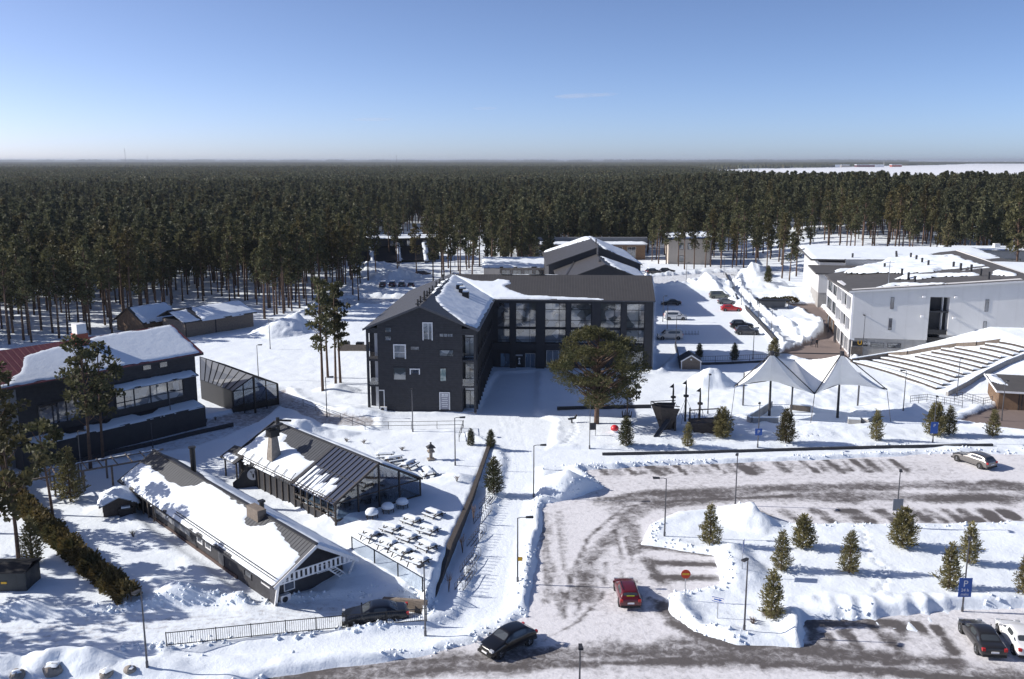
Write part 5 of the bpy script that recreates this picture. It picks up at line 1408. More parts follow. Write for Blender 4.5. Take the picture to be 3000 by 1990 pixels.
snow_patch(bd, (.6, 21.8, 13.3), (0, 1, 0), (-12.8, 0, -4.5), [(24, .2), (33, .2), (33, 13), (30, 13)], .3, .5, 83, .5)
m = MB(); m.bar((-5.5, 22, 9.7), (-8.8, 2, 8.4), .18, .1); m.tube([(.6, 30, 13), (.6, 30, 14.6)], .22, 6); m.tube([(.2, 21, 11), (.2, 21, 14.2)], .25, 6); m.tube([(-.7, 7, 11), (-.7, 7, 12.3)], .4, 6); m.build('roof_pipe', M['lamp'], bd)

an = thing('rear_annex', 'dark flat-roofed annex hidden behind the hotel, known by its shadow on the car park', 'building', (4, 172, 0), 0)
m = MB(); m.box(0, 0, -.5, 22, 20, 9.2); m.build('wall', M['charcoal'], an); m = MB(); m.box(-.3, -.3, 9.2, 22.3, 20.3, 9.6); m.build('roof', M['bitumen'], an)
lt = thing('beige_lodge', 'long low beige lodge with a snowy roof and dark windows, behind the hotel', 'building', (-7.5, 262, 0), R(1))
m = MB(); m.box(0, 0, -.5, 24, 9, 4.2); m.box(-.5, -3, -.5, 4, 0, 4.0); m.build('wall', M['beige'], lt)
m = MB(); pane_roof(m, (-.8, -1.2, 4.2), (24.6, -1.2, 4.2), (24.6, 7, 6.2), (-.8, 7, 6.2), .2); m.build('roof', M['charcoal'], lt)
snow_patch(lt, (-.8, 7, 6.2), (1, 0, 0), (0, -8.2, -2), [(0, 0), (25.4, 0), (25.4, 8.4), (0, 8.4)], .35, .5, 84, .3)
for k in range(6):
    window(lt, Wall(0, 0), 4.6 + k * 3.2, 6.9 + k * 3.2, .9, 3.2, 'pane_dark', 'brown', .1, (.5,))
m = MB(); m.box(4.2, -1.1, .3, 23.8, -.95, 1.0); m.build('balcony_rail', M['greywall'], lt)
l2 = thing('long_flat_lodge', 'long flat-roofed brown and grey lodge at the edge of the wood', 'building', (2.0, 318, 0), R(0))
m = MB(); m.box(0, 0, -.5, 44, 9, 5.4); m.build('wall', M['brown'], l2)
m = MB(); m.box(-.4, -1, 5.4, 44.4, 9.4, 5.75); m.build('roof', M['steel'], l2); m = MB(); m.box(0, 9.5, 5.0, 46, 11, 7.2); m.build('upper_wall', M['greywall'], l2)
snow_patch(l2, (-.4, -1, 5.75), (1, 0, 0), (0, 1, 0), [(0, 0), (44.8, 0), (44.8, 8), (0, 8)], .35, .7, 85, .4)
for k in range(9): window(l2, Wall(0, 0), 1 + k * 4.6, 3.8 + k * 4.6, 1.2, 4.6, 'pane_dark' if k % 3 else 'pane', 'beige', .15, (.5,))
bb = W(1542, 612)
bl = thing('beige_block', 'beige two-storey block among the pines right of the dark gabled house', 'building', (*bb, 0), R(-6))
m = MB(); m.slab([(0, 0, -.5), (0, 0, 8.6), (0, 16, 9.4), (0, 16, -.5)], (13.5, 0, 0)); m.build('wall', M['beige'], bl)
m = MB(); m.slab([(13.52, -.1, -.3), (13.52, 16, -.3), (13.52, 16, 8.9), (13.52, -.1, 8.2)], (.4, 0, 0)); m.build('side_cladding', M['greywall'], bl)
m = MB(); m.slab([(-.5, -.6, 8.6), (14.4, -.6, 9.2), (14.4, 16.5, 9.9), (-.5, 16.5, 9.4)], (0, 0, -.3)); m.build('roof', M['charcoal'], bl)
snow_patch(bl, (-.5, -.6, 8.6), (14.9, 0, .6), (0, 17.1, .8), [(.2, .2), (14.7, .2), (14.7, 16.8), (.2, 16.8)], .3, .6, 86, .5)
for x, z in ((3.4, 5.3), (6.3, 5.3), (3.2, 1.2)): window(bl, Wall(0, 0), x, x + (1.4 if z > 2 else 2.2), z, z + 1.9, 'pane_dark', 'charcoal', .1)
for k in range(4): window(bl, Wall(13.92, 0, 90), 1 + k * 4, 2.6 + k * 4, 1, 7.2, 'pane_dark', 'charcoal', .1)
# black terraced house with three snowy wedge walls
br = W(853, 607)
ar = thing('black_terraced_house', 'black terraced house with three snow-covered sloping walls, among pines', 'building', (*br, 0), R(11))
m = MB(); m.box(-4, 3, -.5, 24, 16, 7.6); m.build('wall', M['charcoal'], ar)
m = MB(); m.box(-4.5, 2.4, 7.6, 24.5, 16.5, 7.95); m.build('roof', M['black'], ar); snow_patch(ar, (-4.5, 2.4, 7.95), (1, 0, 0), (0, 1, 0), [(4, .1), (28.6, .1), (28.6, 14), (4, 14)], .25, .6, 87, .4)
for k in range(3):
    x = .2 + k * 9.0
    m = MB(); m.slab([(x - .1, -6.2, -.4), (x - .1, 3, -.4), (x - .1, 3, 6.6), (x - .1, 2, 6.6), (x - .1, -6.2, .9)], (1.3, 0, 0)); w_ = m.build('wedge_wall', M['charcoal'], ar)
    snow_patch(w_, (x - .1, 2, 6.6), (1, 0, 0), (0, -8.2, -5.7), [(.02, .2), (1.28, .1), (1.28, 9.8), (.02, 9.9)], .3, .3, 88 + k, .35)
m = MB()
for k in range(2): m.slab([(1.5 + k * 9, -4, 1.0), (9.0 + k * 9, -4, 1.0), (9.0 + k * 9, 3, 5.2), (1.5 + k * 9, 3, 5.2)], (0, 0, -.2))
m.build('glazed_slope', M['black'], ar)
for k in range(4): window(ar, Wall(0, 3), 1.8 + k * 5.6, 2.9 + k * 5.6, 5.3, 7.0, 'pane', 'charcoal', .1)

# ================================================================== timber shed with snowy roof at the wood's edge
sa = W(430, 783); sb = W(586, 757)
sang = math.degrees(math.atan2(sb[1] - sa[1], sb[0] - sa[0])); sw_ = math.dist(sa, sb)
sh = thing('long_timber_shed', 'long grey timber shed with a snowy pitched roof at the left forest edge', 'shed', (*sa, 0), R(sang))
m = MB(); m.box(-.02, 0, -.5, sw_, 8, 3.4); m.build('wall', M['timber'], sh)
m = MB(); m.box(sw_ * .42, -.06, -.3, sw_ * .42 + .25, -.003, 3.3); m.box(-.1, -.07, -.3, .12, -.004, 3.3); m.build('post', M['black'], sh)
m = MB(); pane_roof(m, (-.6, -.7, 3.3), (sw_ + .5, -.7, 3.3), (sw_ + .5, 5, 5.2), (-.6, 5, 5.2), .15); pane_roof(m, (-.6, 5, 5.2), (sw_ + .5, 5, 5.2), (sw_ + .5, 9, 3.6), (-.6, 9, 3.6), .15); m.build('roof', M['charcoal'], sh)
snow_patch(sh, (-.6, 5, 5.2), (1, 0, 0), (0, -5.7, -1.9), [(5, .1), (sw_ + 1, .1), (sw_ + 1, 5.9), (4, 5.9)], .35, .4, 91, .3); snow_patch(sh, (-.6, 5, 5.2), (1, 0, 0), (0, -5.7, -1.9), [(.1, .8), (3.6, .5), (3.6, 5.9), (.1, 5.9)], .3, .4, 92, .4)
s2 = thing('gabled_timber_shed', 'small brown gabled shed left of the long grey timber shed', 'shed', (*W(332, 775), 0), R(sang + 8))
m = MB(); m.box(0, 0, -.5, 8.4, 8, 2.8); m.slab([(0, 0, 2.8), (0, 8, 2.8), (0, 4, 5.2)], (8.4, 0, 0)); m.build('wall', M['brown'], s2)
m = MB(); pane_roof(m, (-.5, -.6, 2.5), (8.8, -.6, 2.5), (8.8, 4, 5.35), (-.5, 4, 5.35), .15); pane_roof(m, (-.5, 4, 5.35), (8.8, 4, 5.35), (8.8, 8.6, 2.5), (-.5, 8.6, 2.5), .15); m.build('roof', M['timberdark'], s2)
snow_patch(s2, (-.5, 4, 5.35), (1, 0, 0), (0, -4.6, -2.85), [(.6, .2), (9.2, .2), (9.2, 5.3), (.4, 5.3)], .35, .35, 93, .4)

# ================================================================== tensile stage canopy
def rel(px, py, z): return Vector((*W(px, py, z), z))
cn = thing('stage_canopy', 'white twin-peaked tensile stage canopy on dark masts', 'canopy', (39.5, 121, 0), 0)
OFF = Vector((39.5, 121, 0))
D6_ = lambda x, y: (1576 + x / 3.0, 709.2 + y / 3.0)
pk = [rel(*D6_(618, 328), 9.2) - OFF, rel(*D6_(1103, 330), 9.2) - OFF]
# mast feet under front edge, low corner points of the cloth
fl_ = rel(*D6_(362, 552), 4.4) - OFF; fc_ = rel(*D6_(914, 605), 3.6) - OFF; fr2 = rel(*D6_(1415, 578), 4.4) - OFF
f1 = rel(*D6_(610, 512), 4.6) - OFF; f2 = rel(*D6_(1085, 538), 4.3) - OFF
bk = [Vector((fl_.x + 2.5, pk[0].y + 7, 5.2)), Vector(((pk[0].x + pk[1].x) / 2, pk[0].y + 5.0, 7.4)), Vector((fr2.x - 1, pk[1].y + 7, 5.2))]
def membrane(corners, peak, n=14, seam=()):
    """cone-like cloth from an edge loop up to a peak ring, edges scalloped"""
    V, F = [], []
    loop = []
    for i, a in enumerate(corners):
        b = corners[(i + 1) % len(corners)]
        for k in range(n):
            t = k / n; p = a.lerp(b, t)
            s_ = 4 * t * (1 - t) * (0 if i in seam else 1)
            p = p + (Vector((peak.x, peak.y, p.z)) - p) * .13 * s_ + Vector((0, 0, .35 * s_))
            loop.append(p)
    N = len(loop); rings = 12
    for r in range(rings + 1):
        t = r / rings
        for p in loop:
            q = p.lerp(peak, t * .975)
            zz = p.z + (peak.z - p.z) * (.55 * t ** 1.15 + .45 * t ** 2.4)
            V.append((q.x, q.y, zz))
    for r in range(rings):
        for k in range(N): F.append((r * N + k, r * N + (k + 1) % N, (r + 1) * N + (k + 1) % N, (r + 1) * N + k))
    return V, F
m = MB(); v, f = membrane([fl_, f1, fc_, bk[1], bk[0]], pk[0], seam=(2,)); m.add(v, f); v, f = membrane([fc_, f2, fr2, bk[2], bk[1]], pk[1], seam=(4,)); m.add(v, f)
m.build('membrane', M['membrane'], cn, True)
m = MB()
for p, q in ((pk[0], fl_), (pk[0], f1 + Vector((-1.2, 0, .1))), (pk[0], fc_), (pk[1], fc_), (pk[1], fr2), (pk[0], pk[1]), (f1, fc_), (fc_, f2), (fl_, f1 + Vector((-.6, 0, -.1))), (fr2, f2 + Vector((1.5, 0, .3)))):
    up = Vector((0, 0, .22)); m.tube([p + up, q + up * .5], .075, 6)
for p in pk: m.tube([p + Vector((0, 0, -.1)), p + Vector((0, 0, .45))], .3, 8)
m.build('strut', M['charcoal'], cn)
m0 = rel(*D6_(600, 745), .2) - OFF; m1 = rel(*D6_(1072, 760), .2) - OFF
for a, b in ((f1, m0), (f2, m1)):
    m = MB(); m.tube([a, b - Vector((0, 0, .3))], [.14, .2], 8); m.build('mast', M['charcoal'], cn)
g0 = rel(*D6_(885, 810), .3) - OFF
m = MB(); m.tube([fc_, g0], .05, 5); m.build('guy_cable', M['lamp'], cn)
m = MB(); m.box(g0.x - .5, g0.y - .4, -.1, g0.x + .5, g0.y + .4, .35); m.build('anchor_block', M['concrete'], cn)
for b in bk:
    m = MB(); m.tube([b, (b.x, b.y, 0)], .12, 6); m.build('rear_post', M['lamp'], cn)
for b, s_ in ((fl_, -.5), (fr2, .6)):
    m = MB(); m.tube([b, (b.x + s_, b.y - .6, .1)], .04, 5); m.build('guy_cable', M['lamp'], cn)
# low walls round the stage
def wallstrip(name, label, cat, pts, h, th, mat, grp=None, z0=-.4, snow=.12):
    P = [G(*p) for p in pts]; c = P[0]
    t = thing(name, label, cat, (c[0], c[1], 0), 0, grp)
    m = MB()
    for a, b in zip(P, P[1:]):
        a = Vector(a) - Vector((c[0], c[1], 0)); b = Vector(b) - Vector((c[0], c[1], 0)); n = Vector((b.y - a.y, a.x - b.x, 0)).normalized() * th
        m.slab([(a.x, a.y, a.z + z0), (b.x, b.y, b.z + z0), (b.x + n.x, b.y + n.y, b.z + z0), (a.x + n.x, a.y + n.y, a.z + z0)], (0, 0, h - z0))
    m.build('wall_body', mat, t)
    if snow:
        m = MB()
        for a, b in zip(P, P[1:]):
            a = Vector(a) - Vector((c[0], c[1], 0)); b = Vector(b) - Vector((c[0], c[1], 0)); n = Vector((b.y - a.y, a.x - b.x, 0)).normalized() * th
            m.slab([Vector((a.x, a.y, a.z + h + .002)) + n * .12, Vector((b.x, b.y, b.z + h + .002)) + n * .12, Vector((b.x, b.y, b.z + h + .002)) + n * .88, Vector((a.x, a.y, a.z + h + .002)) + n * .88], (0, 0, snow))
        m.build('snow_cap', M['roofsnow'], t)
    return t
wallstrip('stage_wall', 'low dark concrete wall at the left corner of the stage', 'low wall', [D6_(622, 688), D6_(458, 792), D6_(480, 800), D6_(655, 800)], .7, .3, M['concrete'])
wallstrip('stage_wall', 'short concrete block wall right of the stage', 'low wall', [D6_(1140, 800), D6_(1225, 806), D6_(1310, 760)], .75, 1.2, M['concrete'])
wallstrip('bench_wall', 'straight low wooden bench at the back of the stage', 'bench', [D6_(742, 690), D6_(884, 703)], .4, .5, M['timber'])

# ================================================================== amphitheatre benches
BENCH = [((1180, 388), (1760, 572)), ((1225, 385), (1800, 548)), ((1290, 375), (1850, 522)), ((1365, 362), (1890, 493)), ((1425, 345), (1942, 473)), ((1610, 347), (2012, 447)), ((1650, 333), (2072, 428)), ((1725, 317), (2112, 402)), ((1790, 300), (2152, 381)), ((1885, 290), (2202, 360)), ((2060, 290), (2290, 342)), ((2095, 266), (2332, 318)), ((2195, 250), (2400, 296))]
at_ = G(*D6_(1500, 450))
th = thing('amphitheatre', 'snowy amphitheatre of long curved bench rows climbing the bank by the white building', 'amphitheatre', (at_[0], at_[1], 0), 0)
for i, (a, b) in enumerate(BENCH):
    m = MB(); P = []
    for k in range(9):
        t = k / 8; q = (a[0] + (b[0] - a[0]) * t, a[1] + (b[1] - a[1]) * t - 10 * 4 * t * (1 - t) * (1 if i < 5 else .5))
        P.append(Vector(G(*D6_(*q))) - Vector((at_[0], at_[1], 0)))
    for p, q in zip(P, P[1:]):
        n = Vector((.62, 0, 0))
        m.slab([p + Vector((-.1, 0, -.5)), q + Vector((-.1, 0, -.5)), q + n + Vector((0, 0, -.5)), p + n + Vector((0, 0, -.5))], (0, 0, .80))
    o = m.build('bench_row', M['timberdark'], th)
    m = MB()
    for p, q in zip(P, P[1:]):
        n = Vector((1.1, 0, 0)); m.slab([p + Vector((-.04, 0, .305)), q + Vector((-.04, 0, .305)), q + n + Vector((0, 0, .305)), p + n + Vector((0, 0, .305))], (0, 0, .14))
    m.build('snow_strip', M['roofsnow'], o)
wallstrip('retaining_wall', 'dark retaining wall along the top of the amphitheatre below the white building', 'retaining wall', [D6_(1160, 378), D6_(1420, 336), D6_(1560, 325), D6_(1700, 300), D6_(1900, 268), D6_(2040, 262), D6_(2200, 240)], .55, .5, M['timber'], z0=-.8)
wallstrip('ramp_wall', 'dark stepped ramp wall down the right side of the amphitheatre', 'retaining wall', [D6_(1820, 612), D6_(1950, 545), D6_(2085, 465), D6_(2230, 395), D6_(2364, 345)], .6, .4, M['concrete'], z0=-.8)

# ================================================================== brown kiosk far right
ka = W(2303, 945)
kk = thing('brown_kiosk', 'brown boarded kiosk with a dark flat roof edged with snow, at the right edge', 'kiosk', (*ka, 0), R(-14))
m = MB(); m.box(0, 0, -.4, 14, 6, 2.7); m.build('wall', M['brown'], kk)
m = MB(); m.slab([(-.5, -.7, 2.75), (15, -.7, 2.75), (15, 6.6, 3.6), (-.5, 6.6, 3.6)], (0, 0, -.22)); m.build('roof', M['bitumen'], kk)
m = MB(); m.bar((-.55, -.74, 2.66), (15, -.74, 2.66), .06, .26); m.bar((-.54, -.7, 2.66), (-.54, 6.6, 3.5), .06, .26); m.build('fascia', M['white'], kk)
snow_patch(kk, (-.5, -.7, 2.75), (1, 0, 0), (0, 7.3, .85), [(0, 4), (2, 2.5), (1.4, 7.2), (0, 7.2)], .2, .3, 95, .3)
m = MB()
for x in (2.5, 2.9, 5.2): m.box(x, -.05, 0, x + .12, -.003, 2.4)
m.build('door_frame', M['timberdark'], kk)

# ================================================================== little white-edged hut by the car park
ha = W(1572, 857)
hh = thing('garden_hut', 'little brown hut with white corner boards beside the car park fence', 'hut', (*ha, 0), R(-4))
m = MB(); m.slab([(0, 0, -.3), (3.2, 0, -.3), (3.2, 0, 1.7), (1.6, 0, 2.6), (0, 0, 1.7)], (0, 3.6, 0)); m.build('wall', M['timber'], hh)
m = MB(); m.bar((.05, -.03, -.2), (.05, -.03, 1.75), .16, .06); m.bar((3.15, -.03, -.2), (3.15, -.03, 1.75), .16, .06); m.bar((-.1, -.16, 1.62), (1.6, -.16, 2.66), .05, .2); m.bar((3.3, -.16, 1.62), (1.6, -.16, 2.66), .05, .2); m.disc((1.6, -.003, 1.95), .14, (0, -1, 0)); m.build('white_trim', M['white'], hh)
m = MB(); pane_roof(m, (-.25, -.15, 1.62), (-.25, 3.8, 1.62), (1.6, 3.8, 2.74), (1.6, -.15, 2.74), .1); pane_roof(m, (1.6, -.15, 2.74), (1.6, 3.8, 2.74), (3.45, 3.8, 1.62), (3.45, -.15, 1.62), .1); m.build('roof', M['charcoal'], hh)
# ------------------------------------------------------------------ young conifers, big pine, hedge, bare shrubs
def conifer_parts(seed, h, r, whorls=10, br=7, per=5, size=.22, droop=-.25, bushy=1.0):
    rs = np.random.RandomState(seed)
    tr = MB(); tr.tube([(0, 0, -.15), (.02, 0, h * .5), (0, .02, h * .97)], [.022 * h, .014 * h, .006], 6)
    C, O = [], []
    for k in range(whorls):
        t = .07 + .90 * k / (whorls - 1)
        z = h * t
        rr = r * ((1 - t) ** (.75 / bushy)) * rs.uniform(.8, 1.12) * (1 if t > .14 else .75) + .05
        n = br if t < .85 else 4
        for b in range(n):
            an = 6.283 * b / n + rs.uniform(-.35, .35) + k * 1.1
            L = rr * rs.uniform(.72, 1.15)
            dv = np.array([math.cos(an), math.sin(an), .30 + .5 * t])
            tr.tube([(0, 0, z), tuple(np.array([0, 0, z]) + dv * L)], [.008 * h * .8, .006], 3, False)
            m_ = max(2, int(L / r * 7) + 2)
            for q in range(m_):
                s = .30 + .72 * (q + rs.uniform(.0, 1)) / m_
                for _ in range(per):
                    C.append(np.array([0, 0, z]) + dv * L * s + rs.normal(0, .05 + .04 * L, 3)); O.append(dv * .9 + rs.normal(0, .5, 3) + np.array([0, 0, .25]))
        for _ in range(6):
            C.append(np.array([0, 0, z]) + rs.normal(0, .05, 3)); O.append(rs.normal(0, .6, 3) + np.array([0, 0, .7]))
    V, F_ = tufts(np.array(C), np.array(O), size, size * .24, rs, 0, .8)
    return V, F_, tr

def conifer_meshes(mat, *a, **k):
    V, F_, tr = conifer_parts(*a, **k)
    return np_mesh('crown', V, F_, mat), tr.mesh('trunk', M['bark'], True)

slim = [conifer_meshes(M['needle_young'], 200 + i, 3.7, .98, 11, 7, 4, .25) for i in range(4)]
bush = [conifer_meshes(M['needle_young'], 220 + i, 3.2, 1.1, 10, 8, 6, .25, bushy=1.5) for i in range(3)]
spruce = [conifer_meshes(M['spruce'], 240 + i, 3.7, 1.05, 12, 8, 5, .24, bushy=1.1) for i in range(2)]
GR = 'young conifers planted in the snow'
for i, (px, py, h, kind, lab) in enumerate([
    (1638, 1258, 3.8, slim, 'slender young pine nearest the bend of the access road'),
    (1853, 1265, 3.0, bush, 'short bushy young pine with reddish top between the two snow-lot rows'),
    (1803, 1317, 3.5, slim, 'thin young pine with see-through crown above the lying blue sign shadow'),
    (1960, 1323, 3.7, slim, 'slender young pine by the line of footprints'),
    (2083, 1263, 3.6, bush, 'broad bushy young pine below the lamp post carrying a grey board'),
    (2236, 1301, 3.7, slim, 'young pine right behind the top of the parking sign lamp post'),
    (2190, 1359, 3.9, slim, 'young pine just left of the blue parking sign'),
    (1781, 1428, 3.9, slim, 'young pine on the snow mound above the bare parking bays, nearest the camera'),
    (2366, 1372, 3.6, slim, 'young pine cut by the right edge of the photo'),
    (1445, 1029, 3.6, spruce, 'young conifer beside the red playground seat'),
    (1587, 1031, 3.0, slim, 'thin young conifer in front of the wooden ship masts'),
    (1667, 1010, 3.7, bush, 'dense young pine in front of the ship stern'),
    (1814, 1023, 4.3, spruce, 'tall young conifer in front of the stage, between two lamp posts'),
    (2022, 1017, 3.8, slim, 'young pine in front of the concrete block right of the stage'),
    (2158, 1006, 4.1, bush, 'young pine behind the blue sign on the lamp post, left of its twin'),
    (2191, 1004, 3.7, slim, 'young pine right of its twin by the blue sign'),
    (2291, 1008, 3.5, slim, 'young pine before the brown kiosk yard'),
    (1087, 1028, 2.1, spruce, 'small dark spruce at the top end of the terrace wall, left one'),
    (1133, 1034, 2.3, spruce, 'small dark spruce at the top end of the path bank, right one'),
    (1140, 1139, 3.9, spruce, 'dense dark spruce standing between terrace wall and path'),
    (1614, 826, 2.6, spruce, 'small dark spruce behind the white-edged hut'),
    (1695, 832, 3.0, spruce, 'dark spruce with a bare gap in its stem by the car park fence'),
    (1786, 824, 3.2, bush, 'young pine behind the left peak of the stage canopy'),
    (1773, 652, 4.5, spruce, 'young spruce on the snow bank beyond the car park'),
    (163, 1157, 5.6, slim, 'thin young pine inside the timber pergola'),
    (76, 1302, 4.2, slim, 'spindly half-bare young pine left of the hedge'),
]):
    x, y, z = G(px, py)
    me = kind[i % len(kind)]; h0 = {id(slim): 3.7, id(bush): 3.2, id(spruce): 3.7}[id(kind)]
    place_tree(me, 'young_conifer', lab, 'young tree', (x, y, z - .1), h / h0, i * 1.3, GR)

big = tree_meshes('big_pine', M['needle_hero'], 77, h=12.4, bare=.26, rad=6.6, clumps=98, per=190, size=.34, tk=2.1, wr=.26, lean=.02, flat=.42, top_round=.8, n_side=10, cs=.185)
x, y, z = G(1377, 978); t = place_tree(big, 'broad_pine', 'broad old pine with a wide dome crown in front of the glazed hotel wing', 'pine tree', (x, y, z - .2), 1.0, .6)
t.scale = (1.0, 1.0, 1.0)
bent = tree_meshes('bent_pine', M['needle'], 78, h=5.4, bare=.42, rad=1.7, clumps=20, per=40, size=.30, lean=.05, n_side=6)
x, y, z = G(1447, 962); place_tree(bent, 'small_pine', 'small crooked pine right of the broad old pine', 'pine tree', (x, y, z - .1), 1, 2.0)
TALL = [tree_meshes('tall_pine', M['needle'], 300 + i, h=h, bare=b, rad=r_, clumps=c, per=34, size=.40, lean=.03, n_side=8, cs=.27) for i, (h, b, r_, c) in enumerate(((16.5, .38, 1.7, 30), (14, .40, 2.3, 34), (13.5, .42, 2.5, 34), (15, .5, 1.8, 24), (8.5, .45, 1.9, 17)))]
GP = 'tall pines standing by themselves'
for px, py, k, sc, rz_, lab in [
    (745, 902, 0, 1.02, 0, 'tall slim pine, foremost of the four between red-roofed building and hotel'),
    (775, 886, 3, .98, 1, 'tall slim pine, second from the left in the four by the hotel'),
    (786, 884, 0, .96, 2.4, 'tall slim pine closest to the hotel gable'),
    (757, 872, 3, 1.0, 4, 'tall slim pine, rearmost of the four left of the hotel'),
    (209, 1082, 1, 1.05, 0.3, 'stout pine in front of the red-roofed building, left of a pair'),
    (238, 1064, 2, 1.0, 1.7, 'stout pine in front of the red-roofed building, right of a pair'),
    (122, 1190, 4, 1.12, .8, 'leaning pine with sparse low crown beside the pergola'),
    (44, 1308, 4, 1.36, 2.2, 'pine with a long bare reddish trunk at the left edge behind the kiosk'),
    (62, 1030, 1, .72, 3.0, 'greenish pine against the end wall of the red-roofed building'),
    (92, 1012, 2, .78, 4.4, 'dark pine close to the front of the red-roofed building'),
    (150, 1010, 4, 1.1, 5.4, 'short dark pine between the pine pair and the greenish pine'),
    (-8, 1120, 4, 1.2, 5.0, 'pine cut by the left edge of the photo beside the hedge end'),
    (2342, 668, 2, 1.5, 5.0, 'broad sunlit pine cut by the right edge behind the white building'),
]:
    x, y, z = G(px, py); place_tree(TALL[k], 'tall_pine', lab, 'pine tree', (x, y, z - .2), sc, rz_, GP)
# pines just outside the left edge, seen here only by the shadows they throw over the drive and the barn roof
for i, (x, y, sc) in enumerate(((-50.5, 80, 1.02), (-49, 66.5, .9), (-54, 71, 1.05), (-46, 60.5, .85), (-57, 62, 1.1), (-61, 75, 1.0), (-52, 90, 1.0), (-58, 96, 1.05), (-44, 53, .9), (-53, 55.5, 1.0))):
    place_tree(TALL[(1, 2, 0)[i % 3]], 'tall_pine', 'pine beyond the left edge, known by its shadow on the snow', 'pine tree', (x, y, gz(x, y) - .2), sc, i * 2.1, 'pines beyond the left edge')

def hedge(name, label, pts, wd, h, n, seed):
    P = [G(*p) for p in pts]; rs = np.random.RandomState(seed)
    t = thing(name, label, 'hedge', P[0], 0)
    seg = [math.dist(a[:2], b[:2]) for a, b in zip(P, P[1:])]; C, O = [], []
    for k in range(n):
        u = rs.uniform(0, sum(seg)); i = 0
        while u > seg[i] and i < len(seg) - 1: u -= seg[i]; i += 1
        a, b = np.array(P[i]), np.array(P[i + 1]); q = a + (b - a) * min(1, u / seg[i]); dv = (b - a)[:2] / (np.linalg.norm((b - a)[:2]) + 1e-9); nv = np.array([dv[1], -dv[0]])
        an = rs.uniform(0, math.pi); rr = rs.uniform(.72, 1.03) * (1 + .12 * math.sin(q[0] * 2.1) + .1 * math.sin(q[1] * 3.7))
        oz = math.sin(an) ** .6 * h * rr; ox = math.cos(an) * wd / 2 * rr * (1 if oz > .3 else 1.05)
        C.append([q[0] + nv[0] * ox - P[0][0], q[1] + nv[1] * ox - P[0][1], q[2] + oz * rs.uniform(.25, 1) - P[0][2]]); O.append([nv[0] * math.cos(an), nv[1] * math.cos(an), math.sin(an) + .2])
    V, F_ = tufts(np.array(C), np.array(O), .30, .16, rs)
    link('foliage', np_mesh('foliage', V, F_, M['hedge']), t)
    m = MB()
    for k in range(0, 40):
        u = k / 39 * .999 * (len(P) - 1); i = int(u); a, b = Vector(P[i]), Vector(P[i + 1]); q = a.lerp(b, u - i) - Vector(P[0]); m.tube([q + Vector((0, 0, -.2)), q + Vector((.1 * math.sin(k), .1, h * .7))], .035, 4)
    m.build('stems', M['bark'], t)
    return t
hedge('clipped_hedge', 'long dark clipped hedge running diagonally left of the long barn', [(10, 1118), (70, 1190), (150, 1265), (230, 1335), (302, 1390)], 1.5, 1.55, 15000, 5)

def shrub_mesh(seed, h, w_, n):
    rs = np.random.RandomState(seed); m = MB()
    for k in range(n):
        an = rs.uniform(0, 6.28); r_ = rs.uniform(.1, w_); p = Vector((0, 0, 0)); q = Vector((math.cos(an) * r_ * .4, math.sin(an) * r_ * .4, h * .5)); e = Vector((math.cos(an) * r_, math.sin(an) * r_, h * rs.uniform(.6, 1)))
        m.tube([p, q, e], [.025, .016, .006], 3, False)
        for _ in range(2): m.tube([q, q + Vector((rs.uniform(-.3, .3), rs.uniform(-.3, .3), h * rs.uniform(.2, .45)))], [.012, .005], 3, False)
    return m.mesh('twigs', M['twig'])
SH = [shrub_mesh(1, 1.7, .35, 8), shrub_mesh(2, .8, .6, 14), shrub_mesh(3, .55, .7, 16)]
def shrub(px, py, k, lab, grp=None, sc=1):
    x, y, z = G(px, py); t = thing('bare_shrub', lab, 'shrub', (x, y, z - .05), px * .7, grp); link('twigs', SH[k], t); t.scale = (sc, sc, sc)
for px, py, lab in ((1094, 1205, 'leafless upright sapling by the terrace wall, farthest of three'), (1068, 1277, 'leafless upright sapling by the terrace wall, middle of three'), (1036, 1367, 'leafless upright sapling by the terrace wall, nearest of three')): shrub(px, py, 0, lab, 'saplings along the terrace wall', 1.15)
for px, py, k, lab in ((308, 1240, 1, 'reddish bare shrub in the snow between hedge and long barn'), (744, 1190, 1, 'bare shrub by the near corner of the glass barn'), (800, 1020, 2, 'low bare shrub on the snow beyond the glass barn, left one'), (840, 1024, 2, 'low bare shrub on the snow beyond the glass barn, right one'), (928, 1040, 2, 'low bare shrub beside the snowed-in terrace tables'), (1055, 1112, 1, 'small shrub at the foot of the lamp post on the terrace edge'), (1738, 1440, 2, 'low dry weeds by the lamp post on the snow mound')): shrub(px, py, k, lab)
GB = 'bare shrubs in front of the red-roofed building'
for i in range(9): shrub(322 + i * 22, 1008 - i * 4.6, 1, 'bare roadside shrub in the row below the red-roofed building', GB, .9)

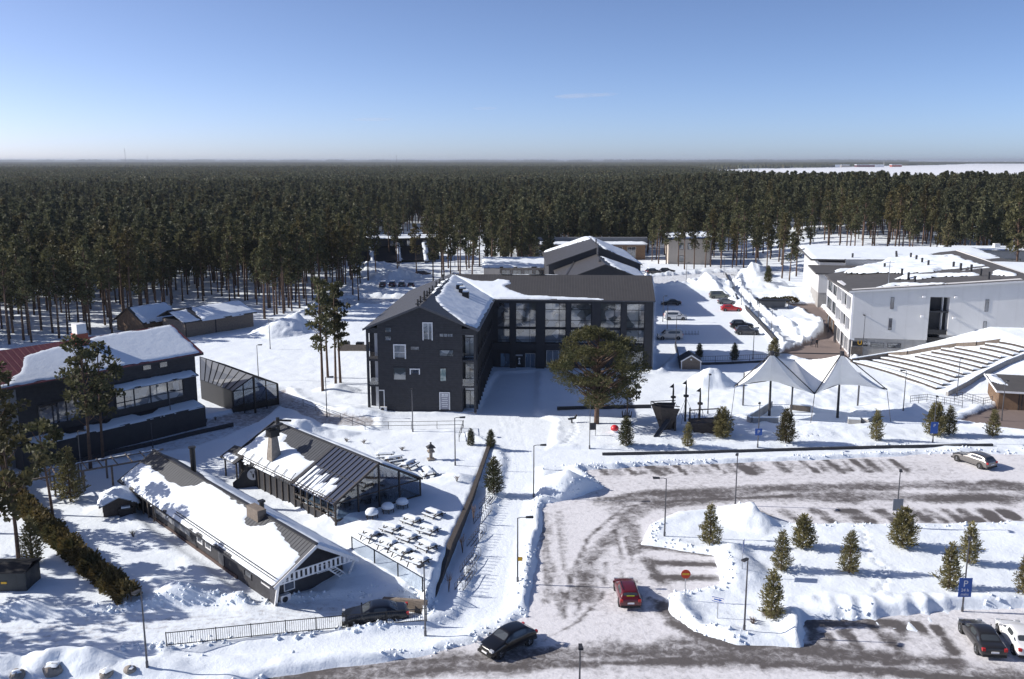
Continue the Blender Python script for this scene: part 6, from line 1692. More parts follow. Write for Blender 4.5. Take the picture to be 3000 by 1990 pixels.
# ------------------------------------------------------------------ cars
def paint(name, col, metal=.3):
    m, nt, b = newmat(name)
    tc = nn(nt, 'ShaderNodeTexCoord'); no = nn(nt, 'ShaderNodeTexNoise', Scale=2.5, Detail=4.0); nt.links.new(tc.outputs['Object'], no.inputs['Vector'])
    sp = nn(nt, 'ShaderNodeSeparateXYZ'); nt.links.new(tc.outputs['Object'], sp.inputs[0])
    ad = nn(nt, 'ShaderNodeMath', operation='MULTIPLY_ADD'); ad.inputs[1].default_value = -1.1; ad.inputs[2].default_value = .62; nt.links.new(sp.outputs[2], ad.inputs[0])
    mu = nn(nt, 'ShaderNodeMath', operation='MULTIPLY', use_clamp=True); nt.links.new(ad.outputs[0], mu.inputs[0]); nt.links.new(no.outputs['Fac'], mu.inputs[1])
    mx = nn(nt, 'ShaderNodeMix', data_type='RGBA'); mx.inputs[6].default_value = (*col, 1); mx.inputs[7].default_value = (.30, .27, .25, 1)   # road salt low on the doors
    nt.links.new(mu.outputs[0], mx.inputs[0]); nt.links.new(mx.outputs[2], b.inputs['Base Color'])
    b.inputs['Metallic'].default_value = metal; b.inputs['Roughness'].default_value = .28; b.inputs['Coat Weight'].default_value = .6; b.inputs['Coat Roughness'].default_value = .06
    return m
PROF = {  # stations: (x fraction from rear, belt z, top z, top half-width fraction)  as fractions of height / half-width
    'hatch': [(0, .42, .50, .80), (.035, .60, .64, .84), (.075, .64, .70, .80), (.20, .66, .955, .70), (.38, .655, 1.0, .71), (.55, .645, .975, .70), (.735, .635, .66, .82), (.93, .52, .545, .78), (1.0, .40, .44, .70)],
    'wagon': [(0, .42, .52, .82), (.03, .62, .66, .84), (.055, .64, .72, .80), (.115, .65, .95, .70), (.32, .65, 1.0, .71), (.52, .64, .985, .70), (.70, .63, .655, .82), (.92, .52, .545, .78), (1.0, .40, .44, .70)],
    'sedan': [(0, .46, .54, .80), (.03, .62, .66, .84), (.15, .65, .68, .82), (.30, .65, .94, .68), (.42, .645, 1.0, .69), (.55, .64, .98, .68), (.725, .63, .655, .82), (.93, .52, .545, .78), (1.0, .40, .44, .70)],
    'suv': [(0, .44, .52, .84), (.03, .58, .62, .86), (.06, .62, .70, .82), (.13, .63, .965, .74), (.32, .63, 1.0, .75), (.54, .62, .98, .74), (.69, .61, .635, .86), (.93, .53, .56, .82), (1.0, .40, .46, .76)],
    'van': [(0, .40, .48, .88), (.015, .54, .60, .88), (.03, .56, .72, .86), (.06, .56, .97, .80), (.35, .56, 1.0, .82), (.66, .55, .98, .80), (.83, .53, .56, .88), (.95, .46, .50, .84), (1.0, .36, .42, .78)]}
_car_cache = {}
def car_meshes(kind, L, Wd, H, mat):
    key = (kind, L, Wd, H)
    if key not in _car_cache:
        st = PROF[kind]; hw = Wd / 2; ring = []
        for x, zb, zt, wt in st:
            end = x in (0, 1.0)
            k = .90 if end else 1.0
            zb, zt = zb * H, zt * H
            X = (x - .5) * L
            if end: X *= .985
            half = [(-.86 * hw * k, .20), (-.985 * hw * k, .34), (-hw * k, min(.55 * H * .8, zb - .06)), (-.955 * hw * k, zb), (-wt * hw, zt), (-.45 * wt * hw, zt + .022 * H)]
            ring.append([(X, y, z) for y, z in half] + [(X, -y, z) for y, z in half[::-1]])
        bm = bmesh.new(); vs = [[bm.verts.new(p) for p in r_] for r_ in ring]; n = 12
        grp = {'ws': [], 'rw': [], 'sl': [], 'sr': []}
        for i in range(len(st) - 1):
            for j in range(n - 1):
                f = bm.faces.new((vs[i][j], vs[i][j + 1], vs[i + 1][j + 1], vs[i + 1][j]))
                if i == 5 and 4 <= j <= 6: grp['ws'].append(f)
                if i == 2 and 4 <= j <= 6: grp['rw'].append(f)
                if i in (3, 4) and j == 3: grp['sl'].append(f)
                if i in (3, 4) and j == 7: grp['sr'].append(f)
                if i in (2, 5) and j in (3, 7): grp.setdefault('q%d%d' % (i, j), []).append(f)
            bm.faces.new((vs[i][n - 1], vs[i][0], vs[i + 1][0], vs[i + 1][n - 1]))
        bm.faces.new(vs[0][::-1]); bm.faces.new(vs[-1])
        bmesh.ops.recalc_face_normals(bm, faces=bm.faces)
        for k, fs in grp.items():
            if kind == 'van' and k in ('sl', 'sr'): fs = [f for f in fs]
            r_ = bmesh.ops.inset_region(bm, faces=fs, thickness=.055 if k[0] != 'q' else .07, depth=-.012, use_boundary=True)
            for f in fs: f.material_index = 1
        if kind in ('hatch', 'wagon', 'suv', 'sedan', 'van'):
            pass
        me = bpy.data.meshes.new('cage'); bm.to_mesh(me); bm.free()
        ob = bpy.data.objects.new('cage', me); COL.objects.link(ob)
        md = ob.modifiers.new('s', 'SUBSURF'); md.levels = 2; md.render_levels = 2
        dg = bpy.context.evaluated_depsgraph_get(); ev = bpy.data.meshes.new_from_object(ob.evaluated_get(dg))
        bpy.data.objects.remove(ob)
        out = []
        for mi in (0, 1):
            b2 = bmesh.new(); b2.from_mesh(ev)
            bmesh.ops.delete(b2, geom=[f for f in b2.faces if f.material_index != mi], context='FACES')
            for f in b2.faces: f.smooth = True; f.material_index = 0
            mm = bpy.data.meshes.new('car_part'); b2.to_mesh(mm); b2.free(); out.append(mm)
        _car_cache[key] = out
    b_, g_ = _car_cache[key]
    b_ = b_.copy(); b_.materials.clear(); b_.materials.append(mat)
    if not g_.materials: g_.materials.append(M['carglass'])
    return b_, g_
def wheel_meshes(r):
    m = MB(); m.tube([(0, -.11, 0), (0, -.09, 0), (0, .09, 0), (0, .11, 0)], [r * .9, r, r, r * .9], 20)
    n = MB(); n.tube([(0, -.118, 0), (0, .118, 0)], r * .64, 16)
    q = MB()
    for k in range(5):
        a = k * 1.2566; c = Vector((math.cos(a), 0, math.sin(a)))
        for s in (-.124, .124): q.bar(Vector((0, s, 0)) + c * .04, Vector((0, s, 0)) + c * r * .6, .07, .012)
    n2 = n.mesh('rim_back', M['black']); 
    return m.mesh('tyre', M['rubber'], True), q.mesh('rim', M['steel']), n2
WH = {r_: wheel_meshes(r_) for r_ in (.31, .34, .37)}
DIM = {'hatch': (4.3, 1.78, 1.46, .31), 'wagon': (4.8, 1.84, 1.48, .34), 'sedan': (4.75, 1.84, 1.42, .34), 'suv': (4.7, 1.9, 1.72, .37), 'van': (4.9, 1.92, 1.9, .34)}
def car(name, label, cat, kind, px, py, rz, col, group=None, metal=.3, snow=False, dims=None, z=None, extra=None):
    L, Wd, H, wr = dims or DIM[kind]
    x, y, zz = (px, py, z) if z is not None else G(px, py)
    zz = max(zz, .05)
    t = thing(name, label, cat, (x, y, zz), R(rz), group)
    mat = paint(name + '_paint', col, metal)
    b_, g_ = car_meshes(kind, L, Wd, H, mat)
    link('body', b_, t); link('windows', g_, t)
    for sx in (-.305, .315):
        for sy in (-1, 1):
            w_ = link('wheel', WH[wr][2], t); w_.location = (sx * L, sy * (Wd / 2 - .10), wr)
            link('tyre', WH[wr][0], w_); link('rim', WH[wr][1], w_)
            a = MB(); 
    m = MB()
    for sx in (-.305, .315):
        for sy in (-1, 1):
            m.tube([(sx * L, sy * (Wd / 2 - .16), wr), (sx * L, sy * (Wd / 2 + .004), wr)], wr + .06, 18)
    m.build('wheel_arch', M['rubber'], t)
    for sy in (-1, 1):
        m = MB(); m.box(L / 2 - .24, sy * Wd * .36 - .17, H * .42, L / 2 - .04, sy * Wd * .36 + .17, H * .52); m.build('headlight', M['headlight'], t)
        m = MB(); m.box(-L / 2 + .0, sy * Wd * .40 - .09, H * (.48 if kind != 'van' else .40), -L / 2 + .20, sy * Wd * .40 + .12, H * .62); m.build('tail_light', M['tail'], t)
        m = MB(); m.box(L * .19, sy * (Wd / 2 + .02) - .06, H * .62, L * .19 + .1, sy * (Wd / 2 + .10) + .06, H * .72); m.build('mirror', mat, t)
    m = MB(); m.box(-L / 2 - .012, -.26, H * .38, -L / 2 + .1, .26, H * .46); m.box(L / 2 - .1, -.26, H * .25, L / 2 + .012, .26, H * .32); m.build('number_plate', M['white'], t)
    m = MB(); m.box(-L / 2 + .02, -Wd * .44, .24, -L / 2 + .3, Wd * .44, .40); m.box(L / 2 - .3, -Wd * .42, .20, L / 2 + .004, Wd * .42, .36); m.box(L / 2 - .2, -.42, H * .36, L / 2 - .005, .42, H * .46); m.build('bumper', M['rubber'], t)
    if kind in ('wagon', 'suv', 'hatch') and not snow:
        m = MB()
        for sy in (-1, 1): m.bar((-L * .33, sy * Wd * .31, H + .02), (L * .04, sy * Wd * .31, H + .015), .04, .03)
        if kind != 'hatch': m.build('roof_rail', M['black'], t)
    if snow:
        m = MB(); m.slab([(-L * .36, -Wd * .34, H - .02), (L * .1, -Wd * .34, H - .02), (L * .1, Wd * .34, H - .02), (-L * .36, Wd * .34, H - .02)], (0, 0, .16)); m.slab([(L * .26, -Wd * .38, H * .62), (L * .44, -Wd * .38, H * .56), (L * .44, Wd * .38, H * .56), (L * .26, Wd * .38, H * .62)], (0, 0, .08)); m.build('snow_cover', M['roofsnow'], t)
    if extra: extra(t, L, Wd, H)
    return t
def vest(t, L, Wd, H):
    m = MB(); m.box(-L / 2 + .26, -.30, H * .66, -L / 2 + .31, .30, H * .78); m.build('yellow_vest', pm('yellow_green_cloth', (.55, .62, .02), .8, .1, 5), t)
k_ = 0
def hd(a, b):
    a = W(*a); b = W(*b); return math.degrees(math.atan2(b[1] - a[1], b[0] - a[0]))
car('black_hatchback', 'black hatchback turning on the icy road at the bottom of the photo', 'car', 'hatch', 1172, 1499, hd((1221, 1497), (1155, 1527)), (.006, .006, .007), metal=.1)
car('dark_red_car', 'dark red estate car with a yellow vest in its rear window, on the access road', 'car', 'wagon', 1447, 1384, 91, (.11, .008, .012), dims=(4.35, 1.72, 1.42, .31), extra=vest, metal=.1)
car('dark_saloon', 'dark blue-black saloon parked behind the iron fence by the long barn', 'car', 'sedan', 867, 1433, 180 + hd((800, 1438), (940, 1426)), (.010, .012, .020), dims=(4.95, 1.88, 1.44, .34))
car('silver_estate', 'silver-grey estate car standing in the far parking row, upper right', 'car', 'wagon', 2247, 1074, hd((2284, 1082), (2212, 1058)), (.20, .19, .18), metal=.6)
car('grey_saloon', 'dark grey saloon in the nearest parking row, left of the white car', 'car', 'sedan', 2264, 1490, hd((2290, 1512), (2237, 1444)), (.055, .052, .052), metal=.6)
car('white_car', 'white car cut by the right edge, next to the dark grey saloon', 'car', 'sedan', 2350, 1492, hd((2372, 1515), (2325, 1452)), (.74, .74, .74), metal=0)
car('green_grey_van', 'greenish grey people carrier at the far end of the shaded car park row', 'car', 'van', 1660, 689, -4, (.16, .17, .14), 'cars in the shaded car park')
car('grey_hatchback', 'grey hatchback between the people carrier and the red car', 'car', 'hatch', 1677, 702, -4, (.14, .15, .16), 'cars in the shaded car park')
car('bright_red_car', 'bright red estate car in the shaded car park', 'car', 'wagon', 1688, 718, -4, (.50, .02, .02), 'cars in the shaded car park', metal=0)
car('black_suv', 'black off-roader in the car park, behind the dark grey one', 'car', 'suv', 1712, 758, -5, (.012, .012, .014), 'cars in the shaded car park')
car('dark_grey_suv', 'dark grey off-roader nearest the lamp posts in the car park', 'car', 'suv', 1724, 772, -5, (.05, .05, .055), 'cars in the shaded car park')
car('black_saloon', 'black saloon alone on the left side of the car park', 'car', 'sedan', 1549, 704, 178, (.012, .013, .016), 'cars in the shaded car park')
car('white_van', 'white van with dark windows in the middle of the car park left side', 'van', 'van', 1559, 738, -2, (.72, .72, .72), 'cars in the shaded car park', metal=0)
car('pale_van', 'pale pick-up style van nearest the hotel corner in the car park', 'van', 'van', 1546, 783, 180, (.55, .52, .48), 'cars in the shaded car park', metal=0)
for i, (px, py) in enumerate(((885, 662), (906, 661), (928, 662), (949, 663))):
    car('snowed_in_car', 'snowed-in dark car, %s of four in a row behind snow heaps' % ('leftmost', 'second from the left', 'third from the left', 'rightmost')[i], 'car', 'hatch', px, py, 90 + i, ((.03, .03, .035), (.10, .03, .03), (.05, .06, .05), (.07, .045, .045))[i], 'snowed-in cars in a row', snow=True)
car('far_dark_car', 'dark car under a pine by the black terraced house', 'car', 'wagon', 977, 636, 5, (.05, .03, .03), snow=True)
car('far_black_suv', 'black off-roader with a snowy roof behind the dark gabled house', 'car', 'suv', 1508, 632, 20, (.012, .012, .015), snow=True)
car('far_black_estate', 'low black estate car under the pine by the beige block', 'car', 'wagon', 1541, 630, -5, (.012, .012, .015))
car('snow_covered_car', 'car under thick snow in front of the beige lodge', 'car', 'wagon', 1158, 613, 15, (.05, .05, .06), snow=True)

# ------------------------------------------------------------------ lamp posts and signs
def lamp(px, py, lab, arm=0, h=5.6, adir=0, sign=None, tilt=0, thin=False, loc=None):
    x, y, z = loc or G(px, py)
    t = thing('street_lamp', lab, 'street lamp', (x, y, z - .1), 0, 'street lamps')
    m = MB(); m.tube([(0, 0, -.2), (0, 0, h * .4), (0, 0, h)], [.075, .065, .045] if not thin else [.05, .045, .035], 8); m.tube([(0, 0, 0), (0, 0, .5)], .10, 8); m.build('pole', M['lamp'], t)
    a = Vector((math.cos(R(adir)), math.sin(R(adir)), 0))
    if arm:
        m = MB(); m.tube([(0, 0, h - .02), a * arm * .4 + Vector((0, 0, h + .06)), a * arm + Vector((0, 0, h + .05))], .035, 6); m.build('arm', M['lamp'], t)
    if not thin:
        c = a * (arm + .22); n = Vector((-a.y, a.x, 0)) * .15
        m = MB(); m.slab([c - a * .32 - n * .7 + Vector((0, 0, h)), c + a * .3 - n + Vector((0, 0, h + .03)), c + a * .3 + n + Vector((0, 0, h + .03)), c - a * .32 + n * .7 + Vector((0, 0, h))], (0, 0, .13)); o = m.build('lamp_head', M['charcoal'], t)
        m = MB(); m.slab([c - a * .1 - n * .6 + Vector((0, 0, h - .012)), c + a * .25 - n * .7 + Vector((0, 0, h - .012)), c + a * .25 + n * .7 + Vector((0, 0, h - .012)), c - a * .1 + n * .6 + Vector((0, 0, h - .012))], (0, 0, .01)); m.build('diffuser', M['headlight'], o)
    return t
def panel(t, z, w_, h, mat, txt=(), out=.09, ang=0, name='sign_plate', back=False):
    e = MB(); e.box(-w_ / 2, -out - .02, z - h / 2, w_ / 2, -out, z + h / 2); o = e.build(name, M[mat], t); o.rotation_euler = (0, 0, R(ang))
    b = MB(); b.box(-.09, -out, z - .1, .09, .08, z - .02); b.box(-.09, -out, z + .1, .09, .08, z + .18); b.build('clamp', M['lamp'], t)
    for s, tx, tz, ts in txt:
        text(s, o, (tx, -out - .024, tz), ts, 'white', ax='CENTER')
    return o
lamp(1534, 1238, 'lamp post with a left-pointing arm on the snow tongue by the access road', .7, adir=180)
t = lamp(1195, 1343, 'lamp post beside the foot path with a small yellow box on its pole', .75, adir=0)
m = MB(); m.box(.05, -.12, 1.95, .4, .12, 2.2); m.build('yellow_box', M['yellow'], t)
lamp(1697, 1170, 'lamp post beside the snow heap at the road bend, bare head facing the camera', .15, adir=250)
t = lamp(2068, 1215, 'lamp post carrying a square grey board, upper right', .2, adir=250)
e = panel(t, 2.25, .95, 1.15, 'greywall', name='board'); 
lamp(1718, 1455, 'tall lamp post on the mound right of the no-entry sign', .15, adir=225)
lamp(982, 1468, 'lamp post at the end of the terrace wall by the pavement', .15, adir=240)
lamp(340, 1540, 'lamp post standing alone in the bottom left snow', .18, adir=250)
lamp(1232, 1148, 'lamp post with a right-pointing arm left of the big road-side snow heap', .75, adir=0)
lamp(1051, 1075, 'lamp post with a right-pointing arm on the terrace edge', .65, adir=0)
lamp(953, 997, 'plain lamp post in front of the hotel gable', .1, adir=270)
lamp(755, 963, 'lamp post with a short arm between the pines and the hotel railing', .55, adir=0)
lamp(0, 0, 'lamp post cut by the bottom edge, only its head and upper pole showing', .1, adir=270, loc=(4.05, 50.3, .2))
t = lamp(2221, 1414, 'leaning-looking lamp post with a large blue parking sign, lower right', .12, adir=60, h=5.9)
panel(t, 2.2, 1.0, 1.55, 'signblue', (('P', 0, 2.28, .72), ('24 h', 0, 1.88, .34), ('maks', 0, 1.56, .30)))
t = lamp(1749, 1033, 'lamp post with a small blue parking plate before the stage', .15, adir=250)
panel(t, 2.05, .85, .85, 'signblue', (('P', 0, 1.85, .6),))
t = lamp(2153, 1022, 'lamp post with a tall blue sign between two young pines', .12, adir=250, h=5.9)
panel(t, 2.0, .9, 1.45, 'signblue', (('P', 0, 2.1, .55),))
lamp(2085, 948, 'lamp post right of the stage canopy, by the railing', .3, adir=180)
lamp(2209, 912, 'lamp post at the lower edge of the amphitheatre', .1, adir=270)
lamp(2312, 972, 'lamp post in front of the brown kiosk yard', .1, adir=270)
lamp(1361, 1036, 'thin pole at the left end of the playground', thin=True)
lamp(1634, 956, 'lamp post behind the ship stern', .1, adir=270)
lamp(1990, 829, 'lamp post with a short arm in front of the white building corner', .25, adir=90, h=7.6)
for i, (px, py) in enumerate(((1780, 782), (1750, 750), (1731, 726), (1711, 704), (1694, 686))): lamp(px, py, 'lamp post along the path east of the car park, number %s from the near end' % ('one', 'two', 'three', 'four', 'five')[i], .4, adir=180 if i else 0)
for px, py, lab in ((1540, 762, 'lamp post between the two vans of the car park'), (1560, 797, 'lamp post near the pale van'), (1530, 743, 'lamp post close to the hotel end wall'), (1738, 830, 'lamp post at the car park fence behind the canopy'), (1671, 634, 'lamp post on the road behind the car park'), (1584, 652, 'lamp post by the snow heap at the car park entrance'), (597, 877, 'lamp post behind the glass conservatory'), (397, 1000, 'lamp post in front of the red-roofed building'), (624, 806, 'lamp post near the timber shed'), (190, 1110, 'lamp post among the pines before the red-roofed building')):
    lamp(px, py, lab, .3, adir=0)
lamp(353, 1034, 'pale thin post in the snow below the red-roofed building', thin=True, h=3.2)

def signpost(name, label, px, py, h, cat='road sign', rz=0):
    x, y, z = G(px, py); t = thing(name, label, cat, (x, y, z - .1), R(rz))
    m = MB(); m.tube([(0, 0, -.2), (0, 0, h)], .035, 6); m.build('pole', M['steel'], t); return t
t = signpost('no_entry_sign', 'round red no-entry sign with a yellow bar beside the access road', 1581, 1379, 2.35)
m = MB(); m.disc((0, -.04, 2.05), .37, (0, -1, 0), 28, .02); o = m.build('sign_disc', M['signred'], t); m = MB(); m.box(-.27, -.068, 1.98, .27, -.061, 2.13); m.build('yellow_bar', M['yellow'], o)
t = signpost('arrow_sign', 'small white and blue arrow sign on a thin pole in the mound', 1656, 1427, 1.75, rz=-28)
m = MB(); m.box(-.45, -.05, 1.4, .45, -.03, 1.78); o = m.build('sign_plate', M['white'], t); m = MB(); m.box(-.45, -.056, 1.4, .45, -.051, 1.45); m.box(-.45, -.056, 1.73, .45, -.051, 1.78); m.slab([(-.3, -.056, 1.54), (.1, -.056, 1.54), (.1, -.056, 1.48), (.32, -.056, 1.59), (.1, -.056, 1.70), (.1, -.056, 1.64), (-.3, -.056, 1.64)], (0, .004, 0)); m.build('blue_arrow', M['signblue'], o)
t = signpost('blue_edge_sign', 'narrow blue and white sign seen edge-on above the road-side mound', 1713, 1313, 2.6, rz=70)
m = MB(); m.box(-.45, -.05, 1.6, .45, -.03, 2.55); o = m.build('sign_plate', M['signblue'], t); m = MB(); m.box(-.3, -.056, 1.8, .3, -.051, 2.0); m.build('white_field', M['white'], o)

# ------------------------------------------------------------------ fences, walls, racks
def fence(name, label, pts, h, gap, bars=None, mat='black', cat='fence', rails=(0.12, 1.0), pw=.06, glass=None, zoff=0.0):
    P = [Vector(G(*p)) for p in pts]; c = P[0].copy(); t = thing(name, label, cat, c, 0)
    P = [p - c for p in P]; posts, bar, gl_ = [], MB(), MB()
    for a, b in zip(P, P[1:]):
        L = (b - a).length; n = max(1, round(L / gap))
        for k in range(n + (1 if b is P[-1] else 0)): posts.append(a.lerp(b, k / n))
        for r_ in rails: bar.bar(a + Vector((0, 0, h * r_)), b + Vector((0, 0, h * r_)), .05)
        if bars:
            q = int(L / bars)
            for k in range(q): p = a.lerp(b, k / q); bar.bar(p + Vector((0, 0, h * rails[0])), p + Vector((0, 0, h * rails[-1])), .022)
        if glass: d = (b - a); gl_.slab([a + Vector((0, 0, -.1)), b + Vector((0, 0, -.1)), b + Vector((0, 0, h * .96)), a + Vector((0, 0, h * .96))], Vector((d.y, -d.x, 0)).normalized() * .02)
    if bar.v: bar.build('rails', M[mat], t)
    if glass: gl_.build('glass_panel', M[glass], t)
    pm_ = MB(); pm_.box(-pw / 2, -pw / 2, -.3, pw / 2, pw / 2, h * 1.03); me = pm_.mesh('post', M[mat])
    for p in posts: link('post', me, t, p)
    return t
fence('iron_fence', 'long black iron bar fence along the drive in the foreground', [(385, 1492), (500, 1480), (660, 1463), (800, 1450), (985, 1434)], 1.05, 2.5, .15, rails=(.08, .96))
fence('glass_fence', 'frosted glass fence on dark posts along the lower terrace edge', [(813, 1268), (865, 1300), (919, 1331), (976, 1366)], 1.15, 40, glass='clear_fence', rails=(1.0,), pw=.1)
fence('path_railing', 'low metal railing beside the road in front of the hotel', [(700, 938), (760, 962), (843, 992), (950, 991), (1068, 989)], 1.0, 3.0, rails=(.5, 1.0), mat='lamp')
fence('path_railing', 'short railing end at the top of the terrace slope', [(1070, 988), (1060, 1020)], 1.0, 3.0, rails=(.5, 1.0), mat='black')
fence('stage_railing', 'metal railing below the amphitheatre, left run', [D6_(1575, 668), D6_(1690, 655), D6_(1935, 700)], 1.1, 2.2, .5, rails=(.3, .65, 1.0), mat='lamp')
fence('stage_railing', 'metal railing below the amphitheatre, right run', [D6_(1880, 650), D6_(1935, 640), D6_(2080, 685), D6_(2140, 672)], 1.1, 2.2, .5, rails=(.3, .65, 1.0), mat='lamp')
fence('car_park_fence', 'dark fence between the car park and the little hut', [(1612, 838), (1690, 836), (1770, 832)], 1.1, 3.2, .4, rails=(.3, 1.0))
wallstrip('car_park_wall', 'low dark wall under the car park fence', 'low wall', [(1613, 842), (1690, 840), (1772, 836)], .35, .25, M['charcoal'], snow=0)
wallstrip('ramp_wall', 'dark wedge wall of the ramp left of the little hut', 'low wall', [(1560, 800), (1572, 852)], .9, .2, M['charcoal'], snow=0)
wallstrip('path_shadow_strip', 'dark strip in place of a wall shadow along the path east of the car park, near part', 'low wall', [(1722, 710), (1760, 750), (1793, 786)], .5, .2, M['charcoal'], snow=0)  # low solid dark strips stand in for a wall or fence shadow line
wallstrip('path_shadow_strip', 'dark strip in place of a wall shadow along the path east of the car park, far part', 'low wall', [(1676, 634), (1690, 664), (1703, 692)], .6, .25, M['charcoal'], snow=0)
wallstrip('plaza_kerb', 'long dark kerb between the plaza snow and the far parking row', 'kerb', [(1390, 1050), (1600, 1046), (1800, 1040), (2050, 1033), (2290, 1029)], .28, .3, M['charcoal'], snow=0)
wallstrip('street_wall', 'dark low wall along the lane below the red-roofed building', 'low wall', [(150, 1076), (260, 1048), (360, 1026), (430, 1008), (537, 984)], .5, .3, M['charcoal'], snow=0)
wallstrip('log_barrier', 'long dark log barrier behind the broad old pine', 'barrier', [(1286, 946), (1400, 943), (1502, 941)], .45, .35, M['charcoal'], snow=0)
# terrace retaining wall with its timber face
P = [(*p, 0) for p in PATIO_WALL]; c = Vector((*P[0][:2], 0)); t = thing('terrace_wall', 'long dark timber retaining wall running uphill beside the foot path', 'retaining wall', c, 0)
m = MB()
for (a, b) in zip(P, P[1:]):
    a, b = Vector(a), Vector(b)
    d = (b - a).normalized(); n = Vector((d.y, -d.x, 0))
    za = gz(*(a - n * .8)[:2]) + .06; zb_ = gz(*(b - n * .8)[:2]) + .06
    a, b = a - c - n * .12, b - c - n * .12
    m.slab([(a.x, a.y, -.4), (b.x, b.y, -.4), (b.x, b.y, zb_), (a.x, a.y, za)], n * .42)
m.build('wall_body', M['timberdark'], t)
m = MB()
a = Vector(P[0]) - c; m.slab([a + Vector((-3.6, 2.0, -.3)), a + Vector((0, 0, -.3)), a + Vector((0, 0, 1.25)), a + Vector((-3.6, 2.0, .5))], (.1, .3, 0)); m.build('end_wall', M['timber'], t)
# bicycle racks
rk = MB()
for k in range(7):
    y = k * .62; rk.tube([(0, y, 0), (0, y, .62), (.12, y, .74), (.55, y, .74), (.68, y, .6), (.68, y, 0)], .022, 5, False)
rk.bar((0, 0, .1), (0, 3.7, .1), .04); rk.bar((.68, 0, .1), (.68, 3.7, .1), .04); rke = rk.mesh('hoops', M['lamp'])
for i, (px, py) in enumerate(((1044, 1362), (1056, 1322), (1072, 1262), (1088, 1210), (1100, 1176))):
    x, y, z = G(px + 6, py); t = thing('bicycle_rack', 'bicycle rack along the terrace wall, %s from the near end' % ('first', 'second', 'third', 'fourth', 'fifth')[i], 'bicycle rack', (x, y, z - .05), R(-15), 'bicycle racks'); link('hoops', rke, t); mm = MB(); mm.bar((.34, 0, .03), (.34, 3.7, .03), .08); mm.build('base_rail', M['lamp'], t)
x, y, z = G(1568, 772); t = thing('bicycle_rack', 'bicycle rack with a white frame in the car park shade', 'bicycle rack', (x, y, z), R(-90), 'bicycle racks'); link('hoops', rke, t)

# pergola
pa, pb = W(60, 1166), W(262, 1128); ang = math.atan2(pb[1] - pa[1], pb[0] - pa[0]); pl = math.dist(pa, pb)
t = thing('pergola', 'bare timber pergola of posts and open beams behind the pines', 'pergola', (*pa, .2), ang)
m = MB(); m.bar((-.4, 0, 2.3), (pl + 3, 0, 2.3), .12, .16); m.bar((-.4, 2.8, 2.3), (pl + 6, 2.8, 2.3), .12, .16)
for k in range(10): m.bar((k * (pl + 5) / 9, -.3, 2.42), (k * (pl + 5) / 9, 3.1, 2.42), .09, .1)
m.build('beams', M['timber'], t)
pmh = MB(); pmh.box(-.09, -.09, -.4, .09, .09, 2.3); me = pmh.mesh('post', M['timber'])
for k in range(4):
    for y in (0, 2.8): link('post', me, t, (k * pl / 3, y, 0))
snow_patch(t, (-.4, 2.8, 2.385), (1, 0, 0), (0, 1, 0), [(0, -.08), (pl + 6, -.08), (pl + 6, .08), (0, .08)], .1, .1, 7, .02, 'beam_snow', soft=.08)

# ------------------------------------------------------------------ terrace furniture
def table_proto(lab):
    t = thing('picnic_table', lab, 'picnic table', (0, 0, 0), 0, 'snow-covered picnic tables')
    m = MB()
    for k in range(4): m.box(-.85, -.36 + k * .185, .70, .85, -.36 + k * .185 + .16, .745)
    m.build('table_top', M['timberdark'], t)
    for s in (-1, 1):
        m = MB(); m.box(-.85, s * .68 - .13, .42, .85, s * .68 + .13, .46); b = m.build('bench', M['timberdark'], t)
        m = MB(); m.slab([(-.8, s * .68 - .11, .462), (.8, s * .68 - .11, .462), (.8, s * .68 + .11, .462), (-.8, s * .68 + .11, .462)], (0, 0, .06)); m.build('snow_cap', M['roofsnow'], b)
    for x in (-.6, .6):
        m = MB(); m.bar((x, -.75, -.1), (x, -.25, .7), .08); m.bar((x, .75, -.1), (x, .25, .7), .08); m.bar((x, -.8, .38), (x, .8, .38), .08); m.build('leg_frame', M['timberdark'], t)
    s = snow_patch(t, (-.85, -.36, .748), (1, 0, 0), (0, 1, 0), [(0, 0), (1.7, 0), (1.7, .74), (0, .74)], .15, .07, 3, .03, 'snow_cap', soft=.2)
    return t
ZT = lambda x, y: (788 + x / 3.0, 1045.7 + y / 3.0)
TB = [((640, 440), 'rearmost, alone near the terrace wall'), ((487, 486), 'second row, left of the rearmost table'), ((348, 542), 'second row, middle'), ((205, 582), 'second row, left end'), ((605, 552), 'third row, right end'), ((462, 602), 'third row, middle'), ((323, 648), 'third row, left end'), ((595, 665), 'front row, right end by the wall'), ((425, 700), 'front row, second from the left'), ((535, 765), 'nearest the glass fence corner')]
proto_t = None
for (p, lab) in TB:
    L_ = 'snow-capped picnic table on the terrace, ' + lab
    if proto_t is None: proto_t = table_proto(L_); o = proto_t
    else: o = copy_tree(proto_t); o['label'] = L_
    x, y, z = G(*ZT(*p)); o.location = (x, y, z - .12); o.rotation_euler = (0, 0, R(-40 + 6 * math.sin(p[0])))
for (px, py, lab) in ((890, 1062, 'first of the stacked tables beyond the glass barn'), (912, 1070, 'second of the stacked tables beyond the glass barn'), (944, 1082, 'third of the stacked tables beyond the glass barn'), (990, 1100, 'last of the stacked tables beyond the glass barn, nearest the lamp')):
    o = copy_tree(proto_t); o['label'] = 'snow-buried picnic table, ' + lab; x, y, z = G(px, py); o.location = (x, y, z - .05); o.rotation_euler = (R(6), 0, R(20 + px)); o['group'] = 'snow-buried tables beyond the glass barn'; o.scale = (1.2, 1.1, 1.15)
